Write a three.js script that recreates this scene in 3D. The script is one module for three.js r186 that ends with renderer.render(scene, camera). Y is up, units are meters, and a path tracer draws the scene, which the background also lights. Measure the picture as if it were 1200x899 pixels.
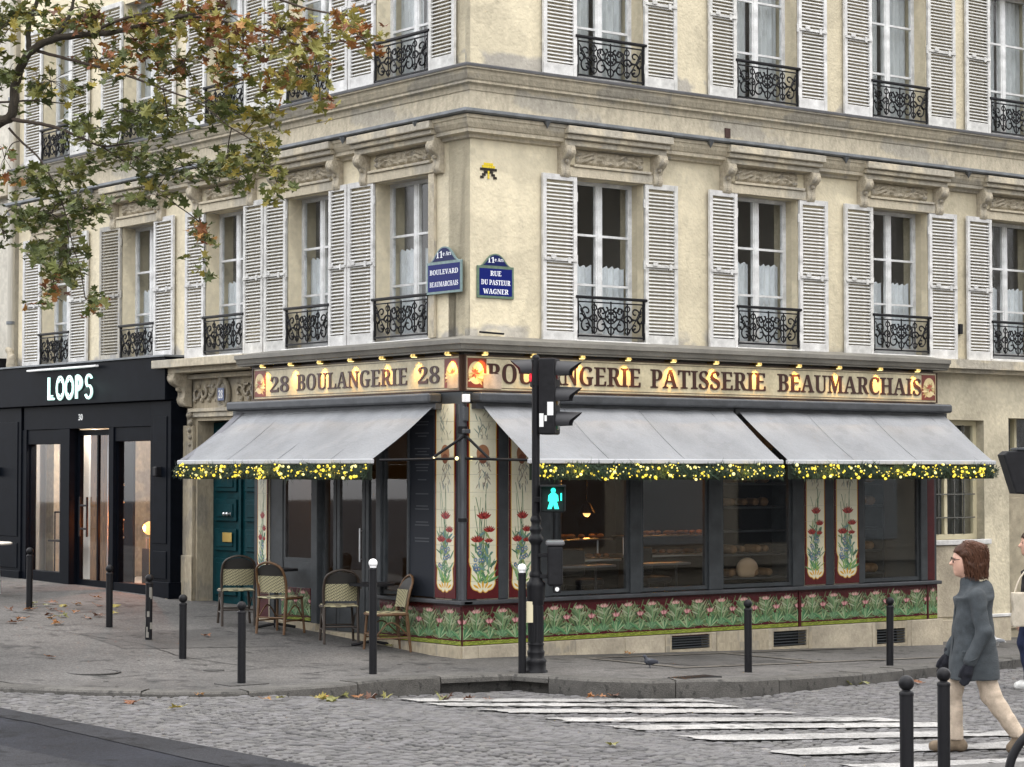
import * as THREE from 'three';
import { mergeGeometries } from 'three/addons/utils/BufferGeometryUtils.js';
import { RoundedBoxGeometry } from 'three/addons/geometries/RoundedBoxGeometry.js';
import { TextGeometry } from 'three/addons/geometries/TextGeometry.js';
import { FontLoader } from 'three/addons/loaders/FontLoader.js';

// ------------------------------------------------------------------ camera, sky, sun, exposure
const scene = new THREE.Scene();
const FPX = 2679, CX = 600, CY = 449.5;                       // focal length and centre of the 1200 x 899 photograph
const YAW = Math.atan(3450 / 2679), PITCH = Math.atan(102.5 / FPX);
const V3 = (x, y, z) => new THREE.Vector3(x, y, z);
const RIGHT = V3(Math.sin(YAW), 0, Math.cos(YAW)), FWD = V3(Math.cos(YAW), 0, -Math.sin(YAW));
const EYE = V3(0, 2.1, 0).addScaledVector(RIGHT, 0.482).addScaledVector(FWD, -26.26);
const camera = new THREE.PerspectiveCamera(2 * Math.atan(449.5 / FPX) * 180 / Math.PI, 1024 / 767, 0.1, 600);
camera.position.copy(EYE);
camera.lookAt(EYE.clone().addScaledVector(FWD, Math.cos(PITCH)).add(V3(0, Math.sin(PITCH), 0)));
scene.add(camera);

function overcastSky() {
  const w = 128, h = 64, d = new Float32Array(w * h * 4);
  for (let j = 0; j < h; j++) for (let i = 0; i < w; i++) {
    const el = ((j + 0.5) / h - 0.5) * Math.PI, s = Math.max(0, Math.sin(el));
    const c = Math.sin(i / w * 6.283 * 3 + 2 * Math.sin(j * 0.35)) * 0.035 + Math.sin(i / w * 6.283 * 7 + j * 0.5) * 0.025;
    const l = el > 0 ? (1.12 + 0.9 * s) * (1 + c) : 0.5;
    const o = (j * w + i) * 4;
    d[o] = l * 1.0; d[o + 1] = l * 1.005; d[o + 2] = l * 1.03; d[o + 3] = 1;
  }
  const t = new THREE.DataTexture(d, w, h, THREE.RGBAFormat, THREE.FloatType);
  t.mapping = THREE.EquirectangularReflectionMapping; t.magFilter = THREE.LinearFilter; t.minFilter = THREE.LinearFilter; t.needsUpdate = true;
  return t;
}
scene.background = overcastSky();
scene.environment = scene.background;
const sun = new THREE.DirectionalLight(0xfff0da, 0.55);
sun.position.set(7, 36, 13); sun.target.position.set(1, 2, 0);
sun.castShadow = true; sun.shadow.radius = 34; sun.shadow.mapSize.set(2048, 2048);
Object.assign(sun.shadow.camera, { left: -24, right: 24, top: 24, bottom: -24, near: 1, far: 90 });
scene.add(sun, sun.target);
const renderer = new THREE.WebGLRenderer({ antialias: true });
renderer.toneMapping = THREE.LinearToneMapping;
renderer.toneMappingExposure = 2.0;
renderer.shadowMap.enabled = true;
renderer.setSize(1024, 767);

// ------------------------------------------------------------------ helpers
function rng(seed) { let s = seed | 0; return () => { s = (s + 0x6d2b79f5) | 0; let t = Math.imul(s ^ (s >>> 15), 1 | s); t = (t + Math.imul(t ^ (t >>> 7), 61 | t)) ^ t; return ((t ^ (t >>> 14)) >>> 0) / 4294967296; }; }
const lerp = (a, b, t) => a + (b - a) * t, clamp = (x, a = 0, b = 1) => Math.min(b, Math.max(a, x));
const smooth = (a, b, x) => { const t = clamp((x - a) / (b - a)); return t * t * (3 - 2 * t); };
const HASH = (() => { const r = rng(77), a = new Float32Array(65536); for (let i = 0; i < 65536; i++) a[i] = r(); return a; })();
function vnoise(x, y, p) {                                     // value noise, period p
  const xi = Math.floor(x), yi = Math.floor(y), xf = x - xi, yf = y - yi, m = (a) => ((a % p) + p) % p;
  const h = (a, b) => HASH[(m(a) * 157 + m(b) * 311 + p * 17) & 65535];
  const u = xf * xf * (3 - 2 * xf), v = yf * yf * (3 - 2 * yf);
  return lerp(lerp(h(xi, yi), h(xi + 1, yi), u), lerp(h(xi, yi + 1), h(xi + 1, yi + 1), u), v);
}
function fbm(x, y, p, o = 4) { let s = 0, a = 0.5, n = 0; for (let i = 0; i < o; i++) { s += a * vnoise(x + i * 3.7, y + i * 1.3, p); n += a; a *= 0.5; x *= 2; y *= 2; p *= 2; } return s / n; }
function dataTex(w, h, fn, srgb = true) {                      // fn(u, v) -> [r, g, b] 0..1
  const d = new Uint8Array(w * h * 4);
  for (let j = 0; j < h; j++) for (let i = 0; i < w; i++) {
    const c = fn((i + 0.5) / w, (j + 0.5) / h), o = (j * w + i) * 4;
    d[o] = clamp(c[0]) * 255; d[o + 1] = clamp(c[1]) * 255; d[o + 2] = clamp(c[2]) * 255; d[o + 3] = 255;
  }
  const t = new THREE.DataTexture(d, w, h); t.magFilter = THREE.LinearFilter; t.minFilter = THREE.LinearFilter;
  t.wrapS = t.wrapT = THREE.RepeatWrapping; if (srgb) t.colorSpace = THREE.SRGBColorSpace; t.needsUpdate = true; return t;
}
function rep(t, metres, metresV = metres) { const c = t.clone(); c.repeat.set(1 / metres, 1 / metresV); c.needsUpdate = true; return c; }
function canvasTex(w, h, draw) {
  const c = document.createElement('canvas'); c.width = w; c.height = h; draw(c.getContext('2d'), w, h);
  const t = new THREE.CanvasTexture(c); t.colorSpace = THREE.SRGBColorSpace; t.magFilter = THREE.LinearFilter; t.wrapS = t.wrapT = THREE.RepeatWrapping; return t;
}
const grey = (v) => [v, v, v];
const T = {
  grain: dataTex(512, 512, (u, v) => grey(0.5 + (fbm(u * 40, v * 40, 40, 4) - 0.5) * 0.9), false),
  mottle: dataTex(512, 512, (u, v) => { const a = fbm(u * 5, v * 5, 5, 5), b = fbm(u * 60, v * 60, 60, 2); const m = 0.87 + (a - 0.5) * 0.34 + (b - 0.5) * 0.12; return [m, m * 0.995, m * 0.98]; }),
  asphalt: dataTex(1024, 1024, (u, v) => { const a = fbm(u * 4, v * 4, 4, 5), b = vnoise(u * 260, v * 260, 260), c = vnoise(u * 120, v * 120, 120), d = fbm(u * 14 + 3, v * 14, 14, 3); let m = 0.74 + (a - 0.5) * 0.42 + (b - 0.5) * 0.3 + (c - 0.5) * 0.12; if (d > 0.66) m -= (d - 0.66) * 1.4; return [m, m * 0.99, m * 0.98]; }),
  trim: dataTex(1024, 512, (u, v) => { const a = fbm(u * 7, v * 5, 35, 5), b = fbm(u * 90, v * 30, 90, 2), s = fbm(u * 40, v * 4, 40, 3); let m = 0.88 + (b - 0.5) * 0.16 + (s - 0.5) * 0.1; const st = smooth(0.5, 0.62, a); const g = lerp(m, m * 0.9, st); return [g, g * lerp(0.985, 1.0, st), g * lerp(0.95, 1.0, st)]; }),
  fabric: dataTex(512, 512, (u, v) => { const a = fbm(u * 4, v * 4, 4, 5), b = vnoise(u * 200, v * 200, 200), s = smooth(0.58, 0.7, fbm(u * 9 + 2, v * 9, 9, 4)); const m = 0.93 + (a - 0.5) * 0.2 - s * 0.035 + (b - 0.5) * 0.06; return [m, m, m * 1.0]; }),
  scuff: dataTex(512, 512, (u, v) => { const a = fbm(u * 9, v * 9, 9, 5), b = vnoise(u * 150, v * 150, 150); const m = 0.9 + (a - 0.5) * 0.3 + (b - 0.5) * 0.08; return grey(m); }),
  wood: dataTex(256, 512, (u, v) => { const a = fbm(u * 24, v * 3, 24, 4), m = 0.8 + (a - 0.5) * 0.5; return [m, m * 0.97, m * 0.93]; }),
};
const lin = (r, g, b) => new THREE.Color().setRGB(r, g, b);
const std = (o) => new (o.specularIntensity === undefined ? THREE.MeshStandardMaterial : THREE.MeshPhysicalMaterial)({ roughness: 0.85, ...o });
const phys = (o) => new THREE.MeshPhysicalMaterial(o);
const C = {
  trim: std({ color: lin(0.6, 0.55, 0.45), map: rep(T.trim, 3.1, 1.6), bumpMap: rep(T.grain, 0.8), bumpScale: 0.006 }),
  carved: std({ color: lin(0.56, 0.51, 0.42), map: rep(T.trim, 1.4, 0.9), bumpMap: rep(T.grain, 0.35), bumpScale: 0.012 }),
  plinth: std({ color: lin(0.52, 0.46, 0.36), map: rep(T.mottle, 1.7), bumpMap: rep(T.grain, 0.6), bumpScale: 0.004 }),
  plinth2: std({ color: lin(0.46, 0.41, 0.32), map: rep(T.trim, 1.9), bumpMap: rep(T.grain, 0.6), bumpScale: 0.004 }),
  zinc: std({ color: lin(0.2, 0.215, 0.23), map: rep(T.scuff, 1.2), roughness: 0.5, metalness: 0.35 }),
  lead: std({ color: lin(0.07, 0.07, 0.075), map: rep(T.scuff, 1), roughness: 0.6 }),
  white: std({ color: lin(0.7, 0.695, 0.68), map: rep(T.scuff, 0.9), roughness: 0.55 }),
  white2: std({ color: lin(0.64, 0.635, 0.61), map: rep(T.scuff, 0.7), roughness: 0.6 }),
  whiteWorn: std({ color: lin(0.48, 0.47, 0.44), map: rep(T.trim, 0.8), roughness: 0.65 }),
  casement: std({ color: lin(0.74, 0.75, 0.75), map: rep(T.scuff, 0.9), roughness: 0.45 }),
  iron: std({ specularIntensity: 0.3, color: lin(0.012, 0.012, 0.014), roughness: 0.42, map: rep(T.scuff, 0.5) }),
  glass: phys({ color: lin(0.93, 0.95, 0.95), transmission: 1, thickness: 0, roughness: 0.02, ior: 1.6, side: THREE.DoubleSide }),
  oldGlass: phys({ color: lin(0.93, 0.95, 0.95), transmission: 1, thickness: 0, roughness: 0.02, ior: 1.5, side: THREE.DoubleSide, bumpMap: rep(T.mottle, 1.3), bumpScale: 0.004 }),
  curtain: phys({ color: lin(0.84, 0.88, 0.92), transmission: 0.2, thickness: 0, roughness: 1, side: THREE.DoubleSide, map: rep(T.fabric, 0.5) }),
  netCurtain: phys({ color: lin(0.72, 0.75, 0.76), transmission: 0.3, thickness: 0, roughness: 1, side: THREE.DoubleSide, map: rep(T.fabric, 0.5) }),
  room: std({ color: lin(0.24, 0.225, 0.2), roughness: 0.95, side: THREE.DoubleSide }),
  shopGrey: std({ specularIntensity: 0.35, color: lin(0.056, 0.062, 0.067), map: rep(T.scuff, 1.3), roughness: 0.42 }),
  shopDark: std({ specularIntensity: 0.25, color: lin(0.012, 0.013, 0.015), map: rep(T.scuff, 1.3), roughness: 0.45 }),
  menuBoard: std({ specularIntensity: 0.3, color: lin(0.02, 0.023, 0.03), roughness: 0.6 }),
  burgundy: std({ specularIntensity: 0.5, color: lin(0.07, 0.01, 0.012), map: rep(T.scuff, 0.6), roughness: 0.35 }),
  navy: std({ specularIntensity: 0.08, color: lin(0.0045, 0.006, 0.0095), map: rep(T.scuff, 1.1), roughness: 0.42 }),
  teal: std({ specularIntensity: 0.12, color: lin(0.005, 0.038, 0.046), map: rep(T.scuff, 0.8), roughness: 0.38 }),
  brass: std({ color: lin(0.55, 0.38, 0.12), metalness: 1, roughness: 0.35 }),
  steel: std({ color: lin(0.55, 0.56, 0.57), metalness: 1, roughness: 0.3 }),
  awning: phys({ color: lin(0.275, 0.285, 0.3), map: rep(T.fabric, 1.6), roughness: 0.92, transmission: 0.12, thickness: 0, side: THREE.DoubleSide, bumpMap: rep(T.mottle, 1.1), bumpScale: 0.012 }),
  awningEdge: std({ color: lin(0.2, 0.2, 0.22), map: rep(T.fabric, 0.9), roughness: 0.9, side: THREE.DoubleSide }),
  cassette: std({ specularIntensity: 0.5, color: lin(0.085, 0.09, 0.098), map: rep(T.scuff, 1), roughness: 0.4, metalness: 0.3 }),
  black: std({ specularIntensity: 0.3, color: lin(0.014, 0.014, 0.016), map: rep(T.scuff, 0.4), roughness: 0.45 }),
  blackMatt: std({ specularIntensity: 0.3, color: lin(0.016, 0.016, 0.018), map: rep(T.scuff, 0.4), roughness: 0.62 }),
  whiteBall: std({ color: lin(0.8, 0.8, 0.8), roughness: 0.4 }),
  signBed: std({ color: lin(0.15, 0.14, 0.125), map: rep(T.scuff, 1.2), roughness: 0.7 }),
  frontBar: std({ color: lin(0.4, 0.41, 0.43), roughness: 0.5 }),
  sticker: std({ color: lin(0.75, 0.75, 0.74), roughness: 0.6 }),
  cream: std({ color: lin(0.62, 0.56, 0.38), roughness: 0.6 }),
  signCream: std({ color: lin(0.62, 0.55, 0.38), map: rep(T.mottle, 1.5), roughness: 0.4 }),
  signEdge: std({ color: lin(0.05, 0.025, 0.015), roughness: 0.5 }),
  brown: std({ color: lin(0.035, 0.009, 0.006), roughness: 0.4 }),
  patch: std({ color: lin(0.5, 0.4, 0.32), map: rep(T.mottle, 0.4), roughness: 0.7 }),
  kerb: std({ color: lin(0.155, 0.15, 0.14), map: rep(T.asphalt, 0.9), bumpMap: rep(T.grain, 0.4), bumpScale: 0.004 }),
  kerb2: std({ color: lin(0.135, 0.13, 0.12), map: rep(T.asphalt, 0.8), bumpMap: rep(T.grain, 0.4), bumpScale: 0.004 }),
  mortar: std({ color: lin(0.36, 0.34, 0.3), map: rep(T.asphalt, 0.5) }),
  pavement: std({ color: lin(0.155, 0.15, 0.145), map: rep(T.asphalt, 3.3), bumpMap: rep(T.grain, 0.5), bumpScale: 0.004 }),
  patchPave: std({ color: lin(0.1, 0.097, 0.094), map: rep(T.asphalt, 1.7), bumpMap: rep(T.grain, 0.5), bumpScale: 0.004 }),
  strip: std({ color: lin(0.2, 0.185, 0.16), map: rep(T.asphalt, 1.1) }),
  roadBed: std({ color: lin(0.03, 0.028, 0.027), map: rep(T.asphalt, 1.3) }),
  roadAsphalt: std({ specularIntensity: 0.4, color: lin(0.024, 0.027, 0.038), map: rep(T.asphalt, 2.9), bumpMap: rep(T.grain, 0.3), bumpScale: 0.005 }),
  roadAsphalt2: std({ specularIntensity: 0.4, color: lin(0.04, 0.042, 0.05), map: rep(T.asphalt, 2.1), bumpMap: rep(T.grain, 0.3), bumpScale: 0.005 }),
  wood: std({ color: lin(0.4, 0.22, 0.1), map: rep(T.wood, 0.5), roughness: 0.6 }),
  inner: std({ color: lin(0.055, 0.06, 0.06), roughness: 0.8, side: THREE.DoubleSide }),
  innerWhite: std({ color: lin(0.6, 0.58, 0.55), roughness: 0.8, side: THREE.DoubleSide }),
  loaf: std({ color: lin(0.22, 0.12, 0.05), map: rep(T.mottle, 0.3), roughness: 0.75 }),
};
const taken = new Map();
function numbered(name) { const n = taken.get(name) ?? 0; taken.set(name, n + 1); return n ? name + '_' + String(n).padStart(3, '0') : name; }
function tag(o, label, category, group, kind) { Object.assign(o.userData, { label, category }); if (group) o.userData.group = group; if (kind) o.userData.kind = kind; return o; }
function shade(o) { o.castShadow = true; o.receiveShadow = true; return o; }
function mesh(name, geo, mat, parent) {
  const g = Array.isArray(geo) ? join(geo) : geo;
  const m = shade(new THREE.Mesh(g, mat)); m.name = parent === scene ? numbered(name) : name; parent.add(m); return m;
}
function thing(name, label, category, pos = [0, 0, 0], turn = 0, group) {
  const o = new THREE.Group(); o.name = numbered(name); o.position.set(...pos); o.rotation.y = turn; scene.add(o);
  return tag(o, label, category, group);
}
function sub(name, parent, pos = [0, 0, 0], turn = 0) { const o = new THREE.Group(); o.name = name; o.position.set(...pos); o.rotation.y = turn; parent.add(o); return o; }
function structure(name, geo, mat) { const m = mesh(name, geo, mat, scene); m.userData.kind = 'structure'; return m; }
function stuff(o) { o.userData.kind = 'stuff'; return o; }
function uvBox(g) {                                            // uv in metres by the main direction of each face
  if (g.index) g = g.toNonIndexed();
  const p = g.attributes.position, uv = new Float32Array(p.count * 2), a = V3(), b = V3(), c = V3(), n = V3();
  for (let i = 0; i < p.count; i += 3) {
    a.fromBufferAttribute(p, i); b.fromBufferAttribute(p, i + 1); c.fromBufferAttribute(p, i + 2);
    n.subVectors(b, a).cross(c.clone().sub(a)); const x = Math.abs(n.x), y = Math.abs(n.y), z = Math.abs(n.z);
    for (let k = 0; k < 3; k++) {
      const q = [a, b, c][k]; const [s, t] = z >= x && z >= y ? [q.x, q.y] : x >= y ? [q.z, q.y] : [q.x, q.z];
      uv[(i + k) * 2] = s; uv[(i + k) * 2 + 1] = t;
    }
  }
  g.setAttribute('uv', new THREE.BufferAttribute(uv, 2)); return g;
}
function join(list) {
  const l = list.map((g) => { let q = g.index ? g.toNonIndexed() : g; for (const k of Object.keys(q.attributes)) if (!['position', 'normal', 'uv'].includes(k)) q.deleteAttribute(k); q.morphAttributes = {}; if (!q.attributes.uv) q = uvBox(q); return q; });
  return mergeGeometries(l);
}
const box = (x0, x1, y0, y1, z0, z1) => uvBox(new THREE.BoxGeometry(Math.abs(x1 - x0), Math.abs(y1 - y0), Math.abs(z1 - z0)).translate((x0 + x1) / 2, (y0 + y1) / 2, (z0 + z1) / 2));
const rbox = (x0, x1, y0, y1, z0, z1, r = 0.008) => uvBox(new RoundedBoxGeometry(Math.abs(x1 - x0), Math.abs(y1 - y0), Math.abs(z1 - z0), 1, r).translate((x0 + x1) / 2, (y0 + y1) / 2, (z0 + z1) / 2));
const cyl = (r0, r1, h, x, y, z, n = 16) => new THREE.CylinderGeometry(r0, r1, h, n).translate(x, y, z);
function rod(a, b, r, n = 8, r2 = r) { const A = V3(...a), B = V3(...b), d = B.clone().sub(A); return new THREE.CylinderGeometry(r2, r, d.length(), n).applyQuaternion(new THREE.Quaternion().setFromUnitVectors(V3(0, 1, 0), d.clone().normalize())).translate(...A.add(B).multiplyScalar(0.5).toArray()); }
function tube(pts, r, seg = 20, n = 6) { return new THREE.TubeGeometry(new THREE.CatmullRomCurve3(pts.map((p) => V3(...p))), seg, r, n); }
const lathe = (pts, n = 20) => new THREE.LatheGeometry(pts.map(([r, y]) => new THREE.Vector2(r, y)), n);
const ball = (r, x, y, z, n = 14) => new THREE.SphereGeometry(r, n, Math.ceil(n * 0.7)).translate(x, y, z);
// the two street fronts: 'R' runs along +x and faces +z, 'L' runs along z (negative away from the corner) and faces -x; local axes are u along, v up, w outwards
const FACE = { R: 0, L: -Math.PI / 2 };
const onFace = (f, u, v, w) => (f === 'R' ? [u, v, w] : [-w, v, u]);
function facePart(f, name, geo, mat, parent) { const m = mesh(name, geo, mat, parent); m.rotation.y = FACE[f]; return m; }
function faceGroup(f, name, parent, u, v, w) { return sub(name, parent, onFace(f, u, v, w), FACE[f]); }
function sweep(profile, uL, uR) {                              // a moulding that runs along both fronts and is mitred at the corner; profile: [w, v] from top to bottom
  const pos = [], uv = []; let run = 0;
  for (let i = 0; i + 1 < profile.length; i++) {
    const [w0, v0] = profile[i], [w1, v1] = profile[i + 1], len = Math.hypot(w1 - w0, v1 - v0);
    const st = (w, v) => [[-w, v, uL], [-w, v, w], [uR, v, w]], a = st(w0, v0), b = st(w1, v1), us = [uL, 0, uR];
    for (let k = 0; k < 2; k++) {
      pos.push(...a[k], ...b[k], ...b[k + 1], ...a[k], ...b[k + 1], ...a[k + 1]);
      const U0 = us[k], U1 = us[k + 1], A = run, B = run + len;
      uv.push(U0, A, U0, B, U1, B, U0, A, U1, B, U1, A);
    }
    run += len;
  }
  const g = new THREE.BufferGeometry(); g.setAttribute('position', new THREE.Float32BufferAttribute(pos, 3)); g.setAttribute('uv', new THREE.Float32BufferAttribute(uv, 2)); g.computeVertexNormals(); return g;
}
function wallWithHoles(u0, u1, v0, v1, holes, thick) {
  const s = new THREE.Shape([[u0, v0], [u1, v0], [u1, v1], [u0, v1]].map((p) => new THREE.Vector2(...p)));
  for (const [a, b, c, d] of holes) s.holes.push(new THREE.Path([[a, c], [a, d], [b, d], [b, c]].map((p) => new THREE.Vector2(...p))));
  return uvBox(new THREE.ExtrudeGeometry(s, { depth: thick, bevelEnabled: false }).translate(0, 0, -thick));
}
function pixelRay(px, py) { const up = V3(0, Math.cos(PITCH), 0).addScaledVector(FWD, -Math.sin(PITCH)); return FWD.clone().multiplyScalar(Math.cos(PITCH)).add(V3(0, Math.sin(PITCH), 0)).addScaledVector(RIGHT, (px - CX) / FPX).addScaledVector(up, (CY - py) / FPX); }
// distance field meshes (people, birds): surface nets over a grid
function netMesh(lo, hi, cell, f) {
  const n = [0, 1, 2].map((k) => Math.ceil((hi[k] - lo[k]) / cell) + 1), id = (i, j, k) => (k * n[1] + j) * n[0] + i;
  const F = new Float32Array(n[0] * n[1] * n[2]), V = new Int32Array(F.length).fill(-1), pos = [], tri = [];
  for (let k = 0; k < n[2]; k++) for (let j = 0; j < n[1]; j++) for (let i = 0; i < n[0]; i++) F[id(i, j, k)] = f(lo[0] + i * cell, lo[1] + j * cell, lo[2] + k * cell);
  const E = []; for (let a = 0; a < 8; a++) for (const b of [1, 2, 4]) if (!(a & b)) E.push([a, a | b]);
  for (let k = 0; k < n[2] - 1; k++) for (let j = 0; j < n[1] - 1; j++) for (let i = 0; i < n[0] - 1; i++) {
    const v = []; let s = 0; for (let c = 0; c < 8; c++) { v[c] = F[id(i + (c & 1), j + ((c >> 1) & 1), k + (c >> 2))]; if (v[c] < 0) s++; }
    if (!s || s === 8) continue;
    let x = 0, y = 0, z = 0, m = 0;
    for (const [a, b] of E) if ((v[a] < 0) !== (v[b] < 0)) { const t = v[a] / (v[a] - v[b]); x += (a & 1) + t * ((b & 1) - (a & 1)); y += ((a >> 1) & 1) + t * (((b >> 1) & 1) - ((a >> 1) & 1)); z += (a >> 2) + t * ((b >> 2) - (a >> 2)); m++; }
    V[id(i, j, k)] = pos.length / 3; pos.push(lo[0] + (i + x / m) * cell, lo[1] + (j + y / m) * cell, lo[2] + (k + z / m) * cell);
  }
  const quad = (a, b, c, d, flip) => { if (a < 0 || b < 0 || c < 0 || d < 0) return; flip ? tri.push(a, c, b, a, d, c) : tri.push(a, b, c, a, c, d); };
  for (let k = 1; k < n[2] - 1; k++) for (let j = 1; j < n[1] - 1; j++) for (let i = 1; i < n[0] - 1; i++) {
    const a = F[id(i, j, k)] < 0;
    if (a !== (F[id(i + 1, j, k)] < 0)) quad(V[id(i, j - 1, k - 1)], V[id(i, j, k - 1)], V[id(i, j, k)], V[id(i, j - 1, k)], !a);
    if (a !== (F[id(i, j + 1, k)] < 0)) quad(V[id(i - 1, j, k - 1)], V[id(i - 1, j, k)], V[id(i, j, k)], V[id(i, j, k - 1)], !a);
    if (a !== (F[id(i, j, k + 1)] < 0)) quad(V[id(i - 1, j - 1, k)], V[id(i, j - 1, k)], V[id(i, j, k)], V[id(i - 1, j, k)], !a);
  }
  const g = new THREE.BufferGeometry(); g.setAttribute('position', new THREE.Float32BufferAttribute(pos, 3)); g.setIndex(tri); g.computeVertexNormals();
  const uv = new Float32Array(pos.length / 3 * 2); for (let i = 0; i < uv.length / 2; i++) { uv[2 * i] = pos[3 * i] + pos[3 * i + 2]; uv[2 * i + 1] = pos[3 * i + 1]; }
  g.setAttribute('uv', new THREE.BufferAttribute(uv, 2)); return g;
}
const smin = (a, b, k) => { const h = clamp(0.5 + 0.5 * (b - a) / k); return lerp(b, a, h) - k * h * (1 - h); };
function bone(x, y, z, a, b, ra, rb) {                         // tapered capsule
  const dx = b[0] - a[0], dy = b[1] - a[1], dz = b[2] - a[2], px = x - a[0], py = y - a[1], pz = z - a[2];
  const t = clamp((px * dx + py * dy + pz * dz) / (dx * dx + dy * dy + dz * dz + 1e-9));
  return Math.hypot(px - dx * t, py - dy * t, pz - dz * t) - lerp(ra, rb, t);
}
const egg = (x, y, z, c, r) => { const a = (x - c[0]) / r[0], b = (y - c[1]) / r[1], d = (z - c[2]) / r[2], l = Math.hypot(a, b, d); return (l - 1) * Math.min(r[0], r[1], r[2]); };
// ------------------------------------------------------------------ ground
const slopeLeft = (z) => { const u = -z; return u < 0 ? 0 : u < 7 ? 0.055 * u : u < 30 ? 0.385 + 0.02 * (u - 7) : 0.845; };
const ground = (x, z) => slopeLeft(z) - 0.028 * clamp(x, 0, 30);                      // pavement height
const kerbHeight = (x) => 0.04 + 0.13 * smooth(-4.4, -2.6, x) - 0.05 * smooth(0, 2, x);
const road = (x, z) => ground(x, z) - kerbHeight(x);
const KERB = [[-6.6, -60], [-6.55, -8], [-6.4, -2.5], [-6.2, -0.8], [-5.98, 0.42], [-5.5, 1.23], [-4.95, 1.86], [-4.3, 2.24], [-3.25, 2.22], [-2.47, 2.0], [-1.16, 2.27], [-0.97, 3.25], [-0.6, 3.82], [0.33, 4.24], [2.1, 3.98], [4.17, 3.4], [6.8, 2.6], [12, 2.2], [60, 2.0]];
function flat(shapePts, hole, yf, dy, step) {                  // a sheet cut to an outline, in small cells that follow the ground
  const s = new THREE.Shape(shapePts.map(([x, z]) => new THREE.Vector2(x, -z)));
  let g = new THREE.ShapeGeometry(s);
  g = g.index ? g.toNonIndexed() : g;
  let tris = []; const p = g.attributes.position;
  for (let i = 0; i < p.count; i += 3) tris.push([0, 1, 2].map((k) => [p.getX(i + k), p.getY(i + k)]));
  for (let pass = 0; pass < 14; pass++) {                      // split long edges that lie near the corner
    const out = []; let split = false;
    for (const t of tris) {
      const L = [0, 1, 2].map((k) => Math.hypot(t[k][0] - t[(k + 1) % 3][0], t[k][1] - t[(k + 1) % 3][1])), m = L.indexOf(Math.max(...L));
      const cx = (t[0][0] + t[1][0] + t[2][0]) / 3, cy = (t[0][1] + t[1][1] + t[2][1]) / 3, far = Math.hypot(cx, cy) * 0.35;
      if (L[m] > Math.max(step, far)) { const a = t[m], b = t[(m + 1) % 3], c = t[(m + 2) % 3], h = [(a[0] + b[0]) / 2, (a[1] + b[1]) / 2]; out.push([a, h, c], [h, b, c]); split = true; } else out.push(t);
    }
    tris = out; if (!split) break;
  }
  const pos = [], uv = [];
  for (const t of tris) { const ccw = (t[1][0] - t[0][0]) * (t[2][1] - t[0][1]) - (t[1][1] - t[0][1]) * (t[2][0] - t[0][0]) > 0; for (const q of ccw ? t : [t[0], t[2], t[1]]) { pos.push(q[0], yf(q[0], -q[1]) + dy, -q[1]); uv.push(q[0], q[1]); } }
  const o = new THREE.BufferGeometry(); o.setAttribute('position', new THREE.Float32BufferAttribute(pos, 3)); o.setAttribute('uv', new THREE.Float32BufferAttribute(uv, 2)); o.computeVertexNormals(); return o;
}
function inset(poly, d) {                                      // move an open line sideways (to its left as walked)
  return poly.map((p, i) => { const a = poly[Math.max(0, i - 1)], b = poly[Math.min(poly.length - 1, i + 1)], l = Math.hypot(b[0] - a[0], b[1] - a[1]); return [p[0] + (b[1] - a[1]) / l * d, p[1] - (b[0] - a[0]) / l * d]; });
}
const kerbIn = inset(KERB, 0.3);
structure('pavement', flat([...kerbIn, [60, -60]], null, ground, 0, 0.8), C.pavement);
const roadBed = structure('road', flat([[-140, -140], [140, -140], [140, 140], [-140, 140]], null, (x, z) => (Math.hypot(x, z) > 60 ? -0.3 : road(x, z) - 0.05), 0, 1.0), C.roadBed);
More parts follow.
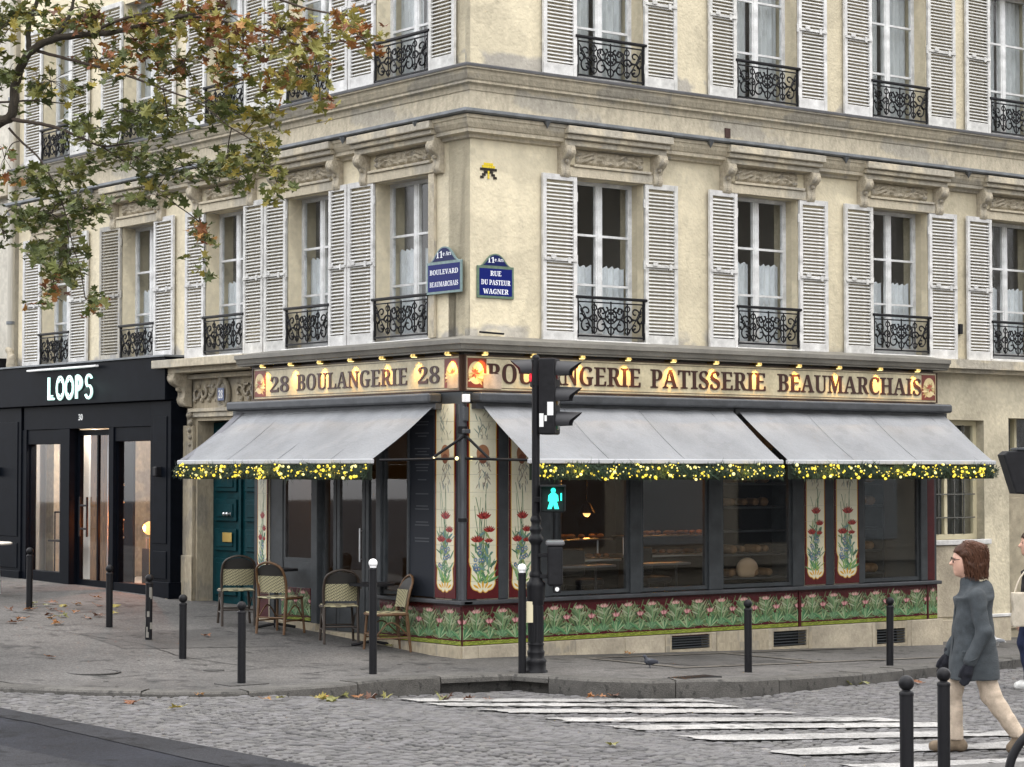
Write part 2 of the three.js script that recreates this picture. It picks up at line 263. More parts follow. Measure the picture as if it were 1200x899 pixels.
// kerb stones, one by one
const pavement = scene.getObjectByName('pavement');
{
  const r = rng(5);
  const pts = []; let acc = 0;
  const line = [], lineIn = [];                                // resampled
  for (let i = 2; i < 17; i++) {
    const a = KERB[i], b = KERB[i + 1], ai = kerbIn[i], bi = kerbIn[i + 1], n = Math.max(1, Math.round(Math.hypot(b[0] - a[0], b[1] - a[1]) / 0.25));
    for (let k = 0; k < n; k++) { line.push([lerp(a[0], b[0], k / n), lerp(a[1], b[1], k / n)]); lineIn.push([lerp(ai[0], bi[0], k / n), lerp(ai[1], bi[1], k / n)]); }
  }
  let i = 0, si = 0; const drainSpan = [0, 0];
  const drainAt = line.findIndex(([x]) => x > -2.05);
  while (i < line.length - 1) {
    const n = si === 0 ? 6 : 4 + Math.floor(r() * 3), e = Math.min(line.length - 1, i + n);
    const drain = i <= drainAt && e > drainAt;
    if (drain) { drainSpan[0] = i; drainSpan[1] = e; }
    const g = [];
    for (let k = i; k < e; k++) {
      const fa = k === i ? 0.02 : 0, fb = k === e - 1 ? 0.98 : 1;
      const P = (A, B, t) => [lerp(A[0], B[0], t), lerp(A[1], B[1], t)];
      const a = P(line[k], line[k + 1], fa), b = P(line[k], line[k + 1], fb), c = P(lineIn[k], lineIn[k + 1], fb), d = P(lineIn[k], lineIn[k + 1], fa);
      const top = (q, dy) => [q[0], ground(...q) + dy, q[1]], bot = (q) => [q[0], road(...q) - 0.12, q[1]];
      const ch = 0.02, ain = P(a, d, 0.07), bin = P(b, c, 0.07), up = 0.004 + 0.004 * ((si * 7) % 3 - 1);
      const v = [top(ain, up), top(bin, up), top(c, up), top(d, up), top(a, up - ch), top(b, up - ch), bot(a), bot(b), bot(c), bot(d)];
      const q = (s) => { const [x, y, z, w] = s.map((m) => v[m]); g.push(...x, ...y, ...z, ...x, ...z, ...w); };
      q([0, 1, 2, 3]); q([4, 5, 1, 0]);
      const [x, , ] = a;
      if (drain) { const lip = (m) => [m[0], m[1] - 0.045, m[2]]; g.push(...v[4], ...lip(v[4]), ...lip(v[5]), ...v[4], ...lip(v[5]), ...v[5]); const inn = (p, s, y) => { const t = P(p, s, 0.55); return [t[0], y, t[1]]; }; const y0 = road(...a) - 0.12, la = lip(v[4]), lb = lip(v[5]), ia = inn(a, d, la[1]), ib = inn(b, c, lb[1]), ja = inn(a, d, y0), jb = inn(b, c, y0); g.push(...la, ...ia, ...ib, ...la, ...ib, ...lb, ...ia, ...ja, ...jb, ...ia, ...jb, ...ib); }
      else q([6, 7, 5, 4]);
      if (k === i) q([9, 6, 4, 3]); if (k === e - 1) q([7, 8, 2, 5]); q([8, 9, 3, 2]);
    }
    const geo = new THREE.BufferGeometry(); geo.setAttribute('position', new THREE.Float32BufferAttribute(g, 3)); geo.computeVertexNormals();
    mesh(drain ? 'drain_kerb_stone' : 'kerb_stone', uvBox(geo), [C.kerb, C.kerb2][si % 2], pavement);
    if (drain) {                                               // near-black sheets paint in the dark of the drain behind the mouth
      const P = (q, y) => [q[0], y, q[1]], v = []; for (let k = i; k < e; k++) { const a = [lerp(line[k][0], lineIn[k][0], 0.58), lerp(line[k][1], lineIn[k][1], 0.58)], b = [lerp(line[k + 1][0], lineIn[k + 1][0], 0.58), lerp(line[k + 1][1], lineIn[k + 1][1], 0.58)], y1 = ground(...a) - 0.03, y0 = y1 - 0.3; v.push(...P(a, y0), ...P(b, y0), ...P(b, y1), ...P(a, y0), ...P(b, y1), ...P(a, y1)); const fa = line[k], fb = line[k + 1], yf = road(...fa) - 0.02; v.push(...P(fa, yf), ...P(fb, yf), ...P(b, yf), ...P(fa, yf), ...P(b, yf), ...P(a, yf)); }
      const pg = new THREE.BufferGeometry(); pg.setAttribute('position', new THREE.Float32BufferAttribute(v, 3)); pg.computeVertexNormals(); mesh('drain_shade_sheet', uvBox(pg), C.shopDark, pavement);
    }
    i = e; si++;
  }
  structure('kerb_bed', (() => { const g = []; for (let k = 0; k < line.length - 1; k++) { if (k >= drainSpan[0] - 1 && k < drainSpan[1] + 1) continue; const y = (q) => ground(...q) - 0.012, P = (t, A, B) => [lerp(A[0], B[0], t), lerp(A[1], B[1], t)]; const a = P(0.12, line[k], lineIn[k]), b = P(0.12, line[k + 1], lineIn[k + 1]), c = lineIn[k + 1], d = lineIn[k]; const v = [a, b, c, d].map((q) => [q[0], y(q), q[1]]); g.push(...v[0], ...v[1], ...v[2], ...v[0], ...v[2], ...v[3]); const lo = (q) => [q[0], q[1] - 0.3, q[2]]; g.push(...lo(v[0]), ...lo(v[1]), ...v[1], ...lo(v[0]), ...v[1], ...v[0]); } const o = new THREE.BufferGeometry(); o.setAttribute('position', new THREE.Float32BufferAttribute(g, 3)); o.computeVertexNormals(); return uvBox(o); })(), C.mortar);
}
// asphalt carriageway of the boulevard
const ASPH = -6.68;
mesh('asphalt_lane', flat([[ASPH, -60], [ASPH + 0.02, 1.9], [ASPH - 0.02, 4.5], [ASPH + 0.03, 7.2], [ASPH - 0.1, 60], [-60, 60], [-60, -60]], null, road, 0.006, 1.2), C.roadAsphalt, roadBed);
mesh('asphalt_seam', flat([[ASPH - 0.02, -2], [ASPH, 7], [ASPH - 0.05, 12], [ASPH - 0.45, 12], [ASPH - 0.5, 6.2], [ASPH - 0.32, 3.2], [ASPH - 0.5, -2]], null, road, 0.011, 0.8), C.roadAsphalt2, roadBed);
mesh('asphalt_patch', flat([[-7.95, 2.4], [-7.85, 8], [-8.4, 12], [-11, 12], [-11, 1]], null, road, 0.011, 0.8), C.roadAsphalt2, roadBed);
// zebra crossing, painted on the setts: the setts under a stripe are painted
const STRIPES = [[2.34, 0.36, 0.79, -0.37], [2.86, 0.4, 0.82, -0.5], [3.64, 0.42, 0.8, -0.5], [4.6, 0.42, 0.775, -0.18], [5.45, 0.43, 0.635, -0.08], [6.41, 0.44, 0.58, 0.0], [7.52, 0.48, 0.42, 0.1], [8.62, 0.5, 0.38, 0.1]];   // start z, width, slant, end x
const stripeWear = (x, z) => fbm(x * 2.2 + 9, z * 4.1, 997, 4);
// setts in segmental arcs: real blocks
{
  const r = rng(11), spots = [];
  const kx = (x, z) => {                                       // outside the kerb line?
    let inside = false; const P = [...KERB, [60, -60]];
    for (let i = 0, j = P.length - 1; i < P.length; j = i++) if ((P[i][1] > z) !== (P[j][1] > z) && x < (P[j][0] - P[i][0]) * (z - P[i][1]) / (P[j][1] - P[i][1]) + P[i][0]) inside = !inside;
    return inside;
  };
  const W = 1.45, R = 1.02, stepRow = 0.112, step = 0.108;
  for (let c = -6; c < 18; c++) {
    const xc = -5.6 + c * W * 1.0;
    for (let k = -40; k < 150; k++) {
      const z0 = -1.2 + k * stepRow, half = Math.asin(W / 2 / R), n = Math.round(2 * half * R / step);
      for (let m = 0; m < n; m++) {
        const a = -half + (m + 0.5) * 2 * half / n + (r() - 0.5) * 0.02, x = xc + R * Math.sin(a), z = z0 + R * (1 - Math.cos(a)) * 1.0 - 0.15;
        if (x < ASPH + 0.03 || x > 17 || z > 14.5) continue;
        const v = pixelRayDepth(x, z); if (!v) continue;
        if (kx(x - 0.02, z) ) continue;
        spots.push([x, z, -a, r(), r(), r()]);
      }
    }
  }
  function pixelRayDepth(x, z) { const q = V3(x, road(x, z), z).sub(EYE), d = q.dot(FWD); if (d < 9) return 0; const px = CX + FPX * q.dot(RIGHT) / d, py = 552 + FPX * (EYE.y - road(x, z)) / d; return px > -260 && px < 1460 && py < 1040 ? d : 0; }
  const blk = new RoundedBoxGeometry(0.1, 0.1, 0.1, 1, 0.014);
  const sets = { plain: spots };
  const M4 = new THREE.Matrix4(), Q = new THREE.Quaternion(), E3 = new THREE.Euler();
  function instances(name, list, mat, parent, tint) {
    if (!list.length) return;
    const o = new THREE.InstancedMesh(blk, mat, list.length); shade(o); o.name = name; const col = new THREE.Color();
    list.forEach(([x, z, a, p, q, t], i) => {
      E3.set((p - 0.5) * 0.07, a + (q - 0.5) * 0.12, (t - 0.5) * 0.1); Q.setFromEuler(E3);
      M4.compose(V3(x, road(x, z) - 0.048 + (q - 0.5) * 0.012, z), Q, V3(0.78 + p * 0.12, 1, 0.84 + t * 0.14)); o.setMatrixAt(i, M4);
      col.setRGB(...tint(x, z, p, q, t)); o.setColorAt(i, col);
    });
    parent.add(o); return stuff(o);
  }
  const settMat = std({ color: lin(1, 1, 1), roughness: 0.75, bumpMap: rep(T.grain, 0.5), bumpScale: 0.01 });
  instances('sett_paving', sets.plain, settMat, roadBed, (x, z, p, q, t) => { const b = 0.132 + 0.06 * fbm(x * 0.7, z * 0.7, 997, 3) + 0.075 * (t - 0.5) + 0.015 * p; return [b, b * 0.97, b * (0.93 + 0.06 * q)]; });
  const paint = std({ color: lin(0.56, 0.56, 0.555), map: rep(T.asphalt, 2.3), roughness: 0.6 });
  STRIPES.forEach(([zs, wd, sl, x1], si) => {
    const x0 = [-2.66, -2.66, -2.6, -2.6, -2.57, -2.6, -2.75, -2.95][si], nx = Math.round((x1 - x0) / 0.05), nz = 12, pos = [];
    const h = (x, z) => road(x, z) + 0.0145 + 0.006 * (vnoise(x * 9, z * 9, 997) - 0.5) + 0.004 * (vnoise(x * 22, z * 22, 997) - 0.5);
    const at = (i, k) => { const e = 0.03 * (fbm(i * 0.1 + si * 9, k > nz / 2 ? 3 : 8, 997, 3) - 0.5), z = zs + wd * k / nz + e * (k === 0 || k === nz ? 1 : 0.8), x = x0 + (i / nx) * (x1 - x0) + 0.12 * (fbm(k * 0.4 + si * 5, 2, 997, 2) - 0.5); const zz = z + sl * (x - x0); return [x, h(x, zz), zz]; };
    for (let i = 0; i < nx; i++) for (let k = 0; k < nz; k++) { const a = at(i, k), b = at(i + 1, k), c = at(i + 1, k + 1), d = at(i, k + 1); if (stripeWear(a[0], a[2]) > 0.74) continue; pos.push(...a, ...c, ...b, ...a, ...d, ...c); }
    const g = new THREE.BufferGeometry(); g.setAttribute('position', new THREE.Float32BufferAttribute(pos, 3)); g.computeVertexNormals(); mesh('crosswalk_stripe', uvBox(g), paint, roadBed);
  });
}
// far pavement on the other side of the side street
structure('far_pavement', flat([[-9, 10.4], [-4.2, 10.2], [40, 10.0], [40, 40], [-9, 40]], null, road, 0.12, 2), C.pavement);
// pavement repairs, joint strips, drain covers
mesh('asphalt_repair', flat([[1.1, 1.2], [2.6, 1.1], [2.9, 2.4], [1.3, 2.6]], null, ground, 0.004, 0.6), C.patchPave, pavement);
for (const [a, b, c, d] of [[[0.9, 0.95], [5.6, 0.62], [5.6, 0.72], [0.95, 1.06]], [[0.8, 2.55], [5.4, 2.3], [5.4, 2.42], [0.85, 2.67]], [[0.85, 1.06], [0.97, 1.05], [1.0, 2.55], [0.88, 2.56]], [[3.1, 0.9], [3.22, 0.89], [3.25, 2.42], [3.13, 2.43]]]) mesh('joint_strip', flat([a, b, c, d], null, ground, 0.008, 0.5), C.strip, pavement);
mesh('drain_cover', rbox(-0.26, 0.26, -0.01, 0.012, -0.13, 0.13).translate(0.05, ground(0.05, 3.75), 3.75), C.iron, pavement);
mesh('manhole_ring', new THREE.TorusGeometry(0.27, 0.02, 6, 40).scale(1, 1, 0.4).rotateX(Math.PI / 2).translate(-4.6, ground(-4.6, -0.35) + 0.003, -0.35), C.patchPave, pavement);
mesh('valve_cover', cyl(0.11, 0.11, 0.012, -3.4, 0.004, 0.05, 20), C.patchPave, pavement);
mesh('asphalt_repair', flat([[-3.2, -3.4], [-1.4, -3.2], [-1.5, -1.4], [-3.4, -1.9]], null, ground, 0.004, 0.6), C.patchPave, pavement);
{ // trodden gum and oil spots
  const r = rng(91), g = []; for (let i = 0; i < 170; i++) { const x = -6 + r() * 12, z = -6 + r() * 9.6, ok = (x < -0.7 && z < 1.7 && x > -5.4) || (z > 0.7 && z < 2.1 && x > -1 && x < 6); if (!ok) continue; const s = 0.012 + r() * 0.022; g.push(new THREE.CircleGeometry(s, 9).scale(1, 0.7 + r() * 0.4, 1).rotateX(-Math.PI / 2).rotateY(r() * 6).translate(x, ground(x, z) + 0.0055, z)); }
  stuff(mesh('gum_spots', g, C.patchPave, pavement));
  for (const pts of [[[-4.9, 0.2], [-4.1, 0.05], [-3.5, 0.25], [-2.6, 0.1], [-1.9, 0.3]], [[-3.3, -3.6], [-3.0, -2.2], [-3.15, -1.1], [-2.8, 0.2]], [[1.0, 2.9], [2.0, 2.75], [3.1, 2.85], [4.4, 2.5]]]) { const q = []; for (let i = 0; i + 1 < pts.length; i++) for (let k = 0; k < 8; k++) { const f = (t) => { const x = lerp(pts[i][0], pts[i + 1][0], t) + 0.03 * (HASH[(i * 8 + Math.round(t * 8)) * 37 % 65536] - 0.5), z = lerp(pts[i][1], pts[i + 1][1], t) + 0.06 * (HASH[(i * 8 + Math.round(t * 8)) * 91 % 65536] - 0.5); return [x, z]; }; const a = f(k / 8), b = f((k + 1) / 8), w = 0.008, y = (u) => ground(...u) + 0.006; const n = [b[1] - a[1], a[0] - b[0]], l = Math.hypot(...n), nx = n[0] / l * w, nz = n[1] / l * w; q.push(a[0] - nx, y(a), a[1] - nz, b[0] - nx, y(b), b[1] - nz, b[0] + nx, y(b), b[1] + nz, a[0] - nx, y(a), a[1] - nz, b[0] + nx, y(b), b[1] + nz, a[0] + nx, y(a), a[1] + nz); } const o = new THREE.BufferGeometry(); o.setAttribute('position', new THREE.Float32BufferAttribute(q, 3)); o.computeVertexNormals(); mesh('sealed_crack', uvBox(o), C.roadBed, pavement); }
}
// ------------------------------------------------------------------ the corner building
const building = thing('corner_building', 'cream plastered corner apartment building with white louvred shutters above the bakery', 'building');
const UL = -11.75, UR = 15, GF = 3.5, ROOF = 10.4;
const wallMap = (u0, u1, seed, base, dirt) => {
  const W = u1 - u0, t = dataTex(1280, 640, (s, q) => {
    const u = u0 + s * W, v = 3.4 + q * 7;
    const big = fbm(u * 0.55 + seed, v * 0.55, 997, 4), mid = fbm(u * 2.3 + seed, v * 2.3, 997, 4), fine = fbm(u * 19, v * 19 + seed, 997, 3), streak = fbm(u * 7 + seed, v * 0.8, 997, 3);
    let m = 1 + (big - 0.5) * 0.2 + (mid - 0.5) * 0.1 + (fine - 0.5) * 0.1 + (streak - 0.5) * 0.07;
    // grey soiling with an outline of its own above the ledges
    const edge = 3.66 + 0.42 * (mid - 0.35) + 0.22 * (big - 0.4), edge2 = 6.92 + 0.34 * (mid - 0.4);
    const soil = Math.max(smooth(0.05, -0.05, v - edge), v > 6.7 ? smooth(0.04, -0.04, v - edge2) : 0) * smooth(0.36, 0.5, fbm(u * 3.1, v * 3.1 + seed, 997, 4)) * dirt;
    const patch = smooth(0.6, 0.63, fbm(u * 0.9 + 4 + seed, v * 1.3, 997, 3)) * 0.05, flake = smooth(0.7, 0.73, fbm(u * 4.2 + seed, v * 4.2, 997, 4)) * 0.05;
    m *= 1 + patch - flake - soil * 0.2;
    const warm = 1 - soil;
    return [base[0] * m, base[1] * m * lerp(1.02, 1, warm), base[2] * m * lerp(1.1, 1, warm)];
  });
  t.repeat.set(1 / W, 1 / 7); t.offset.set(-u0 / W, -3.4 / 7); return t;
};
const wallR = std({ map: wallMap(-0.1, 15.1, 3, [0.76, 0.722, 0.625], 1), bumpMap: rep(T.grain, 1.1), bumpScale: 0.006 });
const wallL = std({ map: wallMap(UL, 0.2, 21, [0.815, 0.775, 0.675], 1.1), bumpMap: rep(T.grain, 1.1), bumpScale: 0.006 });
const WIN_R = [[1.565, 2.632], [4.19, 5.28], [6.666, 7.755], [9.054, 10.157], [11.5, 12.6]];
const WIN_L = [[-1.909, -0.775], [-3.907, -2.909], [-5.985, -4.961], [-8.361, -7.382], [-10.927, -9.963]];
const V1 = [3.66, 5.6], V2 = [6.79, 8.85];
facePart('R', 'wall', wallWithHoles(0, UR, GF, ROOF, [...WIN_R.map((w) => [...w, ...V1]), ...WIN_R.map((w) => [...w, ...V2])], 0.42), wallR, building);
facePart('L', 'wall', wallWithHoles(UL, -0.001, GF, ROOF, [...WIN_L.map((w) => [...w, ...V1]), ...WIN_L.map((w) => [...w, ...V2])], 0.42), wallL, building);
// floors and dark rooms behind the windows
mesh('floor_slab', [box(0.3, UR, GF - 0.02, GF + 0.08, -11.6, -0.3)], C.room, building);
mesh('floor_slab', [box(0.3, UR, 6.3, 6.6, -11.6, -0.3)], C.room, building);
mesh('roof', [box(-0.25, UR + 0.1, ROOF, ROOF + 0.25, UL, 0.25)], C.trim, building);
for (const [f, list] of [['R', WIN_R], ['L', WIN_L]]) for (const [a, b] of list) for (const [c, d] of [V1, V2]) {
  const g = (() => { const corner = f === 'L' && a > -2, dp = corner ? 0.62 : f === 'L' && a > -4 ? 2.4 : 4.6; return new THREE.BoxGeometry(corner ? 1.3 : 1.95, 2.7, dp).translate((a + b) / 2, (c + d) / 2, -0.425 - dp / 2); })(); const idx = [...g.index.array]; idx.splice(4 * 6, 6); g.setIndex(idx);
  facePart(f, 'room_lining', uvBox(g), C.room, building);
}
mesh('party_wall', [box(UR - 0.2, UR, -0.6, ROOF, -11, -0.43), box(0.5, UR - 0.2, -0.6, ROOF, -11.75, -11.5)], C.trim, building);
// mouldings that run round the corner
const ledge = mesh('string_course', sweep([[0, 6.79], [0.2, 6.765], [0.21, 6.75], [0.21, 6.72], [0.18, 6.715], [0.165, 6.67], [0.13, 6.615], [0.11, 6.6], [0.11, 6.575], [0.06, 6.56], [0.045, 6.5], [0.03, 6.49], [0.03, 6.25]], UL, UR), C.trim, building);
mesh('lead_flashing', sweep([[0, 6.80], [0.215, 6.775], [0.222, 6.765], [0.222, 6.738]], UL, UR), C.lead, building);
mesh('gutter', sweep([[0.03, 6.262], [0.24, 6.25], [0.265, 6.245], [0.265, 6.212], [0.25, 6.2], [0.1, 6.185]], UL, UR), C.zinc, building);
mesh('cornice', sweep([[0.2, 6.188], [0.2, 6.15], [0.185, 6.14], [0.17, 6.1], [0.135, 6.05], [0.12, 6.04], [0.12, 6.0], [0.05, 5.985], [0.04, 5.95], [0, 5.94]], UL, UR), C.trim, building);
mesh('shop_cornice', sweep([[0, 3.66], [0.5, 3.585], [0.54, 3.58], [0.54, 3.53], [0.52, 3.525], [0.51, 3.5], [0.5, 3.47], [0.48, 3.465], [0.48, 3.445], [0.3, 3.44]], -4.35, 7.62), std({ color: lin(0.2, 0.19, 0.165), map: rep(T.scuff, 1.4), roughness: 0.55 }), building);
mesh('sign_recess', sweep([[0.33, 3.45], [0.33, 2.8]], -4.25, 7.5), C.signBed, building);
facePart('R', 'shop_cornice', [box(7.62, UR, 3.5, 3.62, 0, 0.2), box(7.62, UR, 3.44, 3.5, 0, 0.13)], C.trim, building);
facePart('L', 'shop_cornice', [rbox(-6.75, -4.352, 3.5, 3.61, 0, 0.42), rbox(-6.7, -4.352, 3.43, 3.5, 0, 0.3)], C.trim, building);
// gutter brackets
for (const [f, us] of [['R', [0.95, 3.55, 5.95, 8.35, 10.8]], ['L', [-0.75, -2.3, -4.3, -6.5, -8.9, -11.2]]]) for (const u of us) facePart(f, 'gutter_bracket', [new THREE.ConeGeometry(0.05, 0.09, 4).rotateX(Math.PI).rotateY(Math.PI / 4).translate(u, 6.15, 0.235)], C.zinc, building);
// hoods, friezes and consoles over the first-floor windows
const consoleShape = (() => { const s = new THREE.Shape(); s.moveTo(0, 0); s.lineTo(0.05, 0.01); s.quadraticCurveTo(0.09, 0.05, 0.065, 0.11); s.quadraticCurveTo(0.05, 0.17, 0.1, 0.22); s.quadraticCurveTo(0.165, 0.25, 0.17, 0.31); s.quadraticCurveTo(0.16, 0.36, 0.15, 0.365); s.lineTo(0, 0.365); return s; })();
const consoleGeo = uvBox(join([new THREE.ExtrudeGeometry(consoleShape, { depth: 0.13, bevelEnabled: true, bevelSize: 0.008, bevelThickness: 0.008, bevelSegments: 1, curveSegments: 6 }).rotateY(-Math.PI / 2).translate(0.065, 0, 0), ball(0.055, 0, 0.29, 0.135, 10), ball(0.04, 0, 0.06, 0.05, 8), ball(0.03, 0, 0.19, 0.09, 8), cyl(0.045, 0.045, 0.16, 0, 0, 0, 10).rotateZ(Math.PI / 2).translate(0, 0.295, 0.12)]));
{
  const r = rng(3);
  function frieze(w, h) {
    const nx = 64, ny = 12, g = new THREE.PlaneGeometry(w, h, nx, ny), p = g.attributes.position;
    for (let i = 0; i < p.count; i++) { const x = p.getX(i), y = p.getY(i), e = Math.min(1, Math.min(w / 2 - Math.abs(x), h / 2 - Math.abs(y)) * 40), k = Math.abs(x) * 17, s = Math.sin(k + 2.2 * Math.sin(y * 40)) * Math.cos(y * 55 + Math.sin(k * 0.9) * 2.4); p.setZ(i, e * (0.012 + 0.045 * Math.max(0, s) + 0.02 * vnoise(Math.abs(x) * 38, y * 38 + 50, 997))); }
    g.computeVertexNormals(); return g;
  }
  for (const [f, list] of [['R', WIN_R], ['L', WIN_L]]) for (const [a, b] of list) {
    const o = faceGroup(f, 'window_hood', building, (a + b) / 2, 0, 0), h = (b - a) / 2;
    mesh('lintel', [rbox(-h - 0.12, h + 0.12, 5.605, 5.72, 0.001, 0.06), rbox(-h - 0.08, h + 0.08, 5.722, 5.755, 0.001, 0.085), ...(a === WIN_L[0][0] ? [rbox(h + 0.002, h + 0.12, V1[0], 5.603, 0.001, 0.045)] : [])], C.trim, o);
    mesh('frieze', uvBox(frieze(2 * h, 0.17).translate(0, 5.855, 0.006)), C.carved, o);
    for (const s of [-1, 1]) { const c = mesh('console', consoleGeo, C.carved, o); c.position.set(s * (h + 0.2), 5.59, 0.002); }
    mesh('hood_cornice', [rbox(-h - 0.3, h + 0.3, 6.09, 6.182, 0.05, 0.25, 0.012), rbox(-h - 0.28, h + 0.28, 6.03, 6.088, 0.04, 0.205, 0.012), rbox(-h - 0.27, h + 0.27, 5.96, 6.028, 0.03, 0.15, 0.012)], C.trim, o);
  }
}
// casement windows
const paneGeo = new THREE.PlaneGeometry(1, 1);
function curtainGeo(w, h, wave, seed, ragged) {
  const g = new THREE.PlaneGeometry(w, h, 72, 8), p = g.attributes.position, r = rng(seed), ph = r() * 6;
  for (let i = 0; i < p.count; i++) { const x = p.getX(i), y = p.getY(i), t = y / h + 0.5; p.setZ(i, wave * Math.sin(x * 52 + ph + Math.sin(x * 9) * 2) * (1 - 0.3 * t)); if (ragged && t > 0.85) p.setY(i, y + 0.012 * Math.sin(x * 52 + ph + Math.sin(x * 9) * 2) + 0.02 * (vnoise(x * 14 + seed * 3, 2, 997) - 0.5)); }
  g.computeVertexNormals(); return g;
}
function casement(f, a, b, c, d, upper, seed) {
  const o = faceGroup(f, 'window', building, (a + b) / 2, c, -0.2), w = b - a, h = d - c, F = 0.045, st = 0.05, half = w / 2;
  const bars = [box(-half, -half + F, 0.0, h, -0.05, 0), box(half - F, half, 0, h, -0.05, 0), box(-half + F, half - F, h - F, h, -0.05, 0), box(-half + F, half - F, 0, 0.1, -0.05, 0), rbox(-0.03, 0.03, 0.1, h - F, -0.04, 0.014)];
  const T1 = h * (upper ? 0.33 : 0.355), T2 = h * (upper ? 0.66 : 0.665), xs = [[-half + F, -0.03], [0.03, half - F]], ys = [[0.1, T1], [T1, T2], [T2, h - F]];
  for (const [x0, x1] of xs) { bars.push(box(x0, x0 + 0.022, 0.1, h - F, -0.04, 0.006), box(x1 - 0.022, x1, 0.1, h - F, -0.04, 0.006)); for (const t of [T1, T2]) bars.push(box(x0 + 0.022, x1 - 0.022, t - 0.014, t + 0.014, -0.035, 0.003)); }
  mesh('frame', bars, C.casement, o);
  const r = rng(seed);
  for (const [x0, x1] of xs) for (const [y0, y1] of ys) { const m = mesh('pane', paneGeo, C.oldGlass, o); m.position.set((x0 + x1) / 2, (y0 + y1) / 2, -0.018); m.scale.set(x1 - x0 - 0.036, y1 - y0 - 0.02, 1); m.rotation.set((r() - 0.5) * 0.012, (r() - 0.5) * 0.02, 0); }
  if (upper) for (const s of [-1, 1]) mesh('curtain', curtainGeo(half - 0.06, h - 0.05, 0.02, seed + s).translate(s * half * 0.5, h / 2, -0.14), C.netCurtain, o);
  else for (const s of [-1, 1]) { const ch = 0.43 + 0.14 * HASH[seed * 131 & 65535]; mesh('curtain', curtainGeo(half - 0.07, h * ch, 0.014, seed + s, true).translate(s * (half * 0.5 - 0.005), h * (0.04 + ch / 2), -0.11), C.curtain, o); }
  mesh('sill', [rbox(-half - 0.05, half + 0.05, -0.07, 0.0, 0.0, 0.29, 0.01)], upper ? C.trim : C.white2, o);
}
// cast-iron window guards
const scroll = (() => {
  const g = [], W = 1, H = 0.4, ring = (x, y, r, a0, a1, t = 0.012) => g.push(tube(Array.from({ length: 12 }, (_, i) => { const a = lerp(a0, a1, i / 11); return [x + r * Math.cos(a), y + r * Math.sin(a), 0]; }), t, 14, 4));
  const spiral = (x, y, r0, r1, a0, a1, s = 1) => g.push(tube(Array.from({ length: 16 }, (_, i) => { const t = i / 15, a = lerp(a0, a1, t), r = lerp(r0, r1, t); return [x + s * r * Math.cos(a), y + r * Math.sin(a), 0.006 * Math.sin(t * 9)]; }), 0.0115, 20, 4));
  for (const s of [-1, 1]) {
    for (const [cx, n] of [[0.13, 1], [0.36, 1]]) { spiral(s * cx, 0.29, 0.09, 0.015, -2.6, 5, s); spiral(s * cx, 0.12, 0.1, 0.02, 2.6, -5.2, s); g.push(rod([s * (cx + 0.115), 0.02, 0], [s * (cx + 0.115), 0.4, 0], 0.009, 5)); g.push(tube([[s * (cx - 0.1), 0.05, 0], [s * cx, 0.2, 0.01], [s * (cx + 0.1), 0.37, 0]], 0.008, 10, 4)); }
    spiral(s * 0.24, 0.2, 0.07, 0.02, 0, 5, s); ring(s * 0.245, 0.34, 0.035, 0, 6.28, 0.009); ring(s * 0.245, 0.07, 0.035, 0, 6.28, 0.009); spiral(s * 0.44, 0.2, 0.06, 0.012, 1.4, 6.5, s); spiral(s * 0.07, 0.33, 0.05, 0.012, 0.4, -5, s);
    for (let i = 0; i < 5; i++) g.push(new THREE.SphereGeometry(0.02, 6, 4).scale(1.5, 0.8, 0.5).rotateZ(s * (0.6 + i)).translate(s * (0.06 + i * 0.095), 0.1 + 0.17 * ((i * 2) % 3) * 0.6, 0.006));
  }
  ring(0, 0.24, 0.085, 0, 6.28, 0.011); ring(0, 0.24, 0.05, 0, 6.28, 0.008); ring(0, 0.07, 0.045, 0, 6.28, 0.009); g.push(rod([0, 0.0, 0], [0, 0.42, 0], 0.01, 5));
  for (let k = 0; k < 6; k++) g.push(new THREE.SphereGeometry(0.026, 6, 4).scale(1, 0.5, 0.5).rotateZ(k * 1.047).translate(0.05 * Math.cos(k * 1.047), 0.24 + 0.05 * Math.sin(k * 1.047), 0));
  return join(g);
})();
function guard(f, a, b, c) {
  const o = faceGroup(f, 'window_guard', building, (a + b) / 2, c, 0.03), w = b - a;
  mesh('top_rail', [rbox(-w / 2 - 0.03, w / 2 + 0.03, 0.5, 0.535, -0.02, 0.035, 0.01)], C.iron, o);
  mesh('bottom_rail', [box(-w / 2, w / 2, 0.045, 0.065, -0.012, 0.012), box(-w / 2, w / 2, 0.455, 0.47, -0.012, 0.012), box(-w / 2, -w / 2 + 0.02, 0.03, 0.5, -0.012, 0.012), box(w / 2 - 0.02, w / 2, 0.03, 0.5, -0.012, 0.012)], C.iron, o);
  const s = mesh('scrollwork', scroll, C.iron, o); s.position.y = 0.06; s.scale.x = w;
}
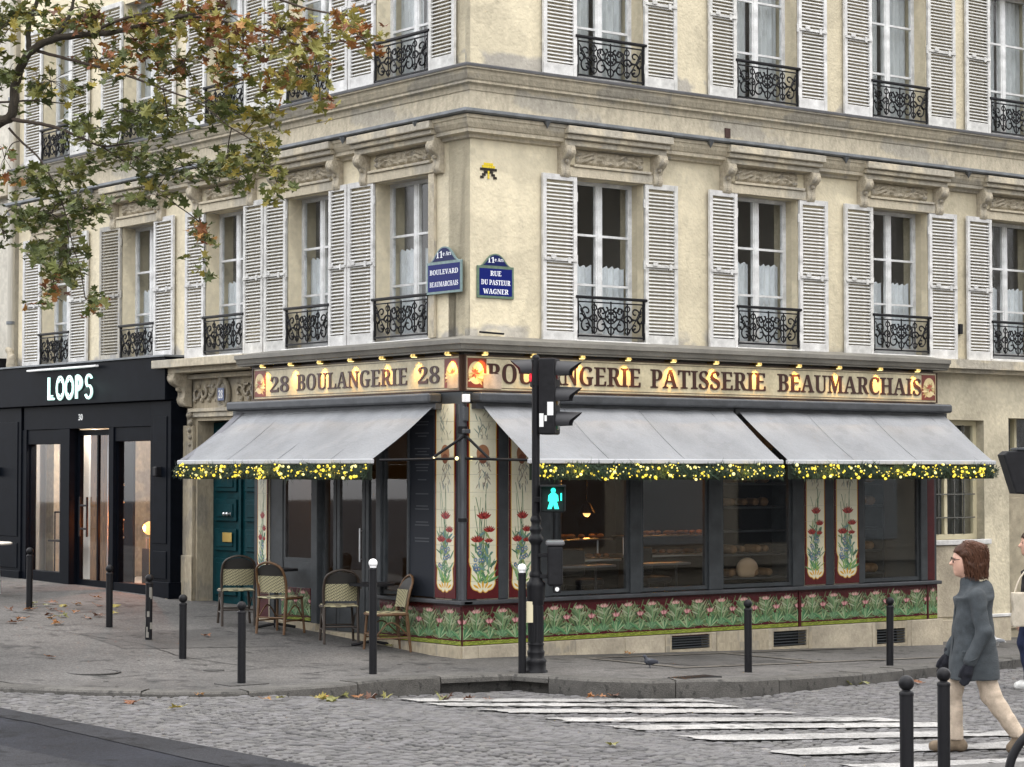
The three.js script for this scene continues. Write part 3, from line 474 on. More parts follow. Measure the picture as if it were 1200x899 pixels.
// louvred shutters
const slatGeo = uvBox(new THREE.BoxGeometry(1, 0.008, 0.034).rotateX(0.68));
let slatParts = 0, shutterSeed = 0;
function shutter(f, a, b, c, d, hinge, mat, ajar = 0.04) {     // hinge: -1 at the left edge, 1 at the right edge
  const w = b - a, h = d - c, o = faceGroup(f, 'shutter', building, hinge < 0 ? a : b, c, 0.01); o.rotation.y += hinge * ajar;
  const x0 = hinge < 0 ? 0 : -w, x1 = x0 + w, S = 0.055, n = Math.round((h - 0.24) / 0.0445), p = (h - 0.24) / n, r = rng(900 + shutterSeed++);
  mesh('frame', [rbox(x0, x0 + S, 0, h, 0, 0.038, 0.004), rbox(x1 - S, x1, 0, h, 0, 0.038, 0.004), rbox(x0 + S, x1 - S, 0, 0.14, 0.002, 0.036, 0.004), rbox(x0 + S, x1 - S, h - 0.07, h, 0.002, 0.036, 0.004)], mat, o);
  const one = f === 'R' && c < 5 && a < 8.3 && slatParts + n < 305, list = [];
  for (let i = 0; i < n; i++) {
    const y = 0.155 + (i + 0.3) * p, tilt = (r() - 0.5) * 0.12;
    if (one) { const m = mesh('slat', slatGeo, mat, o); m.position.set((x0 + x1) / 2, y, 0.019); m.scale.x = w - 2 * S; m.rotation.x = tilt; slatParts++; }
    else list.push(slatGeo.clone().scale(w - 2 * S, 1, 1).rotateX(tilt).translate((x0 + x1) / 2, y, 0.019));
  }
  if (list.length) stuff(mesh('slats', list, mat, o));
  const by = h * 0.485; mesh('locking_bar', [rbox(x0 + 0.01, x1 - 0.01, by, by + 0.035, 0.0385, 0.052, 0.004), box(x0 + w * 0.2, x0 + w * 0.34, by + 0.02, by + 0.06, 0.053, 0.066), box(x0 + w * 0.7, x0 + w * 0.78, by - 0.02, by + 0.05, 0.053, 0.06)], mat, o);
  mesh('hinge', [0.22, h * 0.5, h - 0.25].map((y) => cyl(0.014, 0.014, 0.11, hinge < 0 ? x0 - 0.005 : x1 + 0.005, y, 0.02, 8)), mat, o);
}
const SH_R = [[1.031, 1.56, 2.64, 3.163], [3.693, 4.185, 5.29, 5.796], [6.115, 6.66, 7.765, 8.308], [8.519, 9.048, 10.165, 10.7], [10.95, 11.49, 12.61, 13.15]];
const SH_L = [[-2.455, -1.915, null, null], [-4.415, -3.912, -2.904, -2.48], [-6.471, -5.99, -4.955, -4.44], [-8.961, -8.366, -7.377, -6.802], [-11.484, -10.932, -9.958, -9.361]];
const SHUT = [C.white, C.white2, C.white, C.whiteWorn];
for (let i = 0; i < WIN_R.length; i++) {
  const [a, b] = WIN_R[i], [p, q, s, t] = SH_R[i];
  casement('R', a, b, ...V1, false, 40 + i); casement('R', a, b, ...V2, true, 60 + i); guard('R', a, b, V1[0]); guard('R', a, b, V2[0]);
  shutter('R', p, q, 3.615, 5.62, 1, SHUT[(i * 2) % 3], 0.02 + 0.015 * (i % 2)); shutter('R', s, t, 3.615, 5.62, -1, SHUT[(i * 2 + 1) % 3], 0.03);
  shutter('R', p + 0.01, q, 6.8, 8.9, 1, SHUT[i % 2], 0.022); shutter('R', s, t, 6.8, 8.9, -1, SHUT[(i + 1) % 2], 0.025);
}
for (let i = 0; i < WIN_L.length; i++) {
  const [a, b] = WIN_L[i], [p, q, s, t] = SH_L[i];
  casement('L', a, b, ...V1, false, 80 + i); casement('L', a, b, ...V2, true, 90 + i); guard('L', a, b, V1[0]); guard('L', a, b, V2[0]);
  shutter('L', p, q, 3.64, 5.65, 1, i === 3 ? C.whiteWorn : SHUT[i % 2], 0.03); if (s !== null) shutter('L', s, t, 3.64, 5.65, -1, SHUT[(i + 1) % 2], 0.03);
  shutter('L', p, q, 6.82, 8.9, 1, SHUT[i % 2], 0.025); shutter('L', s ?? -0.77, t ?? -0.24, 6.82, 8.9, -1, SHUT[(i + 1) % 2], 0.025);
}
// vent in the band, small dark sensor box, iron stay
facePart('R', 'air_vent', [box(3.98, 4.07, 6.3, 6.42, 0.031, 0.045)], std({ color: lin(0.06, 0.028, 0.022), map: rep(T.scuff, 0.2) }), building);
facePart('R', 'sensor_box', [rbox(8.36, 8.43, 3.98, 4.12, 0.001, 0.05)], C.black, building);
facePart('R', 'iron_stay', [rod([0.1, 3.7, 0.05], [0.45, 3.69, 0.05], 0.012)], C.iron, building);
// ground floor right of the bakery
const lowWall = std({ map: T.mottle.clone(), color: lin(0.66, 0.6, 0.46), bumpMap: rep(T.grain, 1.1), bumpScale: 0.005 }); lowWall.map.repeat.set(0.35, 0.35); lowWall.map.needsUpdate = true;
facePart('R', 'ground_floor_wall', wallWithHoles(7.45, UR, -0.75, GF, [[7.62, 8.9, 1.16, 2.8], [9.42, 10.75, -0.38, 2.84]], 0.4), lowWall, building);
facePart('R', 'wall_base', [rbox(7.5, 9.4, -0.75, 0.07, 0.001, 0.04), rbox(7.5, 8.63, 0.11, 1.08, 0.001, 0.025)], C.plinth, building);
facePart('R', 'wall_base', [rbox(8.95, 9.4, 0.075, 0.12, 0.001, 0.05)], C.white, building);
{
  const o = faceGroup('R', 'barred_window', building, 8.26, 1.16, -0.14);
  mesh('frame', [box(-0.64, -0.57, 0, 1.64, -0.05, 0), box(0.57, 0.64, 0, 1.64, -0.05, 0), box(-0.57, 0.57, 1.57, 1.64, -0.05, 0), box(-0.57, 0.57, 0, 0.07, -0.05, 0), box(-0.03, 0.03, 0.07, 1.57, -0.05, 0.003)], C.cream, o);
  mesh('sill', [rbox(-0.75, 0.72, -0.07, 0, -0.0, 0.2)], C.white, o);
  for (const x of [-0.3, 0.3]) { const m = mesh('pane', new THREE.PlaneGeometry(0.54, 1.5).translate(x, 0.82, -0.02), C.oldGlass, o); }
  mesh('grille', [...[-0.36, -0.16, 0.16, 0.36].map((x) => box(x - 0.008, x + 0.008, 0.07, 1.57, 0.004, 0.02)), ...[0.3, 0.62, 0.94, 1.26].map((y) => box(-0.57, 0.57, y - 0.008, y + 0.008, 0.021, 0.034))], std({ color: lin(0.1, 0.1, 0.09) }), o);
  const g = new THREE.BoxGeometry(1.5, 2, 1.5).translate(0, 0.82, -1.01); const ix = [...g.index.array]; ix.splice(24, 6); g.setIndex(ix); mesh('room_lining', uvBox(g), std({ color: lin(0.16, 0.16, 0.14), side: THREE.DoubleSide }), o);
  const d = faceGroup('R', 'entrance', building, 10.08, -0.38, -0.3);
  mesh('door_leaf', [box(-0.66, 0.66, 0, 2.3, -0.06, 0), rbox(-0.5, -0.08, 0.25, 2.1, 0, 0.025), rbox(0.08, 0.5, 0.25, 2.1, 0, 0.025)], std({ color: lin(0.42, 0.37, 0.27), map: rep(T.scuff, 1) }), d);
  mesh('frame', [box(-0.66, 0.66, 2.302, 2.36, -0.06, 0.02), box(-0.66, -0.6, 2.362, 3.22, -0.06, 0.02), box(0.6, 0.66, 2.362, 3.22, -0.06, 0.02), box(-0.2, -0.15, 2.362, 3.22, -0.06, 0.02)], C.cream, d);
  mesh('pane', new THREE.PlaneGeometry(1.2, 0.86).translate(0, 2.79, -0.02), C.oldGlass, d);
  mesh('room_lining', box(-0.66, 0.66, 2.3, 3.3, -0.9, -0.85), C.room, d);
}
// stone doorway with the teal door, left front
{
  facePart('L', 'ground_floor_wall', [box(-6.95, -6.2, -0.1, GF - 0.07, -0.4, 0), box(-6.2, -4.3, 2.78, GF - 0.07, -0.4, 0), box(-4.66, -4.26, -0.1, 2.78, -0.4, -0.001)], C.plinth2, building);
  facePart('L', 'portal_pilaster', [rbox(-6.5, -6.24, 0.1, 2.72, 0.001, 0.06, 0.012), rbox(-6.5, -6.21, 0.1, 0.95, 0.061, 0.085, 0.012)], C.plinth2, building);
  const con = mesh('console', consoleGeo, C.carved, building); con.position.set(...onFace('L', -6.42, 2.98, 0.03)); con.rotation.y = FACE.L; con.scale.set(1.4, 1.25, 1.6);
  facePart('L', 'portal_ornament', [...[0, 1, 2, 3, 4].map((i) => ball(0.05 - i * 0.006, -6.3 + 0.02 * (i % 2), 2.86 - i * 0.1, 0.07, 8))], C.carved, building);
  const fz = faceGroup('L', 'carved_frieze', building, -5.35, 3.15, 0.004), g = [], r = rng(8);
  for (const s of [-1, 1]) for (let k = 0; k < 4; k++) { const x = s * (0.28 + k * 0.19); g.push(tube(Array.from({ length: 14 }, (_, i) => { const t = i / 13, a = t * 5.2 + k, q = 0.1 - 0.075 * t; return [x + s * q * Math.cos(a), 0.01 + q * Math.sin(a), 0.02]; }), 0.022, 16, 5)); g.push(ball(0.035, x + s * 0.05, -0.09, 0.01, 8), ball(0.03, x - s * 0.06, 0.1, 0.01, 8)); }
  mesh('carving', uvBox(join(g)), C.carved, fz);
  mesh('moulding', [rbox(-1.0, 0.98, -0.25, -0.2, 0, 0.07), rbox(-1.0, 0.98, -0.32, -0.252, 0, 0.04), rbox(-1.0, 0.98, 0.2, 0.26, 0, 0.1)], C.trim, fz);
  const car = mesh('cartouche', [new THREE.TorusGeometry(0.16, 0.035, 8, 24).scale(0.85, 1.15, 1).translate(-0.11, -0.02, 0.035), new THREE.SphereGeometry(0.15, 16, 10).scale(0.85, 1.15, 0.3).translate(-0.11, -0.02, 0.01), ball(0.06, -0.11, 0.19, 0.05, 8)], C.carved, fz);
  const door = faceGroup('L', 'teal_door', building, -5.44, 0.3, -0.25), gp = [];
  for (const s of [-1, 1]) for (const [y0, y1] of [[0.12, 0.62], [0.72, 1.02], [1.12, 1.42], [1.52, 2.36]]) gp.push(rbox(s * 0.39 - 0.28, s * 0.39 + 0.28, y0, y1, 0.004, 0.03, 0.012), rbox(s * 0.39 - 0.21, s * 0.39 + 0.21, y0 + 0.06, y1 - 0.06, 0.031, 0.045, 0.01));
  mesh('door_leaf', [box(-0.76, 0.0, 0, 2.46, -0.06, 0), box(0.003, 0.76, 0, 2.46, -0.06, -0.001), box(-0.025, 0.025, 0, 2.46, 0.002, 0.035)], C.teal, door);
  for (const q of gp) mesh('panel', q, C.teal, door);
  mesh('letter_plate', [rbox(-0.42, -0.18, 0.84, 0.97, 0.046, 0.058)], C.brass, door);
  mesh('door_knob', [ball(0.03, -0.34, 1.22, 0.075, 10), ball(0.03, -0.26, 1.22, 0.075, 10), rbox(-0.39, -0.21, 1.2, 1.24, 0.046, 0.054)], C.steel, door);
  facePart('L', 'doorstep', [rbox(-6.2, -4.5, 0.2, 0.31, -0.3, 0.12)], C.kerb, building);
}
// neighbouring house beyond the drainpipe
{
  const n = thing('neighbour_house', 'pale plastered house beside the drainpipe, beyond the dark boutique', 'building');
  const m = std({ map: rep(T.mottle, 3.4), color: lin(0.68, 0.65, 0.58), bumpMap: rep(T.grain, 1), bumpScale: 0.005 });
  facePart('L', 'wall', wallWithHoles(-24, -11.9, -0.2, 14, [[-13.6, -12.6, 3.9, 6.0], [-13.6, -12.6, 6.9, 9], [-16.6, -15.6, 3.9, 6.0], [-16.6, -15.6, 6.9, 9]], 0.4), m, n);
  for (const u of [-13.1, -16.1]) for (const v of [3.9, 6.9]) { const w = faceGroup('L', 'window', n, u, v, -0.2); mesh('frame', [box(-0.5, -0.44, 0, 2.1, -0.05, 0), box(0.44, 0.5, 0, 2.1, -0.05, 0), box(-0.44, 0.44, 2.04, 2.1, -0.05, 0), box(-0.03, 0.03, 0, 2.04, -0.05, 0)], C.casement, w); mesh('pane', new THREE.PlaneGeometry(0.88, 2.04).translate(0, 1.02, -0.02), C.oldGlass, w); mesh('room_lining', box(-0.6, 0.6, -0.1, 2.2, -0.6, -0.5), C.room, w); }
  const bal = facePart('L', 'balcony', [rbox(-14.2, -12.05, 3.72, 3.86, 0.001, 0.45), rbox(-14.2, -12.05, 4.3, 4.34, 0.4, 0.44), ...Array.from({ length: 18 }, (_, i) => rod([-14.15 + i * 0.122, 3.86, 0.42], [-14.15 + i * 0.122, 4.3, 0.42], 0.012, 5))], C.iron, n);
  facePart('L', 'string_course', [rbox(-24, -11.9, 6.4, 6.6, 0.001, 0.15), rbox(-24, -11.9, 3.5, 3.68, 0.001, 0.12)], C.trim, n);
  const dp = thing('drainpipe', 'pale painted drainpipe where the two houses meet', 'drainpipe', onFace('L', -11.78, 0, 0.12), FACE.L);
  mesh('pipe', [cyl(0.055, 0.055, 12.6, 0, 6.9, 0, 14)], m, dp); for (const y of [4.4, 6.1, 7.9]) mesh('pipe_clip', [cyl(0.065, 0.065, 0.05, 0, y, 0, 14)], C.zinc, dp);
  const gn = thing('stone_figurine', 'small pale carved figure on the ledge above the boutique sign', 'ornament', onFace('L', -11.72, 3.68, 0.12), FACE.L);
  mesh('figure', netMesh([-0.15, -0.02, -0.15], [0.15, 0.36, 0.15], 0.02, (x, y, z) => smin(smin(bone(x, y, z, [0, 0.05, 0], [0.02, 0.16, 0.02], 0.09, 0.07), bone(x, y, z, [-0.02, 0.27, 0.02], [-0.05, 0.3, 0.04], 0.06, 0.05), 0.05), bone(x, y, z, [0.07, 0.1, 0], [0.1, 0.2, 0.02], 0.035, 0.03), 0.03)), C.carved, gn);
}
// ------------------------------------------------------------------ bakery shopfront
const shop = thing('bakery_shopfront', 'dark grey bakery shopfront with flowered tile panels wrapping the corner', 'shopfront');
const SW = 0.42;                                               // how far the shopfront stands out
// painted tile pictures (flat print on the tiles)
function leaf(c, x, y, len, wid, ang, col) { c.save(); c.translate(x, y); c.rotate(ang); c.fillStyle = col; c.beginPath(); c.moveTo(0, 0); c.quadraticCurveTo(wid, -len * 0.5, 0, -len); c.quadraticCurveTo(-wid, -len * 0.5, 0, 0); c.fill(); c.restore(); }
function panelPicture(seed) {
  return canvasTex(256, 1408, (c, w, h) => {
    const r = rng(seed);
    c.fillStyle = '#4e1216'; c.fillRect(0, 0, w, h);
    c.fillStyle = '#d6d1b8'; c.beginPath(); c.moveTo(18, 0); c.lineTo(18, h - 300); c.quadraticCurveTo(10, h - 260, 34, h - 220); c.lineTo(28, h - 110); c.quadraticCurveTo(40, h - 60, 84, h - 60); c.quadraticCurveTo(110, h - 30, 128, h - 62); c.quadraticCurveTo(146, h - 30, 172, h - 60); c.quadraticCurveTo(216, h - 60, 228, h - 110); c.lineTo(222, h - 220); c.quadraticCurveTo(246, h - 260, 238, h - 300); c.lineTo(238, 0); c.fill();
    c.strokeStyle = '#cda03e'; c.lineWidth = 7; c.stroke();
    for (let i = 0; i < 500; i++) { c.fillStyle = 'rgba(' + (150 + r() * 60 | 0) + ',' + (145 + r() * 55 | 0) + ',110,0.10)'; c.fillRect(32 + r() * 190, r() * (h - 120), 2 + r() * 16, 2 + r() * 10); }
    // stems and leaves
    for (let i = 0; i < 9; i++) { c.strokeStyle = ['#5f7458', '#6c8364', '#4e6650'][i % 3]; c.lineWidth = 4 + r() * 2; c.beginPath(); c.moveTo(128, h - 130); c.bezierCurveTo(128 + (r() - 0.5) * 60, h - 320, 128 + (r() - 0.5) * 120, h - 480, 60 + r() * 136, h - 420 - r() * 420); c.stroke(); }
    for (let i = 0; i < 60; i++) leaf(c, 128 + (r() - 0.5) * 120, h - 140 - r() * 300, 40 + r() * 60, 8 + r() * 12, (r() - 0.5) * 2.2, ['#587a5c', '#6f8f6e', '#3f6350', '#7d8f56', '#5f7f80'][i % 5]);
    for (let i = 0; i < 18; i++) leaf(c, 128 + (r() - 0.5) * 90, h - 110, 60 + r() * 80, 12, (r() - 0.5) * 2.6, ['#4d7a57', '#86a050', '#6b9460'][i % 3]);
    for (let i = 0; i < 9; i++) { const x = 58 + r() * 140, y = h - 210 - r() * 170; c.fillStyle = ['#5c7088', '#6f8496', '#526480'][i % 3]; for (let k = 0; k < 5; k++) { c.beginPath(); c.arc(x + 9 * Math.cos(k * 1.26), y + 9 * Math.sin(k * 1.26), 9, 0, 7); c.fill(); } c.fillStyle = '#d8c46a'; c.beginPath(); c.arc(x, y, 5, 0, 7); c.fill(); }
    for (const [x, y, q] of [[136, h - 600, 30], [180, h - 500, 24], [82, h - 430, 27], [176, h - 420, 18]]) { for (let k = 0; k < 7; k++) leaf(c, x + (k - 3) * 3, y + q * 0.9, q * 2.1, q * 0.6, (k - 3) * 0.32, ['#8f2a26', '#9c3a32', '#7a2022'][k % 3]); c.fillStyle = '#5a0f12'; c.beginPath(); c.arc(x, y + q * 0.4, q * 0.3, 0, 7); c.fill(); }
    c.fillStyle = '#caa23e'; for (let k = -2; k <= 2; k++) leaf(c, 128 + k * 16, h - 74, 56, 16, k * 0.5, '#c99a35');
    // hanging ornament above
    for (let i = 0; i < 40; i++) leaf(c, 90 + r() * 90, 330 + r() * 260, 30 + r() * 40, 8, 2.4 + r() * 1.6, ['#8a8a84', '#6d7a78', '#9a8f7c', '#7a6f66'][i % 4]);
    c.fillStyle = '#9c6f52'; c.beginPath(); c.ellipse(128, 360, 52, 64, 0, 0, 7); c.fill(); c.fillStyle = '#7c5140'; c.beginPath(); c.ellipse(128, 398, 34, 36, 0, 0, 7); c.fill();
    for (let i = 0; i < 26; i++) leaf(c, 128 + (r() - 0.5) * 100, 300 - r() * 260, 40 + r() * 40, 8, (r() - 0.5) * 1.6, ['#8f9388', '#a09a86', '#7d8a80'][i % 3]);
  });
}
const panelMats = [71, 72, 73].map((s) => std({ map: panelPicture(s), roughness: 0.22 }));
const bandMats = [4, 14, 24].map((sd) => std({ roughness: 0.22, map: canvasTex(256, 330, (c, w, h) => {
  const r = rng(sd); c.fillStyle = '#451318'; c.fillRect(0, 0, w, h); c.fillStyle = '#6f7a2c'; c.fillRect(0, h - 34, w, 34);
  for (let i = 0; i < 60; i++) { c.fillStyle = ['#7d8836', '#5f6d28', '#8f9540'][i % 3]; c.fillRect(r() * w, h - 36 + r() * 26, 14 + r() * 20, 5); }
  const plant = (x, s, top) => {
    for (let i = 0; i < 120; i++) leaf(c, x + (r() - 0.5) * 250, h - 40 - r() * 215, 44 + r() * 60, 9 + r() * 8, (r() - 0.5) * 2.4, ['#45583a', '#5a6c46', '#7a8464', '#384a32', '#707c58', '#8a9074'][i % 6]);
    for (let i = 0; i < 26; i++) { const a = (i / 25 - 0.5) * 3.3; leaf(c, x, h - 50 - r() * 60, (130 + r() * 110) * s, 18 * s, a, ['#46593a', '#586a44', '#6f7f58', '#364a32', '#7f8866', '#566f4c'][i % 6]); }
    for (let i = 0; i < 14; i++) leaf(c, x + (r() - 0.5) * 30, h - 150 - r() * 90, (60 + r() * 60) * s, 14 * s, (r() - 0.5) * 2.6, ['#687a56', '#858f70', '#52694a', '#90977c'][i % 4]);
    for (let i = 0; i < 9; i++) leaf(c, x, h - 60, (60 + r() * 30) * s, 17 * s, (i / 8 - 0.5) * 2, ['#5a7a58', '#6a8864', '#4e7050'][i % 3]);
    c.strokeStyle = '#5f8a5c'; c.lineWidth = 7; c.beginPath(); c.moveTo(x, h - 100); c.lineTo(x, top + 20); c.stroke();
    for (let k = 0; k < 7; k++) leaf(c, x + (k - 3) * 5, top + 34, 40 * s, 12, (k - 3) * 0.3, ['#b98a84', '#c9a49c', '#a97a76'][k % 3]);
  };
  plant(128, 1, 26); for (let i = 0; i < 260; i++) { c.fillStyle = 'rgba(' + (r() < 0.5 ? '30,30,24' : '190,190,170') + ',0.10)'; c.fillRect(r() * w, r() * h, 2 + r() * 12, 2 + r() * 6); }
  for (const x of [0, 256]) { for (let i = 0; i < 14; i++) leaf(c, x, h - 46, 60 + r() * 90, 12, (r() - 0.5) * 2.2, ['#3f6b4a', '#8a9f78', '#5c8558'][i % 3]); for (let k = 0; k < 6; k++) leaf(c, x + (k - 2.5) * 5, 150, 46, 12, (k - 2.5) * 0.24, ['#b87f80', '#c79a96', '#9a5f66'][k % 3]); }
}) }));
function tileGeo(w, h, u0, u1, v0, v1) { const g = new RoundedBoxGeometry(w, h, 0.012, 1, 0.0022), p = g.attributes.position, uv = new Float32Array(p.count * 2); for (let i = 0; i < p.count; i++) { uv[2 * i] = lerp(u0, u1, clamp(p.getX(i) / w + 0.5)); uv[2 * i + 1] = lerp(v0, v1, clamp(p.getY(i) / h + 0.5)); } g.setAttribute('uv', new THREE.BufferAttribute(uv, 2)); return g; }
function tilePanel(f, u0, u1, v0, v1, mat, w = SW + 0.002) {
  const o = faceGroup(f, 'tile_panel', shop, (u0 + u1) / 2, v0, w), W = u1 - u0, H = v1 - v0, nx = W > 0.28 ? 2 : 1, ny = 11;
  for (let j = 0; j < ny; j++) for (let i = 0; i < nx; i++) { const m = mesh('tile', tileGeo(W / nx - 0.002, H / ny - 0.002, i / nx, (i + 1) / nx, j / ny, (j + 1) / ny), mat, o); m.position.set(-W / 2 + (i + 0.5) * W / nx, (j + 0.5) * H / ny, 0); }
}
function tileBand(f, u0, u1, v0 = 0.14, v1 = 0.6) {
  const n = Math.max(1, Math.round((u1 - u0) / 0.365)), W = (u1 - u0) / n, g = tileGeo(W - 0.0015, v1 - v0, 0, 1, 0, 1);
  const o = faceGroup(f, 'tile_band', shop, u0, v0, SW + 0.004);
  for (let i = 0; i < n; i++) { const m = mesh('tile', g, bandMats[(i * 2 + (i > 7 ? 1 : 0)) % 3], o); m.position.set((i + 0.5) * W, (v1 - v0) / 2, 0); }
}
// frames: posts, lintels and sills
const PB = 0.66, PT = 2.86;                                    // picture and window heights
const fr = (f, u0, u1, v0, v1, w0 = SW - 0.1, w1 = SW, name = 'post', m = C.shopGrey) => facePart(f, name, [rbox(u0, u1, v0, v1, w0, w1, 0.01)], m, shop);
const backing = (f, u0, u1, v0, v1) => facePart(f, 'backing_board', [box(u0, u1, v0, v1, SW - 0.16, SW - 0.012)], C.plinth, shop);
function shopWindow(f, u0, u1, v0, v1) {
  const o = faceGroup(f, 'shop_window', shop, (u0 + u1) / 2, v0, SW - 0.05), w = u1 - u0, h = v1 - v0, t = 0.045;
  mesh('frame', [box(-w / 2, -w / 2 + t, 0, h, -0.03, 0.02), box(w / 2 - t, w / 2, 0, h, -0.03, 0.02), box(-w / 2 + t, w / 2 - t, 0, t, -0.03, 0.02), box(-w / 2 + t, w / 2 - t, h - t, h, -0.03, 0.02)], C.shopGrey, o);
  const p = mesh('pane', new THREE.PlaneGeometry(w - 2 * t + 0.01, h - 2 * t + 0.01).translate(0, h / 2, 0), C.glass, o); return o;
}
// right front
for (const [a, b] of [[-0.36, 0.085], [0.235, 0.6], [4.96, 5.36], [5.49, 5.97]]) backing('R', a - 0.02, b + 0.02, 0.6, PT);
[[-0.36, 0.085, 0], [0.24, 0.6, 1], [4.975, 5.345, 2], [5.51, 5.955, 0]].forEach(([a, b, m]) => tilePanel('R', a, b, PB, PT, panelMats[m]));
for (const [a, b] of [[-0.385, -0.365], [0.09, 0.235], [0.61, 0.86], [2.07, 2.25], [3.335, 3.555], [4.77, 4.97], [5.35, 5.505], [5.96, 6.06], [7.14, 7.27]]) fr('R', a, b, 0.648, PT);
fr('R', 7.275, 7.42, 0.648, PT, SW - 0.1, SW - 0.01, 'side_post', C.burgundy);
for (const [a, b] of [[0.86, 2.07], [2.25, 3.335], [3.555, 4.77], [6.06, 7.14]]) shopWindow('R', a, b, 0.66, PT - 0.12);
mesh('lintel', sweep([[SW - 0.1, 2.99], [SW, 2.99], [SW, 2.74], [SW - 0.1, 2.74]], -4.1, 7.45), C.shopGrey, shop);
facePart('R', 'sill', [rbox(-0.45, 7.47, 0.6, 0.647, SW - 0.1, SW + 0.07, 0.01)], C.cassette, shop);
facePart('L', 'sill', [rbox(-1.21, 0.49, 0.6, 0.646, SW - 0.1, SW + 0.068, 0.01)], C.cassette, shop);
facePart('R', 'riser', [box(-0.3, 7.45, 0.1, 0.6, SW - 0.12, SW - 0.003)], C.burgundy, shop);
facePart('L', 'riser', [box(-1.21, 0.3, 0.1, 0.6, SW - 0.12, SW - 0.003)], C.burgundy, shop);
tileBand('R', -0.42, 4.84, 0.145, 0.575); tileBand('R', 4.9, 7.23, 0.145, 0.575); tileBand('R', 7.27, 7.44, 0.145, 0.575);
tileBand('L', -1.2, 0.4, 0.145, 0.575);
facePart('R', 'tile_rim', [box(-0.42, 7.44, 0.577, 0.6, SW - 0.002, SW + 0.008)], C.burgundy, shop);
facePart('L', 'tile_rim', [box(-1.2, 0.42, 0.577, 0.6, SW - 0.002, SW + 0.007)], C.burgundy, shop);
facePart('R', 'corner_strip', [box(-0.432, -0.42, 0.14, 0.6, SW, SW + 0.012), box(4.85, 4.89, 0.14, 0.6, SW, SW + 0.016), box(7.235, 7.265, 0.14, 0.6, SW, SW + 0.016)], C.burgundy, shop);
// plinth stones and cellar grilles
{
  const cuts = [-0.43, -0.22, 0.5, 1.2, 1.95, 2.58, 2.66, 3.34, 3.42, 4.3, 4.36, 5.0, 5.06, 6.16, 6.22, 6.82, 6.9, 7.52];
  for (let i = 0; i + 1 < cuts.length; i++) { const [a, b] = [cuts[i], cuts[i + 1]]; if ([2.66, 4.36, 6.22].includes(a)) continue; facePart('R', 'plinth_stone', [rbox(a + 0.002, b - 0.002, -0.5, 0.138, 0.2, SW + 0.035 + 0.003 * (i % 3), 0.008)], [C.plinth, C.plinth2][(i * 5) % 3 === 1 ? 1 : 0], shop); }
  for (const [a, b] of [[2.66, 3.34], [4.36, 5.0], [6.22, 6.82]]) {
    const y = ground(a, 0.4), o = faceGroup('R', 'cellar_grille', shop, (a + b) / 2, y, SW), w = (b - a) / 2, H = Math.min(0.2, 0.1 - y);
    mesh('surround', [box(-w, w, H + 0.02, 0.137 - y, -0.2, 0.032), box(-w, w, -0.3, 0.025, -0.2, 0.032), box(-w, -w + 0.03, 0.025, H + 0.02, -0.2, 0.03), box(w - 0.03, w, 0.025, H + 0.02, -0.2, 0.03)], C.plinth2, o);
    for (let k = 0; k < 5; k++) mesh('bar', box(-w + 0.03, w - 0.03, 0.04 + k * (H - 0.02) / 5, 0.052 + k * (H - 0.02) / 5, -0.005, 0.02), C.shopGrey, o);
    mesh('void', box(-w + 0.03, w - 0.03, 0.025, H + 0.02, -0.2, -0.12), C.shopDark, o);  // solid near-black block, its colour stands in for the shade behind the bars
  }
  let z = 0.43; for (const s of [0.5, 0.62, 0.52]) { facePart('L', 'plinth_stone', [rbox(z - s + 0.002, z - 0.002, -0.4, 0.138, 0.2, SW + 0.035, 0.008)], C.plinth2, shop); z -= s; }
  facePart('L', 'threshold', [rbox(-2.55, -1.212, -0.3, 0.16, -0.3, SW + 0.02), rbox(-3.98, -2.552, -0.3, 0.24, 0.0, SW + 0.03)], C.plinth2, shop);
}
// left front
backing('L', -0.125, 0.32, 0.6, PT); tilePanel('L', -0.1, 0.3, PB, PT, panelMats[1]);
fr('L', -0.135, -0.105, 0.648, PT); fr('L', 0.305, 0.33, 0.648, PT); fr('L', -1.3, -1.2, 0.16, PT); fr('L', -0.66, -0.63, 0.648, PT);
shopWindow('L', -1.2, -0.66, 0.66, PT - 0.12);
// menu board
{
  const o = faceGroup('L', 'menu_board', shop, -0.385, 0.66, SW - 0.02); mesh('board', rbox(-0.245, 0.25, 0, 2.18, -0.06, 0.0), C.menuBoard, o);
  const ink = std({ color: lin(0.055, 0.06, 0.07), roughness: 0.7 }), r = rng(33), g = []; let y = 2.0;
  while (y > 0.5) { const n = 1 + Math.floor(r() * 3); for (let k = 0; k < n; k++) { const w = 0.06 + r() * 0.09; g.push(box(-w, w, y, y + 0.013, 0.0005, 0.002)); y -= 0.035; } y -= 0.06 + r() * 0.08; }
  mesh('chalk_lines', g, ink, o);
}
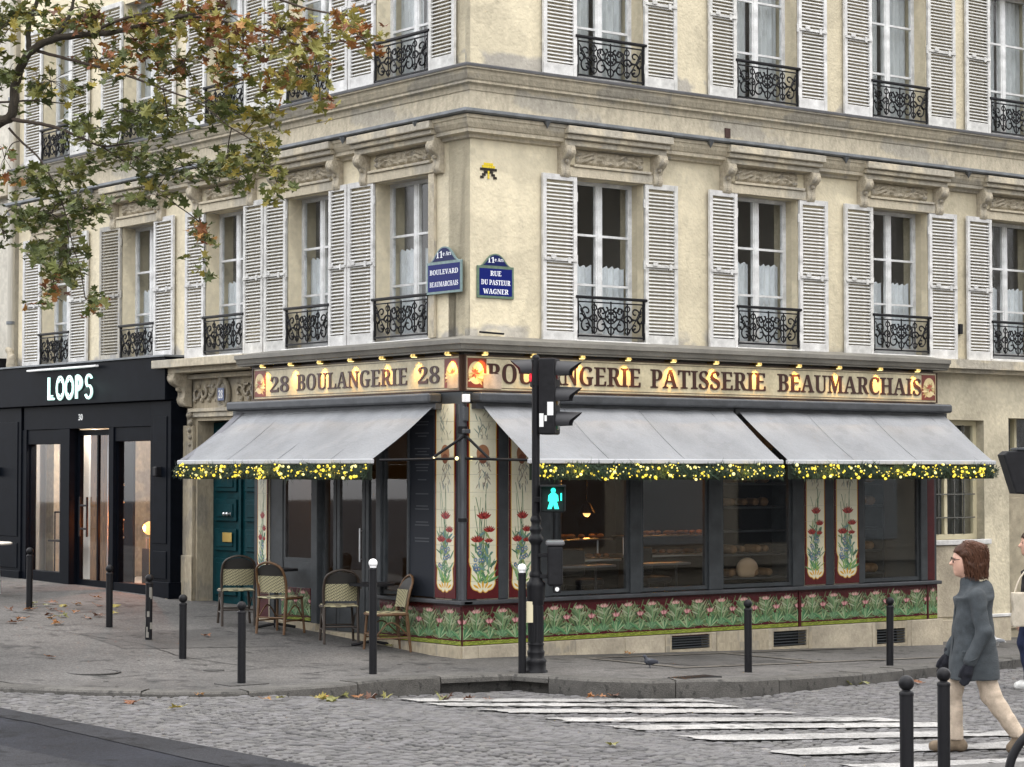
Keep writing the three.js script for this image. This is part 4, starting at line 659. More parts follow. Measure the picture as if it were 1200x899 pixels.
// doors of the bakery and the window past them
{
  const o = faceGroup('L', 'shop_door', shop, -1.93, 0.165, SW - 0.09);
  for (const [x0, x1] of [[-0.62, -0.32], [-0.3, 0.3], [0.32, 0.62]]) {
    mesh('door_frame', [box(x0, x0 + 0.06, 0, 2.55, -0.03, 0.02), box(x1 - 0.06, x1, 0, 2.55, -0.03, 0.02), box(x0 + 0.06, x1 - 0.06, 0, 0.52, -0.028, 0.018), box(x0 + 0.06, x1 - 0.06, 2.46, 2.55, -0.03, 0.02)], C.shopGrey, o);
    mesh('pane', new THREE.PlaneGeometry(x1 - x0 - 0.1, 1.96).translate((x0 + x1) / 2, 1.49, 0), C.glass, o);
  }
  mesh('door_handle', [rod([0.24, 0.85, 0.05], [0.24, 1.25, 0.05], 0.012), rod([0.24, 0.88, 0], [0.24, 0.88, 0.05], 0.008), rod([0.24, 1.22, 0], [0.24, 1.22, 0.05], 0.008)], C.steel, o);
  fr('L', -2.69, -2.552, 0.2, PT, SW - 0.1, SW + 0.01); shopWindow('L', -3.38, -2.69, 0.98, PT - 0.12); facePart('L', 'riser', [rbox(-3.38, -2.69, 0.24, 0.98, SW - 0.1, SW - 0.03)], C.shopGrey, shop);
  tileBand('L', -3.36, -2.7, 0.26, 0.66);
  fr('L', -3.69, -3.385, 0.24, PT, SW - 0.1, SW - 0.02); backing('L', -3.97, -3.68, 0.24, PT); tilePanel('L', -3.95, -3.705, 0.56, PT, panelMats[2]); facePart('L', 'end_board', [box(-4.06, -3.97, 0.2, PT, 0.01, SW - 0.02)], C.shopGrey, shop); facePart('L', 'riser', [box(-3.95, -3.7, 0.24, 0.55, SW - 0.1, SW - 0.01)], C.burgundy, shop);
  facePart('R', 'end_board', [box(7.42, 7.46, 0.14, 3.0, 0.02, SW - 0.02)], C.shopGrey, shop);
}
// corner post: the grey pipe that carries the awning stays
{
  const o = sub('corner_post', shop, [-SW + 0.005, 0, SW - 0.005]); mesh('core', box(0.0, 0.2, 0.648, 2.85, -0.2, 0.0), C.shopGrey, o);
  mesh('pipe', [cyl(0.045, 0.045, 2.2, 0, 1.75, 0, 20)], C.cassette, o);
  mesh('collar', [cyl(0.055, 0.055, 0.04, 0, 1.55, 0, 20), cyl(0.06, 0.06, 0.08, 0, 2.56, 0, 20)], C.black, o);
  mesh('bracket', rbox(-0.03, 0.03, 2.66, 2.82, 0.0, 0.075), C.cassette, o); mesh('clamp', rbox(-0.05, 0.04, 2.52, 2.57, 0.05, 0.1), C.cassette, o);
  mesh('junction_box', [rbox(-0.035, 0.035, 2.87, 2.96, 0.03, 0.1)], C.whiteBall, o);
  const hub = [0, 2.5, 0.05], e1 = [-0.86, 2.22, -0.4], e2 = [0.24, 2.22, 0.9];
  mesh('stay', [rod([0, 2.24, 0], e1, 0.016), rod(hub, [-0.32, 2.24, -0.15], 0.016)], C.black, o);
  mesh('stay', [rod([0, 2.24, 0], e2, 0.016), rod(hub, [0.1, 2.24, 0.36], 0.016)], C.black, o);
  mesh('fairy_bulb', [ball(0.02, -0.3, 2.25, -0.14, 8), ball(0.022, -0.08, 2.24, 0.0, 8), ball(0.022, 0.08, 2.24, 0.06, 8)], std({ color: lin(0.8, 0.7, 0.4), emissive: lin(1, 0.85, 0.4), emissiveIntensity: 0.8 }), o);
}
// the room behind the glass
{
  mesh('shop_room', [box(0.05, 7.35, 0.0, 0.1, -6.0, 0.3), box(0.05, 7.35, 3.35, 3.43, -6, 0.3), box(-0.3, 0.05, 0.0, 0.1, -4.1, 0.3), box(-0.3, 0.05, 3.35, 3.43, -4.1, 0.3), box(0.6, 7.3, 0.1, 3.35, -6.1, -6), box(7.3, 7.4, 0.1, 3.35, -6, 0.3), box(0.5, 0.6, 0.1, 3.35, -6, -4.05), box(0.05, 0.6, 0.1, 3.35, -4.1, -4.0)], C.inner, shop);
  mesh('ceiling_pillar', [box(0.0, 0.35, 0.1, 3.35, -0.35, -0.02)], C.shopDark, shop);
}
// ------------------------------------------------------------------ sign boards
const loader = new FontLoader();
const serif = await loader.loadAsync('fonts/droid/droid_serif_bold.typeface.json');
const sansB = await loader.loadAsync('fonts/droid/droid_sans_bold.typeface.json');
function lettering(text, font, height, width, depth = 0.008) {  // scaled to an exact height and width, origin at its lower left
  const g = new TextGeometry(text, { font, size: 1, depth: 1, curveSegments: 5, bevelEnabled: false }); g.computeBoundingBox(); const b = g.boundingBox;
  return g.translate(-b.min.x, -b.min.y, 0).scale(width / (b.max.x - b.min.x), height / (b.max.y - b.min.y), depth);
}
const ornament = canvasTex(128, 192, (c, w, h) => {
  c.fillStyle = '#6a2a22'; c.fillRect(0, 0, w, h); const r = rng(9);
  c.fillStyle = '#cdb98a'; c.beginPath(); c.ellipse(70, 96, 52, 74, 0, 0, 7); c.fill();
  for (let i = 0; i < 12; i++) leaf(c, 68, 120, 70, 16, (i - 6) * 0.42, ['#b9a673', '#a08a58', '#d4c498'][i % 3]);
  for (let i = 0; i < 8; i++) leaf(c, 76, 100, 34, 14, i * 0.8, ['#8d3a2c', '#a5523c', '#9a8a60'][i % 3]);
  c.strokeStyle = '#6d3a22'; c.lineWidth = 5; c.strokeRect(4, 4, w - 8, h - 8);
});
const ornMat = std({ map: ornament, roughness: 0.4 });
function signBoard(f, u0, u1, v0, v1, label, words, patch) {
  const o = thing('bakery_signboard', label, 'sign', onFace(f, (u0 + u1) / 2, v0, 0.335), FACE[f]), w = (u1 - u0) / 2, h = v1 - v0;
  mesh('board', rbox(-w, w, 0, h, 0, 0.08, 0.006), C.signCream, o);
  mesh('border', [box(-w - 0.012, w + 0.012, -0.014, 0.0, 0, 0.095), box(-w - 0.012, w + 0.012, h, h + 0.012, 0, 0.095), box(-w - 0.012, -w, 0, h, 0, 0.094), box(w, w + 0.012, 0, h, 0, 0.094), box(-w + 0.02, w - 0.02, 0.022, 0.029, 0.0801, 0.083), box(-w + 0.02, w - 0.02, h - 0.029, h - 0.022, 0.0801, 0.083)], C.signEdge, o);
  for (const s of [-1, 1]) { const g = new THREE.PlaneGeometry(0.27, h - 0.05), q = g.attributes.uv; if (s < 0) for (let i = 0; i < q.count; i++) q.setX(i, 1 - q.getX(i)); mesh('painted_ornament', g.translate(s * (w - 0.155), h / 2, 0.0835), ornMat, o); }
  for (const [t, a, b, y, hh] of words) mesh('lettering', lettering(t, serif, hh, b - a).translate(a - (u0 + u1) / 2, y - v0, 0.081), C.brown, o);
  mesh('paper_patch', rbox(patch[0] - (u0 + u1) / 2, patch[1] - (u0 + u1) / 2, patch[2] - v0, patch[3] - v0, 0.086, 0.094, 0.003), C.patch, o);
  return o;
}
signBoard('R', -0.37, 7.46, 3.015, 3.4, 'long cream bakery sign reading boulangerie patisserie Beaumarchais, above the two awnings', [['BOULANGERIE', -0.07, 2.23, 3.095, 0.228], ['PATISSERIE', 2.39, 4.3, 3.095, 0.228], ['BEAUMARCHAIS', 4.51, 7.16, 3.095, 0.228]], [-0.13, 0.13, 3.03, 3.2]);
signBoard('L', -4.06, 0.36, 3.015, 3.4, 'shorter cream bakery sign with the number 28 at both ends, above the teal door side', [['28', -3.66, -3.22, 3.09, 0.2], ['BOULANGERIE', -3.04, -0.66, 3.095, 0.205], ['28', -0.44, -0.02, 3.1, 0.2]], [0.14, 0.35, 3.03, 3.2]);
// downlights along the signs
const lampGlow = std({ color: lin(0.9, 0.8, 0.5), emissive: lin(1, 0.78, 0.3), emissiveIntensity: 0.8 });
function downlight(f, u, where) {
  const o = thing('sign_downlight', 'small lit yellow downlight ' + where, 'lamp', onFace(f, u, 3.44, 0.485), FACE[f], f === 'R' ? 'downlights over the long sign' : 'downlights over the short sign');
  mesh('housing', [cyl(0.04, 0.048, 0.03, 0, -0.012, 0, 12), box(-0.015, 0.015, -0.02, 0.005, -0.14, 0)], C.brass, o);
  mesh('lens', cyl(0.034, 0.034, 0.008, 0, -0.032, 0, 12), lampGlow, o);
  const l = new THREE.SpotLight(0xffc65a, 0.95, 0, 0.85, 0.9, 2); l.position.set(0, -0.045, 0); l.target.position.set(0, -0.5, -0.1); l.castShadow = true; l.shadow.radius = 1.5; o.add(l, l.target);
}
[[-0.156, 'over the corner ornament of the long bakery sign'], [0.544, 'over the U of boulangerie on the long sign'], [1.268, 'over the G of boulangerie on the long sign'], [1.977, 'over the I of boulangerie on the long sign'], [2.696, 'over the first A of patisserie'], [3.396, 'over the middle S letters of patisserie'], [4.118, 'over the last E of patisserie'], [4.817, 'over the first E of Beaumarchais on the long sign'], [5.539, 'over the M of Beaumarchais on the long sign'], [6.299, 'over the H of Beaumarchais on the long sign'], [7.017, 'over the final S of Beaumarchais on the long sign']].forEach(([u, t]) => downlight('R', u, t));
[[-3.73, 'over the ornament beside the carved portal'], [-3.065, 'between the first 28 and boulangerie on the short sign'], [-2.406, 'over the U of boulangerie on the short sign'], [-1.733, 'over the G of boulangerie on the short sign'], [-1.068, 'over the I of boulangerie on the short sign'], [-0.429, 'over the second 28 of the short sign'], [0.237, 'over the corner ornament of the short sign']].forEach(([u, t]) => downlight('L', u, t));
// ------------------------------------------------------------------ awnings and their light garlands
function awning(f, u0, u1, label, sideEdge) {
  const o = thing('awning', label, 'awning', onFace(f, (u0 + u1) / 2, 0, 0), FACE[f], 'pale grey shop awnings'), w = (u1 - u0) / 2, nx = 120, ny = 20, pos = [], uv = [], idx = [];
  const A = [0.5, 2.845], B = [1.36, 2.225], r = rng(Math.round(u0 * 100) + 7);
  for (let j = 0; j <= ny; j++) for (let i = 0; i <= nx; i++) {
    const s = i / nx, t = j / ny, x = lerp(-w, w, s), sag = -0.035 * Math.sin(t * Math.PI) * (1 - 0.4 * Math.pow(2 * s - 1, 4)), rip = 0.011 * Math.sin(x * 4.1 + 0.6 + t * 2.2) * Math.sin(t * Math.PI) + 0.004 * Math.sin(x * 11 - t * 3) + 0.006 * (fbm(x * 1.7 + 40 + u0, t * 3 + 9, 997, 3) - 0.5) - 0.008 * Math.pow(Math.abs(Math.sin(x * 1.37 + 0.4)), 12) * Math.sin(t * Math.PI);
    pos.push(x, lerp(A[1], B[1], t) + sag + rip, lerp(A[0], B[0], t) - sag * 0.4); uv.push(x, t * 1.06);
  }
  for (let j = 0; j < ny; j++) for (let i = 0; i < nx; i++) { const a = j * (nx + 1) + i; idx.push(a, a + nx + 1, a + 1, a + 1, a + nx + 1, a + nx + 2); }
  const g = new THREE.BufferGeometry(); g.setAttribute('position', new THREE.Float32BufferAttribute(pos, 3)); g.setAttribute('uv', new THREE.Float32BufferAttribute(uv, 2)); g.setIndex(idx); g.computeVertexNormals();
  mesh('canopy', g, C.awning, o);
  mesh('seam', Array.from({ length: Math.floor(w * 2 / 1.15) }, (_, k) => { const x = -w + (k + 1) * 1.15; return tube(Array.from({ length: 6 }, (_, i) => { const t = i / 5; return [x, lerp(A[1], B[1], t) - 0.035 * Math.sin(t * Math.PI) + 0.004, lerp(A[0], B[0], t) + 0.014 * Math.sin(t * Math.PI)]; }), 0.0022, 10, 5); }), C.awning, o);
  mesh('front_bar', [rbox(-w - 0.02, w + 0.02, 2.18, 2.235, 1.335, 1.385, 0.012)], C.frontBar, o);
  mesh('cassette', [rbox(-w - 0.12, w + 0.06, 2.87, 2.985, 0.43, 0.62, 0.03), box(-w - 0.1, w + 0.05, 2.8, 2.868, 0.43, 0.52)], C.cassette, o);
  for (const s of [-1, 1]) mesh('folding_arm', [rod([s * (w - 0.35), 2.75, 0.46], [s * (w - 0.75), 2.45, 0.95], 0.022), rod([s * (w - 0.75), 2.45, 0.95], [s * (w - 0.3), 2.2, 1.34], 0.022)], C.cassette, o);
  mesh('valance', [box(-w, w, 2.0, 2.178, 1.352, 1.358)], std({ color: lin(0.01, 0.018, 0.01), roughness: 0.95 }), o);
  if (sideEdge) mesh('edge_band', (() => { const q = []; for (let j = 0; j < 10; j++) { const t0 = j / 10, t1 = (j + 1) / 10, P = (t, x) => [x, lerp(A[1], B[1], t) - 0.035 * Math.sin(t * Math.PI) + 0.007, lerp(A[0], B[0], t) + 0.01]; const a = P(t0, -w), b = P(t1, -w), c = P(t1, -w + 0.16), d = P(t0, -w + 0.16); q.push(...a, ...b, ...c, ...a, ...c, ...d); } const e = new THREE.BufferGeometry(); e.setAttribute('position', new THREE.Float32BufferAttribute(q, 3)); e.computeVertexNormals(); return uvBox(e); })(), C.awningEdge, o);
  return o;
}
awning('L', -4.3, -0.01, 'pale grey fabric awning over the cafe chairs by the teal door', true);
awning('R', -0.2, 3.64, 'pale grey fabric awning nearest the corner post, behind the traffic light', false);
awning('R', 3.755, 7.5, 'pale grey fabric awning at the end away from the corner post', false);
const needleMats = [lin(0.012, 0.034, 0.012), lin(0.022, 0.05, 0.016), lin(0.008, 0.022, 0.01)].map((c) => std({ color: c, roughness: 0.7, side: THREE.DoubleSide }));
const bulbMat = std({ color: lin(0.35, 0.27, 0.04), emissive: lin(1, 0.76, 0.07), emissiveIntensity: 0.6 });
const bulbPale = std({ color: lin(0.4, 0.36, 0.15), emissive: lin(1, 0.9, 0.36), emissiveIntensity: 0.55 });
function garland(f, u0, u1, label) {
  const o = thing('light_garland', label, 'garland', onFace(f, (u0 + u1) / 2, 2.02, 1.37), FACE[f], 'lit fir garlands along the awnings'), w = (u1 - u0) / 2, r = rng(Math.round(u0 * 31) + 400);
  const tuft = []; const per = needleMats.map(() => []);
  const quad = (x, y, z, len, a, b) => { const dx = Math.cos(a) * Math.cos(b) * len, dy = Math.sin(a) * len, dz = Math.cos(a) * Math.sin(b) * len, n = 0.006; return [x - dy * n / len, y + dx * n / len, z, x + dy * n / len, y - dx * n / len, z, x + dx, y + dy, z + dz]; };
  const N = Math.round((u1 - u0) * 1100);
  for (let i = 0; i < N; i++) { const x = -w + r() * 2 * w, y = 0.08 + 0.085 * (r() + r() - 1) + 0.014 * Math.sin(x * 9) + 0.02 * (fbm(x * 3 + 50, 7, 997, 3) - 0.5), z = 0.02 + 0.06 * r(); per[Math.floor(r() * 3)].push(...quad(x, y, z, 0.03 + r() * r() * 0.09, r() * 6.28, r() * 3.14)); }
  per.forEach((p, k) => { const g = new THREE.BufferGeometry(); g.setAttribute('position', new THREE.Float32BufferAttribute(p, 3)); g.computeVertexNormals(); stuff(mesh('fir_needles', uvBox(g), needleMats[k], o)); });
  const b = [[], []], n = Math.round((u1 - u0) * 52);
  for (let i = 0; i < n; i++) { const big = r() < 0.22, c = r() < 0.55; const x = c ? -w + r() * 2 * w : -w + (Math.floor(r() * w * 2 / 0.45) + 0.5) * 0.45 + (r() + r() - 1) * 0.16; if (Math.abs(x) > w) continue; b[r() < 0.7 ? 0 : 1].push(new THREE.IcosahedronGeometry(big ? 0.015 + r() * 0.007 : 0.006 + r() * 0.006, 1).translate(x, 0.075 + 0.016 * Math.sin(x * 9) + 0.16 * (r() - 0.5), 0.04 + r() * 0.05)); }
  stuff(mesh('fairy_bulbs', b[0], bulbMat, o)); stuff(mesh('fairy_bulbs', b[1], bulbPale, o));
  for (let k = 0; k < 3; k++) { const l = new THREE.PointLight(0xffd860, 0.035, 0, 2); l.position.set(lerp(-w, w, (k + 0.5) / 3), 0.07, 0.13); l.castShadow = true; o.add(l); }
}
garland('L', -4.3, -0.02, 'lit fir garland along the awning over the cafe chairs');
garland('R', -0.19, 3.62, 'lit fir garland along the awning behind the traffic light');
garland('R', 3.77, 7.5, 'lit fir garland along the awning beside the barred window');
// ------------------------------------------------------------------ things inside the bakery, seen through the glass
const warmGlow = std({ color: lin(0.9, 0.6, 0.3), emissive: lin(1, 0.5, 0.16), emissiveIntensity: 1.0 });
function pendant(x, y, z, label, power) {
  const o = thing('pendant_lamp', label, 'lamp', [x, y, z], 0, 'warm pendant lamps inside the bakery');
  mesh('shade', lathe([[0.02, 0.14], [0.05, 0.12], [0.11, 0.0], [0.1, 0.0]], 16), C.black, o); mesh('bulb', ball(0.05, 0, 0.0, 0, 10), warmGlow, o); mesh('cord', cyl(0.006, 0.006, 3.35 - y - 0.14, 0, (3.35 - y + 0.14) / 2, 0, 6), C.black, o);
  const l = new THREE.PointLight(0xffa54a, power, 0, 2); l.position.set(0, -0.1, 0); l.castShadow = true; o.add(l);
}
pendant(1.7, 2.1, -1.7, 'warm pendant lamp over the lit pastry counter inside', 0.8); pendant(3.1, 2.05, -1.2, 'warm pendant lamp beside the grey pillar inside', 0.3); pendant(3.4, 1.55, -2.0, 'low warm lamp further back in the bakery', 0.25); pendant(6.5, 2.2, -1.9, 'warm pendant lamp behind the end shelves inside', 0.35); pendant(0.9, 2.1, -3.4, 'warm pendant lamp behind the bakery doors', 0.25);
function counter(x, z, w, label) {
  const o = thing('pastry_counter', label, 'counter', [x, 0.1, z], 0), r = rng(x * 50);
  mesh('cabinet', rbox(-w / 2, w / 2, 0, 0.85, -0.3, 0.3), C.shopDark, o); mesh('worktop', rbox(-w / 2 - 0.02, w / 2 + 0.02, 0.852, 0.885, -0.32, 0.34), C.steel, o);
  mesh('tray', rbox(-w / 2 + 0.05, w / 2 - 0.05, 1.12, 1.135, -0.2, 0.25), C.steel, o); mesh('tray_leg', [-1, 1].map((s) => rod([s * (w / 2 - 0.1), 0.885, 0], [s * (w / 2 - 0.1), 1.12, 0], 0.012)), C.steel, o);
  for (let i = 0; i < Math.round(w * 10); i++) for (const y of [0.9, 1.15]) { const m = mesh('pastry', new THREE.SphereGeometry(0.05, 8, 6).scale(1.3, 0.6, 0.8), C.loaf, o); m.position.set(-w / 2 + 0.1 + i * (w - 0.2) / Math.round(w * 10) + r() * 0.03, y + 0.02, (r() - 0.2) * 0.25 + (y > 1 ? 0.05 : 0.1)); m.rotation.y = r() * 3; }
}
counter(1.45, -1.0, 1.1, 'pastry counter lit gold behind the window by the traffic light'); counter(2.9, -1.6, 0.9, 'pastry counter behind the middle bakery window'); counter(5.2, -2.2, 2.2, 'long pastry counter deep behind the bread shelves'); pendant(5.0, 2.1, -2.4, 'warm pendant lamp over the long counter deep inside', 0.8);
function shelves(x, z, w, n, label) {
  const o = thing('bread_shelf', label, 'shelf', [x, 0.1, z], 0), r = rng(x * 77);
  mesh('side_panel', rbox(-w / 2, -w / 2 + 0.03, 0, 2.3, -0.18, 0.18), C.shopGrey, o); mesh('side_panel', rbox(w / 2 - 0.03, w / 2, 0, 2.3, -0.18, 0.18), C.shopGrey, o); mesh('back_panel', box(-w / 2 + 0.03, w / 2 - 0.03, 0.02, 2.3, -0.19, -0.17), C.shopDark, o);
  for (let k = 0; k < n; k++) { const y = 0.62 + k * 1.5 / n; mesh('shelf_board', rbox(-w / 2 + 0.03, w / 2 - 0.03, y, y + 0.025, -0.165, 0.18), C.shopGrey, o); if (k !== 2) for (let i = 0; i < 4; i++) { const m = mesh('loaf', new THREE.CapsuleGeometry(0.04 + r() * 0.025, 0.12 + r() * 0.1, 4, 8).rotateX(1.57), C.loaf, o); m.position.set(-w / 2 + 0.2 + i * (w - 0.4) / 4.2 + r() * 0.04, y + 0.085, 0.02 + 0.06 * r()); m.rotation.y = (r() - 0.5); } }
}
shelves(4.72, -0.35, 1.25, 5, 'dark shelves with loaves behind the window beside the paired tile panels'); shelves(6.85, -0.4, 0.55, 5, 'narrow shelves with loaves behind the end bakery window');
mesh('paper_bag', uvBox(netMesh([-0.2, -0.02, -0.13], [0.2, 0.26, 0.13], 0.02, (x, y, z) => Math.max(egg(x, y, z, [0, 0.1, 0], [0.17, 0.15, 0.1]), -y) )), std({ color: lin(0.42, 0.3, 0.19), roughness: 0.9 }), tag(sub('x', scene, [4.62, 0.745, -0.26]), 'crumpled brown paper bag on the lowest shelf with loaves', 'bag')).parent.name = 'bread_bag';
for (const [x, z] of [[1.95, -0.35], [3.0, -0.3]]) { const o = thing('high_stool', x < 2.5 ? 'dark padded stool behind the window by the traffic light' : 'dark padded stool behind the middle bakery window', 'stool', [x, 0.1, z]); mesh('seat', rbox(-0.2, 0.2, 0.62, 0.7, -0.2, 0.2, 0.03), C.blackMatt, o); mesh('backrest', rbox(-0.2, 0.2, 0.72, 1.05, -0.22, -0.16, 0.03), C.blackMatt, o); for (const a of [-1, 1]) for (const b of [-1, 1]) mesh('leg', rod([a * 0.17, 0, b * 0.17], [a * 0.14, 0.62, b * 0.14], 0.015), C.black, o); }
for (const [a, b] of [[0.95, 2.0], [2.32, 3.2]]) { const o = thing('window_bar', a < 2 ? 'thin counter board along the window by the traffic light' : 'thin counter board along the middle bakery window', 'counter', [(a + b) / 2, 0.1, 0.12]); mesh('board', rbox(-(b - a) / 2, (b - a) / 2, 0.86, 0.885, -0.12, 0.12), C.cassette, o); for (const s of [-1, 1]) mesh('support', rod([s * 0.3, 0, 0], [s * 0.3, 0.86, 0], 0.015), C.black, o); }
{ const o = thing('interior_column', 'slim grey column inside between the bakery windows', 'column', [1.95, 0.1, -0.85]); mesh('shaft', cyl(0.07, 0.07, 3.25, 0, 1.625, 0, 16), C.cassette, o); mesh('foot', cyl(0.1, 0.1, 0.06, 0, 0.03, 0, 16), C.cassette, o); }
// ------------------------------------------------------------------ the dark boutique left of the teal door
{
  const o = thing('boutique_shopfront', 'dark navy boutique front with glowing white lettering and glass door', 'shopfront'), W = 0.25, f = 'L';
  const P = (name, g, m = C.navy) => facePart(f, name, g, m, o);
  P('fascia', [rbox(-12.6, -6.5, 3.07, 3.66, 0.0, 0.34, 0.01)]); P('fascia_ledge', [rbox(-12.6, -6.48, 3.662, 3.69, 0, 0.37, 0.005)], C.zinc);
  P('lower_fascia', [rbox(-11.05, -7.09, 2.72, 3.066, 0.05, W - 0.02, 0.006)]);
  const pil = (a, b) => { const q = faceGroup(f, 'pilaster', o, (a + b) / 2, 0, 0), w = (b - a) / 2; mesh('shaft', rbox(-w, w, 0.3, 3.066, 0, W, 0.008), C.navy, q); mesh('panel', [rbox(-w + 0.1, w - 0.1, 1.1, 2.85, W - 0.004, W + 0.012, 0.01), rbox(-w + 0.1, w - 0.1, 0.62, 1.0, W - 0.004, W + 0.012, 0.01)], C.navy, q); mesh('base_block', rbox(-w - 0.015, w + 0.015, 0.3, 0.58, 0, W + 0.03, 0.008), C.navy, q); mesh('wall_lamp', rbox(-0.05, 0.05, 2.02, 2.16, W + 0.001, W + 0.1, 0.02), C.black, q); };
  pil(-12.6, -11.1); pil(-7.06, -6.49);
  P('transom', [rbox(-11.08, -9.6, 2.5, 2.72, 0.06, W - 0.04, 0.006)]); P('transom', [rbox(-8.26, -7.07, 2.52, 2.72, 0.06, W - 0.04, 0.006)]);
  P('riser', [rbox(-11.08, -9.56, 0.4, 0.6, 0.06, W - 0.03, 0.006)]); P('riser', [rbox(-8.28, -7.07, 0.38, 0.52, 0.06, W - 0.03, 0.006)]);
  P('post', rbox(-11.1, -10.96, 0.4, 2.72, 0.06, W - 0.02, 0.006)); P('post', rbox(-9.84, -9.54, 0.35, 2.72, 0.06, W - 0.02, 0.006)); P('post', rbox(-8.32, -8.18, 0.35, 2.72, 0.06, W - 0.02, 0.006)); P('post', rbox(-7.1, -7.05, 0.35, 2.72, 0.06, W - 0.02, 0.006));
  for (const [a, b, c, d] of [[-10.96, -9.84, 0.6, 2.5], [-8.18, -7.1, 0.52, 2.52]]) { const q = faceGroup(f, 'display_window', o, (a + b) / 2, c, 0.14); mesh('pane', new THREE.PlaneGeometry(b - a, d - c).translate(0, (d - c) / 2, 0), C.glass, q); mesh('bead', [box(-(b - a) / 2, -(b - a) / 2 + 0.025, 0, d - c, 0.003, 0.025), box((b - a) / 2 - 0.025, (b - a) / 2, 0, d - c, 0.003, 0.025)], C.navy, q); }
  const d = faceGroup(f, 'glass_door', o, -8.93, 0.42, 0.08);
  mesh('frame', [box(-0.6, -0.52, 0, 2.28, -0.04, 0.02), box(0.52, 0.6, 0, 2.28, -0.04, 0.02), box(-0.52, 0.52, 2.2, 2.28, -0.04, 0.02), box(-0.52, 0.52, 0, 0.09, -0.04, 0.02), box(-0.01, 0.03, 0.09, 2.2, -0.03, 0.01)], C.navy, d);
  for (const [a, b] of [[-0.52, -0.01], [0.03, 0.52]]) mesh('pane', new THREE.PlaneGeometry(b - a, 2.11).translate((a + b) / 2, 1.145, -0.01), C.glass, d);
  mesh('door_handle', [rbox(-0.42, -0.39, 0.72, 1.3, 0.06, 0.09), rbox(-0.2, -0.17, 0.72, 1.3, 0.06, 0.09), rbox(-0.42, -0.17, 0.82, 0.85, 0.06, 0.085), rbox(-0.42, -0.17, 1.16, 1.19, 0.06, 0.085), rbox(-0.41, -0.39, 0.83, 0.85, 0, 0.06), rbox(-0.41, -0.39, 1.17, 1.19, 0, 0.06)], C.black, d);
  P('step', rbox(-11.05, -9.5, 0.2, 0.41, 0.0, W + 0.06), C.plinth2); P('step', rbox(-9.48, -8.3, 0.2, 0.385, 0.0, W + 0.02), C.plinth2); P('step', rbox(-8.28, -6.5, 0.1, 0.36, 0, W + 0.05), C.plinth2);
  const num = lettering('30', sansB, 0.09, 0.13, 0.004).translate(-9.25, 2.84, W - 0.018); P('house_number', num, C.sticker);
  P('picture_light', [rbox(-10.55, -8.35, 3.585, 3.615, 0.38, 0.44, 0.008), box(-10.2, -10.18, 3.6, 3.612, 0.34, 0.38), box(-8.7, -8.68, 3.6, 3.612, 0.34, 0.38)], C.sticker);
  // glowing letters
  const neon = std({ color: lin(0.7, 0.9, 0.85), emissive: lin(0.62, 1, 0.92), emissiveIntensity: 0.42 });
  const H = 0.335, y0 = 3.15, X0 = -9.985, adv = 0.295, bar = (a, b, r = 0.017) => rod([a[0], a[1], 0.36], [b[0], b[1], 0.36], r, 8), arc = (cx, cy, rx, ry, a0, a1, r = 0.017) => tube(Array.from({ length: 18 }, (_, i) => { const a = lerp(a0, a1, i / 17); return [cx + rx * Math.cos(a), cy + ry * Math.sin(a), 0.36]; }), r, 26, 7);
  const L = [];
  L.push([bar([X0 + 0.03, y0], [X0 + 0.03, y0 + H], 0.024), bar([X0 + 0.02, y0 + 0.015], [X0 + 0.19, y0 + 0.015], 0.02), bar([X0 + 0.06, y0 + 0.06], [X0 + 0.16, y0 + 0.06], 0.009)]);
  for (const k of [1, 2]) { const cx = X0 + adv * k + 0.1, cy = y0 + H / 2; L.push([arc(cx, cy, 0.112, H / 2, 0.0, 6.283, 0.017), arc(cx, cy, 0.062, H / 2 - 0.045, 0.7, 2.44, 0.008), arc(cx, cy, 0.062, H / 2 - 0.045, 3.84, 5.58, 0.008)]); }
  { const x = X0 + adv * 3 + 0.03; L.push([bar([x, y0], [x, y0 + H], 0.024), arc(x + 0.02, y0 + H * 0.68, 0.14, H * 0.31, -1.57, 1.57, 0.022), arc(x + 0.02, y0 + H * 0.68, 0.08, H * 0.2, -1.4, 1.4, 0.012)]); }
  { const x = X0 + adv * 4 + 0.06; L.push([arc(x + 0.06, y0 + H * 0.74, 0.085, H * 0.25, 0.5, 4.2, 0.021), arc(x + 0.05, y0 + H * 0.27, 0.095, H * 0.27, -2.7, 1.25, 0.021)]); }
  const s = thing('boutique_sign_letters', 'glowing white LOOPS letters on the navy fascia', 'sign', [0, 0, 0], FACE.L);
  for (const g of L) mesh('letter', g, neon, s);
  const rl = new THREE.PointLight(0xbff5ea, 0.06, 0, 2); rl.position.set(X0 + 0.75, y0 + 0.16, 0.52); rl.castShadow = true; s.add(rl);
  // interior
  P('interior', [box(-12, -6.6, 0.36, 0.42, -4, 0.0), box(-12, -6.6, 3.0, 3.06, -4, 0.0), box(-12.05, -12, 0.42, 3.0, -4, 0.0), box(-6.62, -6.57, 0.42, 3, -4, 0)], C.innerWhite); P('back_wall', [box(-12, -6.6, 0.42, 3, -4.05, -4)], C.innerWhite);
  const pw = thing('wooden_partition', 'warm wooden panel standing behind the boutique glass door', 'panel', onFace(f, -9.75, 0.42, -0.4), FACE.L); mesh('panel', rbox(-0.3, 0.24, 0, 2.3, -0.02, 0.02), C.wood, pw); mesh('edge_strip', rbox(0.242, 0.27, 0, 2.3, -0.02, 0.025), C.steel, pw);
